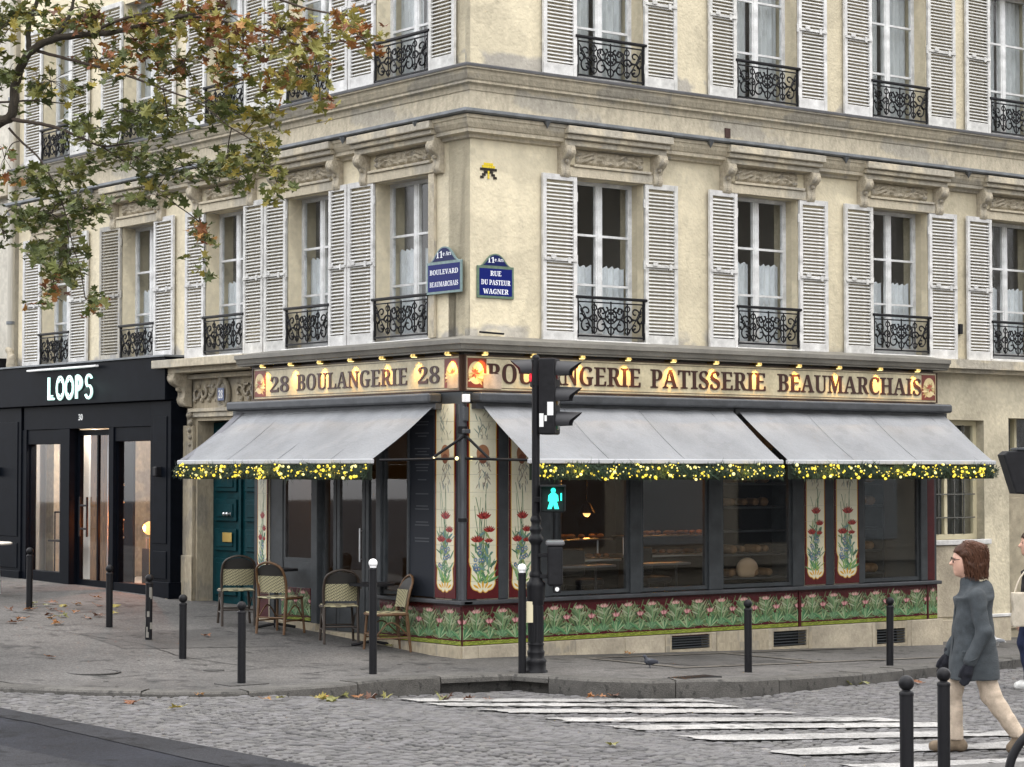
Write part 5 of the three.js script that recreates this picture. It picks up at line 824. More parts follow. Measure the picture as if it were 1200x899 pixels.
  const pd = thing('dark_partition', 'dark display board beside the wooden panel in the boutique', 'panel', onFace(f, -9.2, 0.42, -0.5), FACE.L); mesh('board', rbox(-0.28, 0.3, 0, 2.2, -0.02, 0.02), C.navy, pd); for (let k = 0; k < 4; k++) mesh('hook', ball(0.02, 0.05, 0.7 + k * 0.26, 0.04, 8), C.steel, pd);
  const lamp = thing('globe_lamp', 'glowing orange globe lamp in the boutique window', 'lamp', onFace(f, -8.42, 0.42, -0.5), FACE.L);
  mesh('globe', ball(0.1, 0, 0.85, 0, 16), std({ color: lin(1, 0.6, 0.25), emissive: lin(1, 0.45, 0.14), emissiveIntensity: 0.9 }), lamp); mesh('stand', [cyl(0.012, 0.012, 0.75, 0, 0.375, 0, 8), cyl(0.1, 0.1, 0.02, 0, 0.01, 0, 16)], C.brass, lamp);
  const ll = new THREE.PointLight(0xff8a3c, 2.8, 0, 2); ll.position.set(-0.02, 0.85, 0.12); ll.castShadow = true; lamp.add(ll);
  const wl = new THREE.PointLight(0xfff0e0, 5.5, 0, 2); const cl = thing('ceiling_lamp', 'round ceiling lamp glowing inside the boutique', 'lamp', onFace(f, -10.2, 2.85, -0.45), FACE.L); mesh('disc', cyl(0.16, 0.16, 0.05, 0, 0.1, 0, 20), std({ color: lin(1, 0.9, 0.7), emissive: lin(1, 0.8, 0.55), emissiveIntensity: 0.7 }), cl); wl.castShadow = true; cl.add(wl);
  const dc = thing('display_cabinet', 'dark low cabinet beside the orange globe lamp', 'cabinet', onFace(f, -8.45, 0.42, -0.72), FACE.L); mesh('carcass', rbox(-0.25, 0.4, 0, 0.55, -0.2, 0.2), C.shopDark, dc); mesh('top_rail', [rod([-0.2, 0.7, 0.15], [0.35, 0.7, 0.15], 0.01), rod([-0.2, 0.55, 0.15], [-0.2, 0.7, 0.15], 0.01), rod([0.35, 0.55, 0.15], [0.35, 0.7, 0.15], 0.01)], C.steel, dc);
  const rk = thing('clothes_rail', 'thin black metal rail inside the boutique window by the white table', 'rail', onFace(f, -10.75, 0.42, -0.3), FACE.L); mesh('frame', [rod([-0.3, 0, 0], [-0.3, 1.05, 0], 0.012), rod([0.35, 0, 0], [0.35, 1.05, 0], 0.012), rod([-0.3, 1.05, 0], [0.35, 1.05, 0], 0.012), rbox(-0.3, 0.35, 0.6, 0.63, -0.12, 0.12)], C.black, rk);
  const scr = thing('white_screen', 'plain pale screen wall behind the boutique window glass', 'panel', onFace(f, -11.2, 0.42, -0.62), FACE.L); mesh('screen', rbox(-0.8, 0.75, 0, 2.3, -0.03, 0.03), C.innerWhite, scr); mesh('foot', rbox(-0.8, 0.75, 0, 0.04, -0.2, 0.2), C.steel, scr);
  const sc2 = thing('cream_curtain', 'pale curtain wall lit orange in the boutique window', 'curtain', onFace(f, -8.82, 0.42, -0.95), FACE.L); mesh('cloth', curtainGeo(0.75, 2.4, 0.02, 5).translate(0, 1.2, 0), std({ color: lin(0.7, 0.56, 0.45), side: THREE.DoubleSide }), sc2); mesh('rod', rod([-0.4, 2.42, 0], [0.4, 2.42, 0], 0.012), C.brass, sc2);
}
// ------------------------------------------------------------------ street name plates, mosaic, house number
function plate(f, u0, u1, v0, v1, vt, lines, label, border) {
  const o = thing('street_name_plate', label, 'street sign', onFace(f, (u0 + u1) / 2, v0, f === 'L' ? 0.05 : 0.004), FACE[f]), w = (u1 - u0) / 2, h = v1 - v0;
  const arch = (k, y, top) => { const s = new THREE.Shape(); s.moveTo(-w * 0.82 * k, y); s.bezierCurveTo(-w * 0.55 * k, y + 0.02, -w * 0.45 * k, top, 0, top); s.bezierCurveTo(w * 0.45 * k, top, w * 0.55 * k, y + 0.02, w * 0.82 * k, y); return s; };
  const green = std({ color: border, map: rep(T.scuff, 0.3), roughness: 0.4 }), blue = std({ color: lin(0.012, 0.02, 0.11), roughness: 0.3 });
  mesh('frame', [rbox(-w, w, 0, h, 0, 0.018, 0.005), new THREE.ExtrudeGeometry(arch(1, h, vt - v0), { depth: 0.018, bevelEnabled: false })], green, o);
  const txt = canvasTex(512, 330, (c, W, H) => { c.fillStyle = '#141f62'; c.fillRect(0, 0, W, H); c.fillStyle = '#eef0f2'; c.textAlign = 'center'; c.textBaseline = 'middle'; const n = lines.length, s = n === 2 ? 84 : 84; c.font = 'bold ' + s + 'px serif'; lines.forEach((t, i) => { c.save(); c.translate(W / 2, H * (i + 0.5 + (n === 2 ? 0.1 * (0.5 - i) : 0)) / n + 4); const m = c.measureText(t).width; c.scale(Math.min(1, 460 / m), 1); c.fillText(t, 0, 0); c.restore(); }); });
  mesh('name_panel', new THREE.PlaneGeometry(2 * w - 0.06, h - 0.06).translate(0, h / 2, 0.0195), std({ specularIntensity: 0.25, map: txt, roughness: 0.35 }), o);
  const top = canvasTex(256, 96, (c, W, H) => { c.fillStyle = '#1b2350'; c.fillRect(0, 0, W, H); c.fillStyle = '#eceef0'; c.textAlign = 'center'; c.textBaseline = 'middle'; c.font = 'bold 62px serif'; c.fillText('11', 84, 52); c.font = 'bold 34px serif'; c.fillText('e Arrt', 168, 50); });
  const a = new THREE.ShapeGeometry(arch(0.86, 0, vt - v1 - 0.02)), p = a.attributes.position, uv = a.attributes.uv; for (let i = 0; i < p.count; i++) uv.setXY(i, p.getX(i) / (1.5 * w) + 0.5, p.getY(i) / (vt - v1)); mesh('district_panel', a.translate(0, h + 0.005, 0.0195), std({ specularIntensity: 0.25, map: top, roughness: 0.35 }), o);
}
plate('R', 0.086, 0.623, 4.1, 4.475, 4.62, ['RUE', 'DU PASTEUR', 'WAGNER'], 'blue enamel street plate reading Rue du Pasteur Wagner, green border, right of the corner', lin(0.13, 0.2, 0.14));
plate('L', -0.765, -0.075, 4.165, 4.54, 4.715, ['BOULEVARD', 'BEAUMARCHAIS'], 'blue enamel street plate reading Boulevard Beaumarchais, left of the corner', lin(0.2, 0.3, 0.3));
{
  const o = thing('house_number_plate', 'small blue enamel house number plate on the carved portal', 'number plate', onFace('L', -5.46, 3.04, 0.07), FACE.L);
  mesh('plate', rbox(-0.08, 0.08, 0, 0.17, 0, 0.01, 0.004), std({ color: lin(0.1, 0.13, 0.24), roughness: 0.35 }), o); mesh('digits', lettering('28', sansB, 0.11, 0.11, 0.003).translate(-0.055, 0.03, 0.0105), C.sticker, o);
  const m = thing('wall_mosaic', 'small yellow and black tile mosaic on the plaster beside the corner', 'mosaic', [0.26, 5.55, 0.003]), Y = std({ color: lin(0.72, 0.55, 0.04), roughness: 0.25 }), B = std({ color: lin(0.02, 0.014, 0.01), roughness: 0.3 }), t = 0.027;
  const rows = ['..YYYYY..', '.YYYYYYY.', 'BBBBBBBBB', '..BBYBB..', '.BB.Y.BB.', 'BB..Y..BB'];
  rows.forEach((q, j) => [...q].forEach((ch, i) => { if (ch !== '.') mesh('mosaic_tile', rbox((i - 4.5) * t + 0.001, (i - 3.5) * t - 0.001, (3 - j) * t * 1.15 + 0.001, (4 - j) * t * 1.15 - 0.001, 0, 0.008, 0.002), ch === 'Y' ? Y : B, m); }));
}
// ------------------------------------------------------------------ bollards
function bollard(px, py, h, white, label, group, at, r = 0.041) {
  let x, z, y; if (at) [x, z, y] = at; else { const q = pixelRay(px, py); y = 0; for (let i = 0; i < 60; i++) { const k = (y - EYE.y) / q.y; x = EYE.x + q.x * k; z = EYE.z + q.z * k; y = y * 0.5 + ground(x, z) * 0.5; } }
  const o = thing('bollard', label, 'bollard', [x, y, z], 0, group);
  const b = r * 1.14, hb = h - 2 * b * 0.96;
  mesh('post', lathe([[r * 1.02, -0.05], [r * 1.02, 0.0], [r, 0.01], [r, hb - 0.03], [r * 1.08, hb - 0.028], [r * 1.08, hb - 0.012], [r * 0.9, hb - 0.005], [r * 0.62, hb], [r * 0.55, hb + 0.012]], 20), C.black, o);
  mesh('ball_cap', [white ? lathe([[r * 0.8, hb - 0.002], [r * 0.85, hb + 0.012], [r * 0.6, hb + 0.022]], 18) : ball(0.001, 0, hb, 0, 4), ball(b, 0, hb + b * 0.95, 0, 20)], white ? C.whiteBall : C.black, o);
  o.rotation.z = (((px * 13) % 7) / 7 - 0.5) * 0.02;
  return o;
}
const BG = 'short black bollards along the pavement edge';
bollard(34, 714, 0.79, false, 'short black bollard beside the boutique window and white table', BG); bollard(128, 735, 0.75, false, 'short black bollard before the boutique glass door', BG);
const sb = bollard(174, 750, 0.76, false, 'short black bollard covered in torn pale stickers', BG);
{ const g = []; const r = rng(6); for (let i = 0; i < 9; i++) { const a = 3.6 + r() * 2.6, y = 0.06 + r() * 0.5, w = 0.5 + r() * 0.5; g.push(new THREE.CylinderGeometry(0.0425, 0.0425, 0.05 + r() * 0.07, 8, 1, true, a, w).translate(0, y, 0)); } const m = mesh('torn_sticker', g, std({ color: lin(0.26, 0.255, 0.24), map: rep(T.trim, 0.1), side: THREE.DoubleSide }), sb); }
bollard(214, 772, 0.7, false, 'shortest black bollard standing mid pavement, between stickered and plate-based bollards', BG);
{ const q = bollard(283, 802, 0.815, false, 'short black bollard on a square steel plate by the lowered kerb', BG); mesh('base_plate', rbox(-0.22, 0.22, -0.01, 0.012, -0.16, 0.16, 0.005), C.patchPave, q); }
bollard(437, 790, 1.19, true, 'tall black bollard with white ball top before the cafe chairs', 'tall white-topped bollards at the crossing'); bollard(612, 789, 1.135, true, 'tall black bollard with white ball top beside the traffic light pole', 'tall white-topped bollards at the crossing');
bollard(877, 788, 0.77, false, 'short black bollard before the middle cellar grille', BG); bollard(1043, 780, 0.77, false, 'short black bollard before the cellar grille at the shop end', BG);
{
  const A = EYE.clone().addScaledVector(FWD, 13.6).addScaledVector(RIGHT, 2.337), B = EYE.clone().addScaledVector(FWD, 14.9).addScaledVector(RIGHT, 2.8), fp = (p) => road(p.x, p.z) + 0.12;
  bollard(1060, 0, 0.89 - fp(A), false, 'black ball-topped bollard on the far side of the crossing, the lower of two', 'bollards across the side street', [A.x, A.z, fp(A)], 0.041); bollard(1104, 0, 0.825 - fp(B), false, 'black ball-topped bollard on the far side of the crossing, beside the walking woman', 'bollards across the side street', [B.x, B.z, fp(B)], 0.041);
  const Hc = EYE.clone().addScaledVector(FWD, 13.9).addScaledVector(RIGHT, 3.33), o = thing('bicycle_hoop', 'black tubular bicycle parking hoop beyond the two bollards', 'bicycle stand', [Hc.x, fp(Hc), Hc.z], Math.atan2(-RIGHT.z, RIGHT.x));
  const top = 0.555 - fp(Hc), r = 0.33; mesh('hoop_tube', tube([[-r, -0.1, 0], [-r, top - 0.42, 0], [-r + 0.02, top - 0.2, 0], [-r * 0.62, top - 0.05, 0], [0, top, 0], [r * 0.62, top - 0.05, 0], [r - 0.02, top - 0.2, 0], [r, top - 0.42, 0], [r, -0.1, 0]], 0.028, 60, 12), C.black, o); for (const s of [-1, 1]) mesh('foot_flange', cyl(0.06, 0.06, 0.012, s * r, 0.006, 0, 16), C.black, o);
}
// ------------------------------------------------------------------ traffic light
{
  const q = pixelRay(628, 788), k = -EYE.y / q.y, yaw = Math.atan2(-RIGHT.z, RIGHT.x), o = thing('traffic_light', 'black cast-iron traffic light pole with green pedestrian signal lit', 'traffic light', [EYE.x + q.x * k, 0, EYE.z + q.z * k], yaw);
  mesh('cast_base', lathe([[0.125, -0.03], [0.125, 0.02], [0.105, 0.03], [0.105, 0.1], [0.115, 0.12], [0.1, 0.14], [0.084, 0.16], [0.092, 0.2], [0.092, 0.22], [0.08, 0.235], [0.08, 0.28], [0.086, 0.285], [0.086, 0.3], [0.079, 0.31], [0.076, 0.7], [0.084, 0.71], [0.084, 0.74], [0.092, 0.76], [0.098, 0.86], [0.1, 0.9], [0.1, 0.93], [0.075, 0.95], [0.062, 0.99]], 24), C.black, o);
  mesh('fluted_column', lathe([[0.062, 0.99], [0.07, 1.0], [0.07, 1.03], [0.052, 1.06], [0.05, 1.32], [0.056, 1.34], [0.078, 1.37], [0.08, 1.4], [0.06, 1.43], [0.052, 1.45], [0.066, 1.48], [0.066, 1.5], [0.048, 1.53], [0.048, 1.56], [0.058, 1.58], [0.058, 1.6], [0.044, 1.63]], 20), C.black, o);
  mesh('upper_pole', [cyl(0.042, 0.043, 1.66, 0, 2.45, 0, 18), ball(0.043, 0, 3.28, 0, 14)], C.black, o);
  const rib = []; for (let i = 0; i < 12; i++) rib.push(rod([0.0765 * Math.cos(i * 0.5236), 0.32, 0.0765 * Math.sin(i * 0.5236)], [0.0745 * Math.cos(i * 0.5236), 0.69, 0.0745 * Math.sin(i * 0.5236)], 0.007, 5)); mesh('fluting', rib, C.black, o);
  const visor = (y, s, L = 0.24) => { const pts = [], ix = [], n = 14; for (let j = 0; j < 2; j++) for (let i = 0; i <= n; i++) { const a = lerp(-0.5, Math.PI + 0.5, i / n), len = j * L * lerp(0.55, 1, Math.sin(clamp(a, 0, Math.PI))); pts.push(s * len, y + 0.105 * Math.sin(a) * (1 - 0.12 * j), 0.105 * Math.cos(a) * (1 - 0.1 * j)); } for (let i = 0; i < n; i++) ix.push(i, i + 1, i + n + 1, i + 1, i + n + 2, i + n + 1); const g = new THREE.BufferGeometry(); g.setAttribute('position', new THREE.Float32BufferAttribute(pts, 3)); g.setIndex(ix); g.computeVertexNormals(); return g; };
  const hd = sub('signal_head', o, [0.17, 2.48, 0.0], -0.25); const vm = std({ color: lin(0.022, 0.022, 0.025), roughness: 0.55, side: THREE.DoubleSide });
  mesh('housing', [rbox(-0.115, 0.06, 0, 0.8, -0.13, 0.13, 0.02), rbox(-0.17, -0.11, 0.05, 0.12, -0.04, 0.04), rbox(-0.17, -0.11, 0.66, 0.73, -0.04, 0.04)], C.blackMatt, hd);
  for (const y of [0.14, 0.4, 0.67]) { const m = mesh('visor', visor(y, 1, 0.26), vm, hd); m.position.x = 0.06; mesh('lens', ball(0.1, 0, 0, 0, 14).scale(0.25, 1, 1).translate(0.055, y, 0), std({ color: y > 0.6 ? lin(0.12, 0.01, 0.01) : y > 0.3 ? lin(0.12, 0.06, 0.01) : lin(0.01, 0.08, 0.05), roughness: 0.2 }), hd); }
  mesh('sticker', rbox(-0.02, 0.045, 0.2, 0.34, 0.13, 0.133, 0.001), C.sticker, hd); mesh('sticker', [rbox(-0.105, -0.06, 0.08, 0.22, 0.13, 0.133, 0.001), rbox(-0.05, -0.025, 0.14, 0.2, 0.13, 0.133, 0.001)], C.sticker, hd);
  const h2 = sub('rear_signal', o, [-0.0, 2.98, -0.06], 0.1); mesh('housing', rbox(-0.05, 0.09, 0.0, 0.3, -0.12, 0.1, 0.02), C.blackMatt, h2); const rv = mesh('visor', visor(0.19, -1, 0.22), vm, h2); rv.position.x = -0.05; mesh('lens', ball(0.045, 0, 0, 0, 14).scale(0.4, 1, 1).translate(-0.058, 0.1, 0.04), std({ color: lin(0.5, 0.02, 0.03), emissive: lin(1, 0.03, 0.06), emissiveIntensity: 0.4 }), h2);
  const pd = sub('pedestrian_signal', o, [0.18, 1.67, 0.06], 0.0);
  mesh('housing', [rbox(-0.13, 0.12, 0, 0.27, -0.12, 0.08, 0.015), rbox(-0.2, -0.12, 0.1, 0.16, -0.06, 0.0)], C.blackMatt, pd); mesh('hood', [rbox(-0.14, 0.13, 0.262, 0.285, -0.1, 0.17, 0.006), box(-0.138, -0.128, 0.02, 0.262, 0.08, 0.15), box(0.118, 0.128, 0.02, 0.262, 0.08, 0.15)], C.blackMatt, pd);
  const man = new THREE.Shape(); [[-0.02, 0.19], [0.02, 0.19], [0.05, 0.16], [0.055, 0.1], [0.035, 0.1], [0.06, 0.02], [0.015, 0.02], [0.0, 0.07], [-0.02, 0.02], [-0.06, 0.02], [-0.035, 0.1], [-0.055, 0.1], [-0.05, 0.16]].forEach(([x, y], i) => (i ? man.lineTo(x, y) : man.moveTo(x, y)));
  const gm = std({ color: lin(0.05, 0.6, 0.5), emissive: lin(0.03, 0.95, 0.72), emissiveIntensity: 0.62 });
  mesh('green_man', [new THREE.ExtrudeGeometry(man, { depth: 0.006, bevelEnabled: false }).translate(0.0, 0.015, 0.082), new THREE.CylinderGeometry(0.026, 0.026, 0.006, 16).rotateX(1.5708).translate(0, 0.228, 0.085), rbox(0.075, 0.09, 0.12, 0.2, 0.082, 0.088, 0.001)], gm, pd);
  const gl = new THREE.PointLight(0x30ffd0, 0.03, 0, 2); gl.position.set(0, 0.13, 0.2); gl.castShadow = true; pd.add(gl);
  const bx = sub('call_box', o, [0.2, 0.9, 0.03]); mesh('housing', [rbox(-0.08, 0.08, 0, 0.42, -0.09, 0.09, 0.03), rbox(-0.18, -0.07, 0.3, 0.34, -0.03, 0.03), rbox(-0.16, -0.07, 0.08, 0.12, -0.03, 0.03)], C.blackMatt, bx); mesh('top_cover', [rbox(-0.1, 0.1, 0.42, 0.48, -0.09, 0.1, 0.025)], std({ color: lin(0.12, 0.12, 0.125), roughness: 0.35 }), bx); mesh('button', cyl(0.022, 0.022, 0.02, 0, 0, 0, 16).rotateX(1.5708).translate(0.02, -0.03, 0.08), C.sticker, bx); mesh('button_plate', rbox(-0.02, 0.06, -0.07, 0.01, 0.04, 0.075, 0.01), C.blackMatt, bx);
  mesh('label_plate', rbox(-0.1, -0.03, 0.52, 0.74, 0.055, 0.075, 0.004), C.cream, o);
  const rl = new THREE.PointLight(0xff3040, 0.02, 0, 2); rl.position.set(-0.16, 3.13, -0.03); rl.castShadow = true; o.add(rl);
}
{ // signal box on a pole across the street
  const P = EYE.clone().addScaledVector(FWD, 16.3).addScaledVector(RIGHT, 3.675), y = road(P.x, P.z) + 0.12, o = thing('signal_box', 'black tapered signal housing on a pole, beside the walking woman', 'traffic light', [P.x, y, P.z], Math.atan2(-RIGHT.z, RIGHT.x)), by = 1.94 - y;
  mesh('housing', (() => { const s = new THREE.Shape(); [[-0.18, 0.27], [-0.155, 0.29], [0.1, 0.3], [0.1, 0], [-0.1, 0.01]].forEach(([x, v], i) => (i ? s.lineTo(x, v) : s.moveTo(x, v))); return uvBox(new THREE.ExtrudeGeometry(s, { depth: 0.2, bevelEnabled: true, bevelSize: 0.012, bevelThickness: 0.012, bevelSegments: 2 }).translate(0, by, -0.1)); })(), C.blackMatt, o);
  mesh('lid', rbox(-0.1, 0.11, by + 0.305, by + 0.325, -0.1, 0.12, 0.006), C.shopGrey, o); mesh('pole', cyl(0.045, 0.045, 3.0, 0.16, 1.5, 0, 16), C.black, o); mesh('pole_foot', cyl(0.1, 0.11, 0.1, 0.16, 0.05, 0, 16), C.black, o);
}
// ------------------------------------------------------------------ cafe chairs and tables
const weave = canvasTex(128, 128, (c) => { c.fillStyle = '#b0a986'; c.fillRect(0, 0, 128, 128); c.fillStyle = '#1c1a17'; for (let i = 0; i < 16; i++) for (let j = 0; j < 16; j++) if ((i + 2 * j) % 4 === 0 || ((i - 2 * j + 64) % 8 === 3)) c.fillRect(i * 8, j * 8, 8, 8); });
const weaveMat = std({ map: weave, roughness: 0.6, side: THREE.DoubleSide }), cane = std({ color: lin(0.16, 0.085, 0.035), map: rep(T.wood, 0.4), roughness: 0.5 }), caneDark = std({ color: lin(0.05, 0.035, 0.025), map: rep(T.wood, 0.4), roughness: 0.5 });
function chair(x, z, turn, label, frame) {                     // faces local +z
  const o = thing('bistro_chair', label, 'chair', [x, ground(x, z), z], turn, 'rattan bistro chairs under the awning');
  const panel = (w0, w1, y0, y1, z0, z1, n, mat, name) => { const g = new THREE.PlaneGeometry(1, 1, 10, 6), p = g.attributes.position, uv = g.attributes.uv; for (let i = 0; i < p.count; i++) { const s = p.getX(i) * 2, t = p.getY(i) + 0.5, w = lerp(w0, w1, t), arch = n ? Math.sqrt(Math.max(0, 1 - s * s * 0.97)) : 1; p.setXYZ(i, s * w, lerp(y0, lerp(y0, y1, arch), t), lerp(z0, z1, t) + 0.05 * s * s); uv.setXY(i, s * w * 7, (lerp(y0, y1, t)) * 7); } g.computeVertexNormals(); mesh(name, g, mat, o); };
  panel(0.19, 0.2, 0.5, 0.7, -0.2, -0.235, false, weaveMat, 'woven_back'); panel(0.2, 0.2, 0.7, 0.84, -0.235, -0.27, true, std({ color: lin(0.02, 0.018, 0.016), roughness: 0.6, side: THREE.DoubleSide }), 'back_crest');
  mesh('back_hoop', tube([[-0.2, 0.0, -0.22], [-0.2, 0.42, -0.17], [-0.205, 0.66, -0.2], [-0.17, 0.8, -0.25], [0, 0.865, -0.275], [0.17, 0.8, -0.25], [0.205, 0.66, -0.2], [0.2, 0.42, -0.17], [0.2, 0.0, -0.22]], 0.016, 60, 8), frame, o);
  mesh('seat', rbox(-0.205, 0.205, 0.425, 0.45, -0.2, 0.21, 0.012), weaveMat, o); mesh('seat_rim', tube([[-0.2, 0.43, -0.19], [-0.21, 0.43, 0.1], [-0.16, 0.43, 0.215], [0.16, 0.43, 0.215], [0.21, 0.43, 0.1], [0.2, 0.43, -0.19]], 0.018, 36, 7), frame, o);
  for (const s of [-1, 1]) { mesh('leg', rod([s * 0.2, 0, 0.22], [s * 0.175, 0.43, 0.19], 0.016), frame, o); mesh('leg', rod([s * 0.2, 0, -0.22], [s * 0.195, 0.43, -0.18], 0.016), frame, o); mesh('brace', [tube([[s * 0.19, 0.18, 0.2], [s * 0.2, 0.34, 0.02], [s * 0.2, 0.18, -0.2]], 0.009, 14, 5), rod([s * 0.19, 0.16, 0.205], [s * 0.2, 0.16, -0.205], 0.01)], frame, o); }
  mesh('stretcher', [rod([-0.19, 0.2, 0.205], [0.19, 0.2, 0.205], 0.01), rod([-0.19, 0.2, -0.205], [0.19, 0.2, -0.205], 0.01)], frame, o);
  return o;
}
const camTurn = Math.atan2(-RIGHT.z, RIGHT.x);
chair(-1.0, -3.5, camTurn + Math.PI + 0.25, 'rattan bistro chair with cream woven back before the teal door', caneDark);
chair(-0.95, -2.55, camTurn + Math.PI - 0.5, 'brown cane bistro chair beside the small table by the narrow tile strip', cane);
chair(-0.8, -1.5, camTurn + Math.PI + 0.2, 'rattan bistro chair with cream woven back before the bakery doors', caneDark);
chair(-0.72, -0.62, camTurn + Math.PI / 2 + 0.35 + Math.PI, 'brown cane bistro chair seen from its side beside the flowered band', cane);
function cafeTable(x, z, label) { const o = thing('bistro_table', label, 'table', [x, ground(x, z), z], 0, 'small dark bistro tables under the awning'); mesh('table_top', cyl(0.27, 0.27, 0.03, 0, 0.72, 0, 28), C.blackMatt, o); mesh('column', cyl(0.025, 0.03, 0.7, 0, 0.36, 0, 12), C.black, o); for (let i = 0; i < 4; i++) mesh('foot', rod([0, 0.06, 0], [0.24 * Math.cos(i * 1.57 + 0.5), 0.015, 0.24 * Math.sin(i * 1.57 + 0.5)], 0.018), C.black, o); }
cafeTable(-0.72, -3.02, 'small dark bistro table between the two chairs by the teal door'); cafeTable(-0.62, -1.08, 'small dark bistro table between the two chairs by the corner');
{ const x = -2.32, z = -8.24, y = ground(x, z) , o = thing('white_table', 'round white table top on thin legs before the boutique', 'table', [x, y, z]); mesh('table_top', lathe([[0, 0.68], [0.5, 0.68], [0.52, 0.69], [0.52, 0.705], [0.5, 0.715], [0, 0.715]], 40), std({ color: lin(0.75, 0.7, 0.62), roughness: 0.4 }), o); for (let i = 0; i < 4; i++) mesh('leg', rod([0.4 * Math.cos(i * 1.57), 0, 0.4 * Math.sin(i * 1.57)], [0.36 * Math.cos(i * 1.57), 0.68, 0.36 * Math.sin(i * 1.57)], 0.012), C.steel, o); }
// ------------------------------------------------------------------ people (local +x is the walking direction, the camera sees the -z side)
const cloth = (r, g, b, s = 0.35) => std({ color: lin(r, g, b), map: rep(T.scuff, s), bumpMap: rep(T.grain, 0.12), bumpScale: 0.004, roughness: 0.92 });
const skin = std({ color: lin(0.52, 0.31, 0.23), roughness: 0.55 });
const faceTurn = Math.atan2(RIGHT.z, -RIGHT.x);
const mn = (...a) => Math.min(...a);
function hand(x, y, z, p, q) {                                 // palm at p, fingers towards q, slightly curled
  const d = [q[0] - p[0], q[1] - p[1], q[2] - p[2]], at = (t, s, c) => [p[0] + d[0] * t + s + c, p[1] + d[1] * t, p[2] + d[2] * t];
  let f = bone(x, y, z, at(0, 0, 0), at(0.45, 0, 0), 0.028, 0.034);
  [-0.027, -0.009, 0.009, 0.026].forEach((s, i) => { const L = [0.88, 1.0, 0.95, 0.78][i]; f = smin(f, Math.min(bone(x, y, z, at(0.45, s, 0), at(0.45 + 0.32 * L, s, 0.006), 0.0105, 0.0095), bone(x, y, z, at(0.45 + 0.32 * L, s, 0.006), at(0.42 + 0.58 * L, s, 0.02), 0.0095, 0.008)), 0.008); });
  return smin(f, Math.min(bone(x, y, z, at(0.12, 0.022, 0.01), at(0.4, 0.045, 0.012), 0.012, 0.011), bone(x, y, z, at(0.4, 0.045, 0.012), at(0.6, 0.042, 0.02), 0.011, 0.009)), 0.01);
}
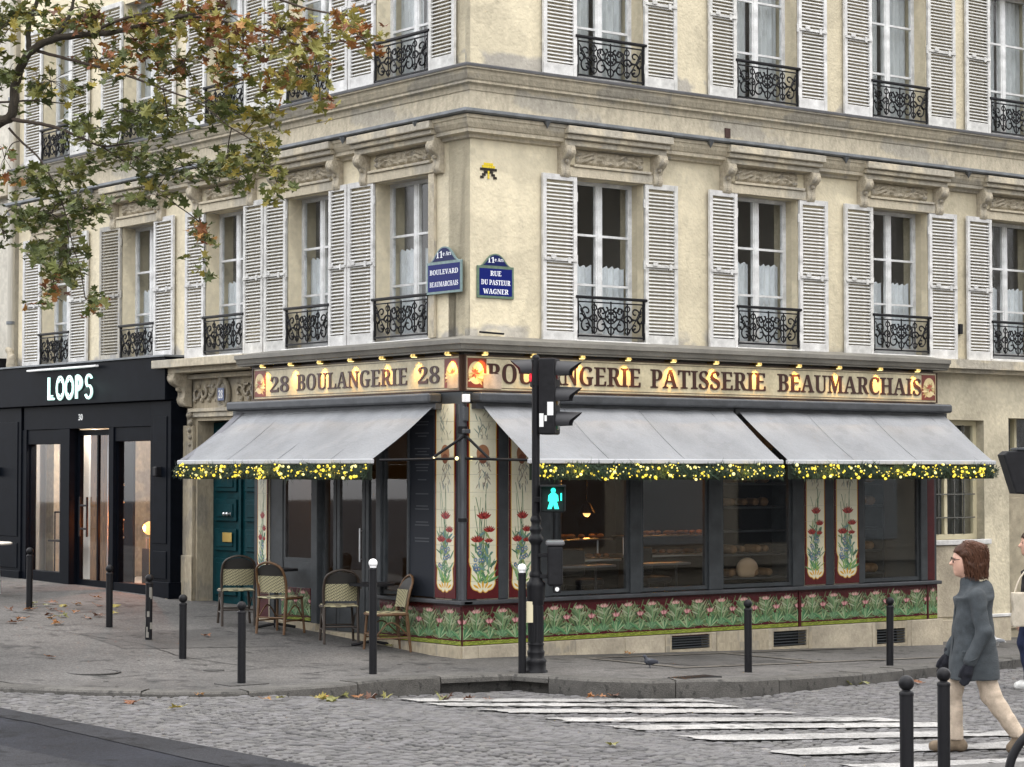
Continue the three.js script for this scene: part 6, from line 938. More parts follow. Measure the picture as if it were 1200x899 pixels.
function person(pos, label, o) {
  const t = thing('person', label, 'person', pos, faceTurn + (o.turn ?? 0)), J = o.joints, S = (a) => a;
  const leg = (x, y, z, L, k, r0, r1, r2) => smin(bone(x, y, z, L[0], L[1], r0 * k, r1 * k), bone(x, y, z, L[1], L[2], r1 * k, r2 * k), 0.03);
  const head = (x, y, z) => { let f = smin(egg(x, y, z, [0.03, 1.56, 0], [0.098, 0.118, 0.078]), egg(x, y, z, [0.062, 1.5, 0], [0.062, 0.085, 0.058]), 0.05); f = smin(f, bone(x, y, z, [0.12, 1.55, 0], [0.152, 1.517, 0], 0.008, 0.013), 0.02); f = smin(f, bone(x, y, z, [0.118, 1.475, -0.014], [0.118, 1.475, 0.014], 0.009, 0.009), 0.012); f = smin(f, bone(x, y, z, [0.095, 1.437, 0], [0.102, 1.44, 0], 0.022, 0.022), 0.025); for (const s of [-1, 1]) { f = Math.max(f, -(Math.hypot(x - 0.122, y - 1.548, z - s * 0.033) - 0.014)); f = smin(f, Math.hypot(x - 0.113, y - 1.547, z - s * 0.033) - 0.0125, 0.004); f = smin(f, egg(x, y, z, [0.015, 1.54, s * 0.078], [0.022, 0.034, 0.009]), 0.008); } return f; };
  const body = (x, y, z) => {
    let f = smin(head(x, y, z), bone(x, y, z, [-0.01, 1.32, 0], [0.02, 1.46, 0], 0.055, 0.05), 0.03);
    f = smin(f, bone(x, y, z, [-0.02, 0.92, 0], [-0.01, 1.24, 0], 0.09, 0.085), 0.05);
    for (const k of ['l', 'r']) f = Math.min(smin(f, leg(x, y, z, J['leg_' + k], 1, 0.075, 0.05, 0.04), 0.04));
    for (const k of ['l', 'r']) { const A = J['arm_' + k]; f = smin(f, smin(bone(x, y, z, A[0], A[1], 0.045, 0.038), bone(x, y, z, A[1], A[2], 0.038, 0.03), 0.02), 0.03); f = Math.min(f, hand(x, y, z, A[2], A[3])); }
    return f;
  };
  // body at 12 mm, head and hands again at 4 mm, all merged into one mesh
  const coarse = netMesh([-0.5, -0.02, -0.36], [0.4, 1.47, 0.36], 0.014, body), fine = netMesh([-0.1, 1.44, -0.12], [0.2, 1.7, 0.12], 0.005, body);
  mesh('body', [coarse, fine], skin, t);
  const eye = mesh('eye', [-1, 1].map((s) => ball(0.0105, 0.1165, 1.548, s * 0.033, 8)), std({ color: lin(0.04, 0.03, 0.025), roughness: 0.15 }), t);
  const legs = (x, y, z) => { let f = Math.min(leg(x, y, z, J.leg_l, 1, o.leg[0], o.leg[1], o.leg[2]), leg(x, y, z, J.leg_r, 1, o.leg[0], o.leg[1], o.leg[2])); f = smin(f, bone(x, y, z, [-0.02, 0.84, -0.05], [-0.02, 0.84, 0.05], 0.11, 0.11), 0.05); const w = 0.014 * (fbm(y * 11 + 30 + x * 5, x * 9 + z * 7 + 30, 997, 3) - 0.5) + 0.0015 * Math.sin(y * 38 + x * 20 + z * 14) * (y < 0.7 ? 1 : 0.3); return f - w; };
  mesh('trousers', netMesh([-0.56, 0.04, -0.34], [0.36, 1.0, 0.34], 0.014, (x, y, z) => Math.max(legs(x, y, z), -(y - 0.09 - (x < -0.2 ? 0.04 : 0)))), o.trousers, t);
  for (const k of ['l', 'r']) { const [h, q] = J['shoe_' + k]; mesh('shoe', netMesh([h[0] - 0.16, -0.02, h[2] - 0.12], [h[0] + 0.36, 0.3, h[2] + 0.12], 0.01, (x, y, z) => smin(smin(bone(x, y, z, h, q, 0.042, 0.036), bone(x, y, z, [lerp(h[0], q[0], 0.55), lerp(h[1], q[1], 0.55), h[2]], q, 0.05, 0.042), 0.03), bone(x, y, z, h, J['leg_' + k][2], 0.045, 0.048), 0.03)), o.shoes, t); }
  const coat = (x, y, z) => {
    const hem = o.hem, fl = clamp((1.1 - y) / (1.1 - hem + 0.001)), rx = lerp(0.15, o.flare[0], fl), rz = lerp(0.185, o.flare[1], fl), cx = lerp(-0.025, -0.025, fl);
    let f = Math.max((Math.pow(Math.pow(Math.abs(x - cx) / rx, 2.7) + Math.pow(Math.abs(z) / rz, 2.7), 1 / 2.7) - 1) * Math.min(rx, rz) * 0.9, y - 1.24, hem - y);
    f = smin(f, bone(x, y, z, [-0.02, 1.25, -0.13], [-0.02, 1.25, 0.13], 0.085, 0.085), 0.06); f = smin(f, bone(x, y, z, [-0.02, 1.27, 0], [0.0, 1.36, 0], 0.1, 0.082), 0.05);
    for (const k of ['l', 'r']) { const A = J['arm_' + k]; f = smin(f, smin(bone(x, y, z, A[0], A[1], 0.068, 0.058), bone(x, y, z, A[1], [lerp(A[1][0], A[2][0], 0.94), lerp(A[1][1], A[2][1], 0.94), A[2][2]], 0.058, 0.05), 0.03), 0.014); }
    if (o.hood) f = smin(f, Math.max(egg(x, y, z, [-0.105, 1.275, 0], [0.085, 0.115, 0.135]), -egg(x, y, z, [-0.06, 1.4, 0], [0.07, 0.08, 0.08])), 0.05);
    const fold = 0.009 * (fbm(y * 12 + 30 + x * 9, z * 4 + x * 5 - y * 3 + 30, 997, 3) - 0.5) * 2 + 0.0022 * Math.sin(y * 26 + Math.sin(z * 16 + x * 9) * 2) + 0.0025 * Math.sin(x * 34 + y * 5 + z * 20);
    return Math.max(f - fold, hem - y - 0.004 * Math.sin(x * 30 + z * 22), egg(x, y, z, [0.03, 1.46, 0], [0.5, 0.1, 0.5]) > 0 && y > 1.4 ? y - 1.405 : -1);
  };
  mesh('coat', netMesh([-0.36, o.hem - 0.06, -0.38], [0.34, 1.5, 0.38], 0.011, coat), o.coat, t);
  const curl = (x, y, z) => 0.03 * (fbm(x * 22 + 40 + z * 3, y * 20 + 40, 997, 3) - 0.5) + 0.03 * (fbm(z * 22 + 70, y * 18 + x * 6 + 20, 997, 3) - 0.5);
  mesh('hair', netMesh([-0.22, o.hairEnd - 0.05, -0.2], [0.2, 1.76, 0.2], 0.008, (x, y, z) => { let f = smin(egg(x, y, z, [0.0, 1.585, 0], [0.128, 0.112, 0.108]), egg(x, y, z, [-0.035, 1.49, 0], [0.11, 0.105, 0.108]), 0.05); if (o.hairEnd < 1.3) f = smin(f, bone(x, y, z, [-0.06, 1.5, 0], [-0.1, o.hairEnd + 0.06, 0], 0.1, 0.06), 0.05); f -= curl(x, y, z); return Math.max(f, Math.min(x - (0.07 + (y > 1.56 ? (y - 1.56) * 1.1 : 0)), 1.665 - y)); }), o.hair, t);
  { const r = rng(o.hairEnd * 1000 | 0), st = []; for (let i = 0; i < 1000; i++) { const a = r() * 6.283, ca = Math.cos(a), sa = Math.sin(a), end = o.hairEnd + 0.0 + r() * 0.16, wv = 0.004 + r() * 0.014, ph = r() * 6, pts = []; if (ca > 0.72) continue; for (let k = 0; k <= 9; k++) { const t = k / 9, ph2 = 0.15 + t * 1.45, R = Math.sin(Math.min(1.57, ph2)), y = t < 0.75 ? 1.59 + 0.112 * Math.cos(ph2) : lerp(1.59 + 0.112 * Math.cos(0.15 + 0.75 * 1.45), end, (t - 0.75) * 4); const low = o.hairEnd < 1.3 && t > 0.9 ? 0.8 : t > 0.7 ? 1.04 - (t - 0.7) * (0.5 + 0.5 * ((i * 37) % 10) / 10) : 1.02; pts.push([-0.005 - 0.02 * t + ca * 0.132 * R * low + wv * Math.sin(ph + t * 15), y + wv * 0.4 * Math.cos(ph + t * 7), sa * 0.116 * R * low + wv * Math.cos(ph + t * 14)]); } st.push(tube(pts, 0.0014 + r() * 0.0018, 12, 3)); } mesh('hair_strands', st, std({ specularIntensity: 0.5, color: o.hair.color.clone().multiplyScalar(1.3), roughness: 0.45 }), t); }
  if (o.hood) mesh('coat_seams', [rod([0.17, 0.62, -0.05], [0.12, 1.2, -0.03], 0.005, 5), new THREE.TorusGeometry(0.058, 0.006, 6, 18).rotateX(1.35).rotateZ(-0.4).translate(0.045, 0.775, -0.253), rbox(0.02, 0.11, 0.79, 0.83, -0.232, -0.215, 0.004), rod([0.1, 0.83, -0.215], [0.0, 0.8, -0.222], 0.004, 5), tube([[-0.115, 1.2, -0.11], [-0.15, 1.0, -0.1], [-0.19, 0.75, -0.1]], 0.003, 10, 4)], o.coat, t);
  if (o.glasses) mesh('glasses', [-1, 1].flatMap((s) => [new THREE.TorusGeometry(0.021, 0.0028, 6, 16).rotateY(Math.PI / 2).translate(0.139, 1.547, s * 0.034), rod([0.138, 1.552, s * 0.055], [0.02, 1.555, s * 0.08], 0.0028, 5)]), C.black, t);
  if (o.glove) for (const k of ['l', 'r']) { const A = J['arm_' + k]; mesh('glove', netMesh([A[2][0] - 0.1, A[3][1] - 0.05, A[2][2] - 0.1], [A[2][0] + 0.14, A[2][1] + 0.06, A[2][2] + 0.1], 0.006, (x, y, z) => Math.min(hand(x, y, z, A[2], A[3]) - 0.005, bone(x, y, z, A[2], [A[2][0], A[2][1] + 0.03, A[2][2]], 0.036, 0.036))), o.glove, t); }
  return t;
}
{
  const p = EYE.clone().addScaledVector(FWD, 18.52).addScaledVector(RIGHT, 535 * 18.52 / FPX);
  person([p.x, road(p.x, p.z) + 0.004, p.z], 'person in a grey hooded coat and beige trousers walking over the crossing', {
    joints: { leg_l: [[-0.05, 0.84, -0.085], [-0.15, 0.46, -0.085], [-0.36, 0.15, -0.085]], leg_r: [[0.02, 0.84, 0.085], [0.13, 0.48, 0.085], [0.1, 0.1, 0.08]], arm_l: [[-0.02, 1.26, -0.185], [-0.06, 0.98, -0.25], [0.055, 0.74, -0.255], [0.085, 0.565, -0.25]], arm_r: [[-0.02, 1.26, 0.185], [0.0, 0.98, 0.25], [0.13, 0.77, 0.24], [0.18, 0.61, 0.23]], shoe_l: [[-0.43, 0.16, -0.085], [-0.31, 0.045, -0.085]], shoe_r: [[0.06, 0.045, 0.08], [0.28, 0.04, 0.08]] },
    leg: [0.095, 0.078, 0.06], hem: 0.59, flare: [0.205, 0.225], hairEnd: 1.38, hood: true, glasses: true, coat: cloth(0.05, 0.06, 0.068), trousers: cloth(0.6, 0.49, 0.38), shoes: cloth(0.2, 0.15, 0.1), hair: std({ specularIntensity: 0.4, color: lin(0.075, 0.034, 0.02), map: rep(T.wood, 0.08), roughness: 0.5 }), glove: cloth(0.006, 0.007, 0.014),
  });
  const q = EYE.clone().addScaledVector(FWD, 24.5).addScaledVector(RIGHT, 610 * 24.5 / FPX);
  const b = person([q.x, road(q.x, q.z) + 0.004, q.z], 'person in dark jacket, wide blue jeans and white shoes by the kerb', {
    joints: { leg_l: [[-0.03, 0.84, -0.09], [0.03, 0.46, -0.1], [0.04, 0.1, -0.1]], leg_r: [[0.0, 0.84, 0.09], [0.06, 0.48, 0.09], [-0.02, 0.1, 0.09]], arm_l: [[-0.02, 1.26, -0.185], [-0.08, 0.99, -0.23], [0.04, 0.8, -0.24], [0.12, 0.68, -0.24]], arm_r: [[-0.02, 1.26, 0.185], [-0.02, 0.98, 0.25], [0.08, 0.77, 0.24], [0.1, 0.6, 0.23]], shoe_l: [[0.0, 0.04, -0.1], [0.2, 0.038, -0.1]], shoe_r: [[-0.06, 0.04, 0.09], [0.12, 0.038, 0.09]] },
    leg: [0.11, 0.1, 0.1], hem: 0.86, flare: [0.165, 0.2], hairEnd: 1.1, hood: false, coat: cloth(0.018, 0.016, 0.018), trousers: cloth(0.012, 0.022, 0.07), shoes: cloth(0.7, 0.7, 0.68), hair: std({ color: lin(0.045, 0.022, 0.013), map: rep(T.wood, 0.08), roughness: 0.5 }),
  });
  const bag = thing('tote_bag', 'cream cloth tote bag carried by the person in jeans', 'bag', [q.x - RIGHT.x * 0.2, road(q.x, q.z) + 0.6, q.z - RIGHT.z * 0.2], faceTurn);
  bag.scale.set(0.8, 0.85, 0.85); bag.position.y += 0.08;
  mesh('pouch', netMesh([-0.18, -0.03, -0.36], [0.16, 0.48, -0.14], 0.014, (x, y, z) => Math.max(Math.abs(x + 0.01) - 0.1 - 0.01 * Math.sin(y * 22), Math.abs(y - 0.21) - 0.2, Math.abs(z + 0.25) - 0.05 - 0.015 * Math.cos(x * 12)) - 0.012), std({ color: lin(0.56, 0.5, 0.4), map: rep(T.fabric, 0.2), roughness: 0.95 }), bag);
  mesh('strap', [tube([[-0.08, 0.41, -0.25], [-0.1, 0.58, -0.24], [-0.16, 0.72, -0.2]], 0.012, 12, 6), tube([[0.07, 0.41, -0.25], [0.0, 0.58, -0.24], [-0.12, 0.72, -0.2]], 0.012, 12, 6)], std({ color: lin(0.5, 0.44, 0.35), roughness: 0.95 }), bag);
}
// ------------------------------------------------------------------ pigeons
function pigeon(px, py, turn, label, bodyCol, headCol) {
  const q = pixelRay(px, py); let y = -0.05, x, z; for (let i = 0; i < 50; i++) { const k = (y - EYE.y) / q.y; x = EYE.x + q.x * k; z = EYE.z + q.z * k; y = y * 0.5 + ground(x, z) * 0.5; }
  const o = thing('pigeon', label, 'pigeon', [x, y, z], faceTurn + turn, 'pigeons on the pavement'); o.scale.setScalar(0.68); const bm = std({ color: bodyCol, map: rep(T.scuff, 0.1), roughness: 0.7 }), hm = std({ color: headCol, roughness: 0.5 });
  mesh('body', netMesh([-0.17, 0.0, -0.08], [0.16, 0.26, 0.08], 0.006, (X, Y, Z) => { let f = egg(X, Y, Z, [0.0, 0.1, 0], [0.095, 0.052, 0.052]); f = smin(f, bone(X, Y, Z, [0.055, 0.125, 0], [0.09, 0.185, 0], 0.034, 0.021), 0.03); f = smin(f, egg(X, Y, Z, [0.098, 0.195, 0], [0.026, 0.022, 0.02]), 0.015); f = smin(f, bone(X, Y, Z, [0.12, 0.192, 0], [0.138, 0.186, 0], 0.007, 0.003), 0.008); f = smin(f, egg(X, Y, Z, [-0.12, 0.075, 0], [0.055, 0.009, 0.024]), 0.02); for (const s of [-1, 1]) f = smin(f, Math.min(bone(X, Y, Z, [0.005, 0.07, s * 0.022], [0.012, 0.035, s * 0.022], 0.012, 0.006), bone(X, Y, Z, [0.012, 0.035, s * 0.022], [0.0, 0.004, s * 0.022], 0.006, 0.004), bone(X, Y, Z, [0.0, 0.005, s * 0.022], [0.03, 0.004, s * 0.025], 0.005, 0.004)), 0.006); return f; }), bm, o);
  for (const s of [-1, 1]) mesh('wing', new THREE.SphereGeometry(1, 14, 10).scale(0.095, 0.036, 0.012).rotateZ(0.12).translate(-0.03, 0.108, s * 0.047), hm, o);
}
pigeon(762, 783, 0.35, 'dark grey pigeon on the pavement near the traffic light', lin(0.05, 0.055, 0.07), lin(0.03, 0.033, 0.045));
pigeon(1170, 757, 0.2, 'pale pigeon with darker wings on the pavement behind the woman', lin(0.6, 0.6, 0.6), lin(0.25, 0.26, 0.28));
// ------------------------------------------------------------------ plane tree
function leafGeo(seed, fold) {
  const r = rng(seed), out = [[0, -0.5], [0.1, -0.36], [0.34, -0.4], [0.27, -0.18], [0.52, -0.02], [0.27, 0.06], [0.33, 0.32], [0.13, 0.22], [0, 0.56], [-0.13, 0.22], [-0.33, 0.32], [-0.27, 0.06], [-0.52, -0.02], [-0.27, -0.18], [-0.34, -0.4], [-0.1, -0.36]].map(([x, y]) => [x * (0.9 + r() * 0.25), y * (0.9 + r() * 0.2)]);
  const pos = [], uv = []; const Z = (x, y) => fold * (Math.abs(x) * 0.5 - 0.45 * y * y) + 0.09 * Math.sin(x * 9 + seed) * Math.cos(y * 6 + seed);
  for (let i = 0; i < out.length; i++) { const a = out[i], b = out[(i + 1) % out.length]; for (const [x, y] of [[0, -0.1], a, b]) { pos.push(x, y, Z(x, y)); uv.push(x + 0.5, y + 0.5); } }
  const g = new THREE.BufferGeometry(); g.setAttribute('position', new THREE.Float32BufferAttribute(pos, 3)); g.setAttribute('uv', new THREE.Float32BufferAttribute(uv, 2)); g.computeVertexNormals(); return g;
}
const leafGeos = [leafGeo(1, 0.6), leafGeo(2, 1.2), leafGeo(3, 0.35), leafGeo(4, -0.8)];
const LEAFC = { g: [[0.065, 0.085, 0.016], [0.095, 0.12, 0.024], [0.13, 0.15, 0.03], [0.18, 0.18, 0.04]], y: [[0.25, 0.23, 0.045], [0.36, 0.29, 0.05], [0.2, 0.2, 0.04]], o: [[0.33, 0.13, 0.03], [0.24, 0.085, 0.025], [0.4, 0.2, 0.05], [0.14, 0.055, 0.025]] };
const leafMats = {}; for (const k of Object.keys(LEAFC)) leafMats[k] = LEAFC[k].map((c) => phys({ color: lin(...c), roughness: 0.75, transmission: 0.32, thickness: 0, side: THREE.DoubleSide, map: rep(T.scuff, 0.7) }));
{
  const tree = thing('plane_tree', 'plane tree with green and orange autumn leaves reaching over the boutique', 'tree', [-5.75, 0, -1.7]), base = tree.position, r = rng(2024);
  const bark = std({ color: lin(0.1, 0.082, 0.06), map: rep(T.trim, 0.5), bumpMap: rep(T.grain, 0.3), bumpScale: 0.02 }), twigM = std({ color: lin(0.055, 0.04, 0.03), roughness: 0.9 });
  const at = (px, py, d) => { const q = pixelRay(px, py); return EYE.clone().addScaledVector(q, d).sub(base); };
  function branch(pts, r0, r1, mat, name) { const c = new THREE.CatmullRomCurve3(pts), n = pts.length * 6, g = new THREE.TubeGeometry(c, n, 1, 7), p = g.attributes.position, fr = c.getSpacedPoints(n); for (let i = 0; i <= n; i++) for (let j = 0; j <= 7; j++) { const k = i * 8 + j, R = lerp(r0, r1, i / n) * (1 + 0.12 * Math.sin(i * 2.1 + j)); const o = c.getPointAt(i / n); p.setXYZ(k, o.x + (p.getX(k) - o.x) * R, o.y + (p.getY(k) - o.y) * R, o.z + (p.getZ(k) - o.z) * R); } g.computeVertexNormals(); mesh(name, g, mat, tree); return c; }
  const D = 23.6, curves = [];
  branch([V3(0, -0.2, 0), V3(0.02, 1.5, 0.03), V3(-0.05, 3.4, 0), V3(0.05, 5.4, 0.1), V3(-0.1, 8, 0), V3(0, 10.5, 0.1)], 0.27, 0.11, bark, 'trunk');
  const B = (list, r0, r1, m = bark) => curves.push(branch(list.map(([x, y, d]) => at(x, y, d)), r0, r1, m, 'limb'));
  B([[-48, 240, 24.2], [-30, 185, 24.0], [-8, 148, 23.8], [14, 134, 23.6], [18, 100, 23.6], [34, 62, 23.4], [62, 46, 23.3], [130, 38, 23.1], [190, 24, 22.9], [260, 10, 22.8]], 0.07, 0.012);
  B([[34, 62, 23.4], [34, 30, 23.5], [42, 6, 23.5], [60, -40, 23.6]], 0.03, 0.014); B([[62, 46, 23.3], [80, 22, 23.3], [88, -8, 23.4]], 0.03, 0.012);
  B([[14, 140, 23.6], [60, 148, 23.5], [92, 160, 23.4], [118, 171, 23.3], [150, 168, 23.1]], 0.022, 0.008, twigM); B([[44, 60, 23.4], [90, 72, 23.3], [135, 84, 23.1], [190, 104, 22.9], [235, 122, 22.8], [268, 148, 22.7]], 0.018, 0.006, twigM);
  B([[100, 40, 23.2], [160, 18, 23.1], [230, 20, 22.9], [300, 34, 22.7], [350, 52, 22.6], [410, 48, 22.5]], 0.018, 0.006, twigM); B([[10, 150, 23.7], [24, 165, 23.7], [46, 186, 23.6], [70, 230, 23.5], [86, 290, 23.4]], 0.013, 0.005, twigM);
  B([[268, 148, 22.7], [300, 170, 22.6], [312, 200, 22.6]], 0.007, 0.004, twigM); B([[118, 171, 23.3], [160, 200, 23.2], [200, 235, 23.1], [238, 268, 23.0], [238, 310, 23.0]], 0.009, 0.004, twigM);
  B([[-20, 170, 24], [-10, 220, 24], [5, 280, 23.9]], 0.014, 0.006, twigM); B([[0, 120, 23.8], [40, 118, 23.7], [80, 122, 23.6]], 0.012, 0.005, twigM); B([[-48, 120, 24.4], [-30, 40, 24.6], [0, -40, 24.6], [120, -90, 24]], 0.08, 0.03); B([[200, -60, 23.5], [280, -20, 23], [360, 10, 22.8], [420, 20, 22.6]], 0.02, 0.008, twigM);
  B([[-48, 180, 24.5], [-200, 60, 25], [-380, -60, 25.5]], 0.09, 0.03); B([[-48, 100, 24.4], [-160, -60, 24], [-240, -200, 23.5]], 0.09, 0.03); B([[-40, 60, 24.4], [60, -120, 24.6], [220, -220, 24.8]], 0.08, 0.03);
  // leaf clusters read off the photograph: x, y, spread x, spread y, how many, mix
  const CL = [[20, 25, 50, 32, 100, 'ggy'], [110, 20, 55, 26, 70, 'ggyo'], [190, 20, 55, 24, 85, 'oyyg'], [260, 25, 50, 30, 90, 'ooyy'], [330, 35, 50, 34, 90, 'oyyy'], [395, 30, 36, 30, 42, 'ooyy'], [430, 50, 22, 26, 14, 'oyy'], [10, 90, 26, 45, 42, 'ggg'], [60, 95, 40, 30, 46, 'ggy'], [115, 70, 36, 24, 42, 'ggyo'], [165, 60, 40, 24, 50, 'ogy'], [215, 75, 36, 40, 52, 'ogyy'], [270, 75, 30, 26, 46, 'yyog'], [345, 88, 40, 26, 50, 'yyyo'], [150, 130, 34, 26, 60, 'ggg'], [105, 150, 30, 22, 40, 'ggg'], [195, 130, 30, 28, 46, 'ggy'], [255, 125, 36, 26, 48, 'ggy'], [320, 130, 30, 26, 30, 'gyy'], [48, 205, 30, 26, 44, 'ggg'], [90, 205, 30, 24, 42, 'ggg'], [160, 185, 40, 20, 56, 'ggg'], [215, 195, 40, 24, 60, 'ggg'], [265, 195, 34, 26, 52, 'ggy'], [310, 180, 24, 32, 48, 'yyg'], [325, 215, 16, 14, 16, 'yg'], [60, 250, 34, 24, 50, 'ggg'], [100, 245, 26, 24, 40, 'ggg'], [20, 245, 26, 22, 20, 'ggg'], [185, 230, 30, 16, 22, 'ggy'], [45, 290, 28, 22, 30, 'ggg'], [80, 305, 24, 26, 46, 'ggg'], [60, 335, 26, 18, 26, 'ggo'], [100, 350, 16, 14, 18, 'ggo'], [235, 262, 16, 20, 20, 'ggo'], [238, 305, 9, 14, 7, 'gy'], [5, 185, 14, 30, 22, 'ggo'], [3, 270, 12, 26, 16, 'ggg'], [375, 110, 30, 16, 14, 'yyo'], [285, 60, 80, 50, 40, 'oyg'],
    [-70, 60, 60, 120, 240, 'ggy'], [-160, 20, 80, 140, 300, 'ggy'], [80, -60, 140, 50, 420, 'ggyo'], [280, -50, 130, 50, 340, 'ooyg'], [-280, -80, 120, 120, 300, 'ggy'], [150, -180, 200, 80, 420, 'ggyo'], [-60, -180, 140, 90, 380, 'ggy'], [-60, 230, 34, 60, 70, 'ggg']];
  const pos = [], col = [], uvs = [], M = new THREE.Matrix4(), Q = new THREE.Quaternion(), E3 = new THREE.Euler(), v = V3(); let parts = 0; const twigs = [];
  for (const [cx, cy, sx, sy, n0, mix] of CL) { const n = Math.round(n0 * (cx < -30 || cy < -20 ? 1.1 : 1.75));
    const out = cx < -30 || cy < -20, dc = D - clamp((cx) / 400, -0.6, 1.1) + 0.1;
    const hub = at(cx, cy, dc); let best = null, bd = 1e9; for (const c of curves) for (let i = 0; i <= 20; i++) { const p = c.getPoint(i / 20), d = p.distanceTo(hub); if (d < bd) { bd = d; best = p; } }
    if (bd < 2.2 && bd > 0.05) twigs.push(tube([best.toArray(), best.clone().lerp(hub, 0.5).add(V3(0, 0.06, 0)).toArray(), hub.toArray()], 0.006, 10, 5));
    const keys = [];
    for (let i = 0; i < Math.max(3, n / 8); i++) { const k = at(cx + (r() + r() - 1) * sx * 1.1, cy + (r() + r() - 1) * sy * 1.1, dc + (r() - 0.5) * 1.3); keys.push(k); if (!out || r() < 0.3) twigs.push(tube([hub.toArray(), hub.clone().lerp(k, 0.55).add(V3(0, 0.05 * r(), 0)).toArray(), k.toArray()], 0.0035, 7, 4)); }
    for (let i = 0; i < n; i++) {
      const k = keys[Math.floor(r() * keys.length)], p = k.clone().add(V3((r() + r() - 1) * 0.17, (r() + r() - 1.25) * 0.15, (r() + r() - 1) * 0.17)), ch = mix[Math.floor(r() * mix.length)], ci = Math.floor(r() * LEAFC[ch].length), s = 0.07 + r() * r() * 0.1 + r() * 0.03;
      E3.set(-1.2 + (r() - 0.5) * 2.2, r() * 6.28, (r() - 0.5) * 1.6, 'YXZ'); Q.setFromEuler(E3);
      if (!out && parts < 290 && r() < 0.22) { const m = mesh('leaf', leafGeos[i % 4], leafMats[ch][ci], tree); m.position.copy(p); m.quaternion.copy(Q); m.scale.setScalar(s); parts++; continue; }
      M.compose(p, Q, V3(s, s, s)); const g = leafGeos[i % 4].attributes.position, c = LEAFC[ch][ci], j = 0.85 + r() * 0.3;
      for (let a = 0; a < g.count; a++) { v.fromBufferAttribute(g, a).applyMatrix4(M); pos.push(v.x, v.y, v.z); col.push(c[0] * j, c[1] * j, c[2] * j); }
    }
  }
  const g = new THREE.BufferGeometry(); g.setAttribute('position', new THREE.Float32BufferAttribute(pos, 3)); g.setAttribute('color', new THREE.Float32BufferAttribute(col, 3)); g.computeVertexNormals();
  const cr = shade(new THREE.Mesh(g, phys({ vertexColors: true, roughness: 0.75, transmission: 0.32, thickness: 0, side: THREE.DoubleSide }))); cr.name = 'crown'; tree.add(stuff(cr));
  stuff(mesh('twigs', twigs, twigM, tree));
}
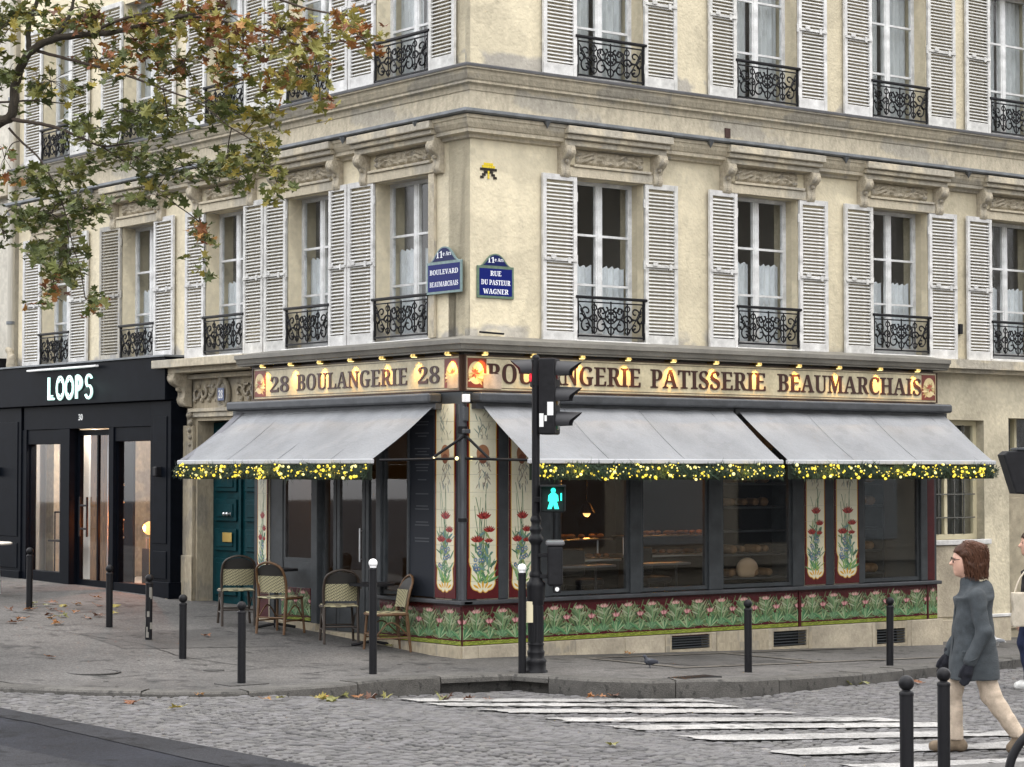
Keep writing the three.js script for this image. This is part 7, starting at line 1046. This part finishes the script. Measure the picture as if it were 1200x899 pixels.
// ------------------------------------------------------------------ fallen leaves
{
  const r = rng(606), put = (px, py, fn, dy, label, group, pal, size) => { const q = pixelRay(px, py); let y = 0, x, z; for (let i = 0; i < 50; i++) { const k = (y - EYE.y) / q.y; x = EYE.x + q.x * k; z = EYE.z + q.z * k; y = y * 0.5 + fn(x, z) * 0.5; } const ch = pal[Math.floor(r() * pal.length)], mats = leafMats[ch]; const o = thing('fallen_leaf', label, 'leaf', [x, y + dy, z], 0, group), m = mesh('blade', leafGeos[Math.floor(r() * 4)].clone().rotateX(-Math.PI / 2), mats[Math.floor(r() * mats.length)], o); const s = size * (0.75 + r() * 0.5); m.scale.set(s, s * (0.6 + r()), s); o.rotation.set((r() - 0.5) * 0.5, r() * 6.28, (r() - 0.5) * 0.5); mesh('stalk', rod([0, 0, 0.5 * s], [0.02, 0.02, 0.85 * s], 0.0025, 5), mats[0], o); };
  for (let i = 0; i < 26; i++) put(5 + r() * 130, 700 + r() * 34, ground, 0.02, 'dry fallen leaf lying on the pavement before the boutique', 'leaves before the boutique', 'ooy', 0.13);
  for (let i = 0; i < 12; i++) put(300 + r() * 165, 819 + r() * 4, road, 0.03, 'fallen leaf in the gutter before the cafe chairs', 'leaves in the boulevard gutter', 'yyo', 0.12);
  for (let i = 0; i < 4; i++) put(505 + r() * 80, 821 + r() * 2, road, 0.03, 'fallen leaf beside the drain mouth in the kerb', 'leaves by the drain mouth', 'yo', 0.13);
  for (let i = 0; i < 16; i++) { const gx = 690 + r() * 400; put(gx, 817 - smooth(690, 1100, gx) * 17 + r() * 3, road, 0.03, 'fallen leaf against the side street kerb', 'leaves in the side street gutter', 'yoo', 0.11); }
  for (const [x, y, t] of [[718, 876, 'fallen leaf on the setts before the crossing stripes'], [235, 817, 'fallen leaf by the lowered kerb near the plate-based bollard'], [205, 832, 'fallen leaf on the setts near the dark asphalt'], [60, 772, 'lone fallen leaf beside the round cover mark on the pavement'], [243, 747, 'lone fallen leaf before the teal door'], [455, 759, 'lone fallen leaf under the side-on cane chair'], [735, 768, 'lone fallen leaf at the foot of the bakery plinth'], [152, 825, 'fallen leaf on the setts beside the asphalt edge']]) put(x, y, y > 812 ? road : ground, 0.025, t, 'scattered single leaves', 'yo', 0.12);
}
// ------------------------------------------------------------------ houses across the streets, mirrored in the glass
function opposite(name, label, pos, turn, W, H, n) {
  const o = thing(name, label, 'building', pos, turn), m = std({ color: lin(0.42, 0.38, 0.31), map: rep(T.mottle, 4) });
  const holes = []; for (let f = 0; f < (H > 15 ? 4 : 3); f++) for (let i = 0; i < n; i++) holes.push([-W / 2 + (i + 0.5) * W / n - 0.55, -W / 2 + (i + 0.5) * W / n + 0.55, 3.9 + f * 3.1, 6 + f * 3.1]);
  mesh('wall', wallWithHoles(-W / 2, W / 2, -0.4, H, holes, 0.3), m, o); mesh('body', box(-W / 2, W / 2, -0.4, H, -9, -0.5), C.room, o); mesh('shop_band', rbox(-W / 2 + 0.2, W / 2 - 0.2, 0, 3.3, 0.001, 0.2), m, o); for (let i = 0; i < n; i++) mesh('shop_pane', rbox(-W / 2 + (i + 0.15) * W / n, -W / 2 + (i + 0.85) * W / n, 0.5, 2.8, 0.202, 0.23), i % 2 ? C.shopGrey : std({ color: lin(0.3, 0.33, 0.34), roughness: 0.2 }), o); mesh('cornice', rbox(-W / 2, W / 2, 3.4, 3.7, 0.001, 0.3), C.trim, o);
  for (const [a, b, c, d] of holes) mesh('window', box(a, b, c, d, -0.26, -0.22), std({ color: lin(0.06, 0.07, 0.08), roughness: 0.08 }), o);
}
opposite('facing_house', 'stone apartment house across the side street from the bakery', [16, 0, 17], Math.PI, 30, 14, 10);
opposite('boulevard_house', 'stone apartment house on the far side of the boulevard', [-42, 0, -6], Math.PI / 2, 60, 14, 20);
renderer.render(scene, camera);
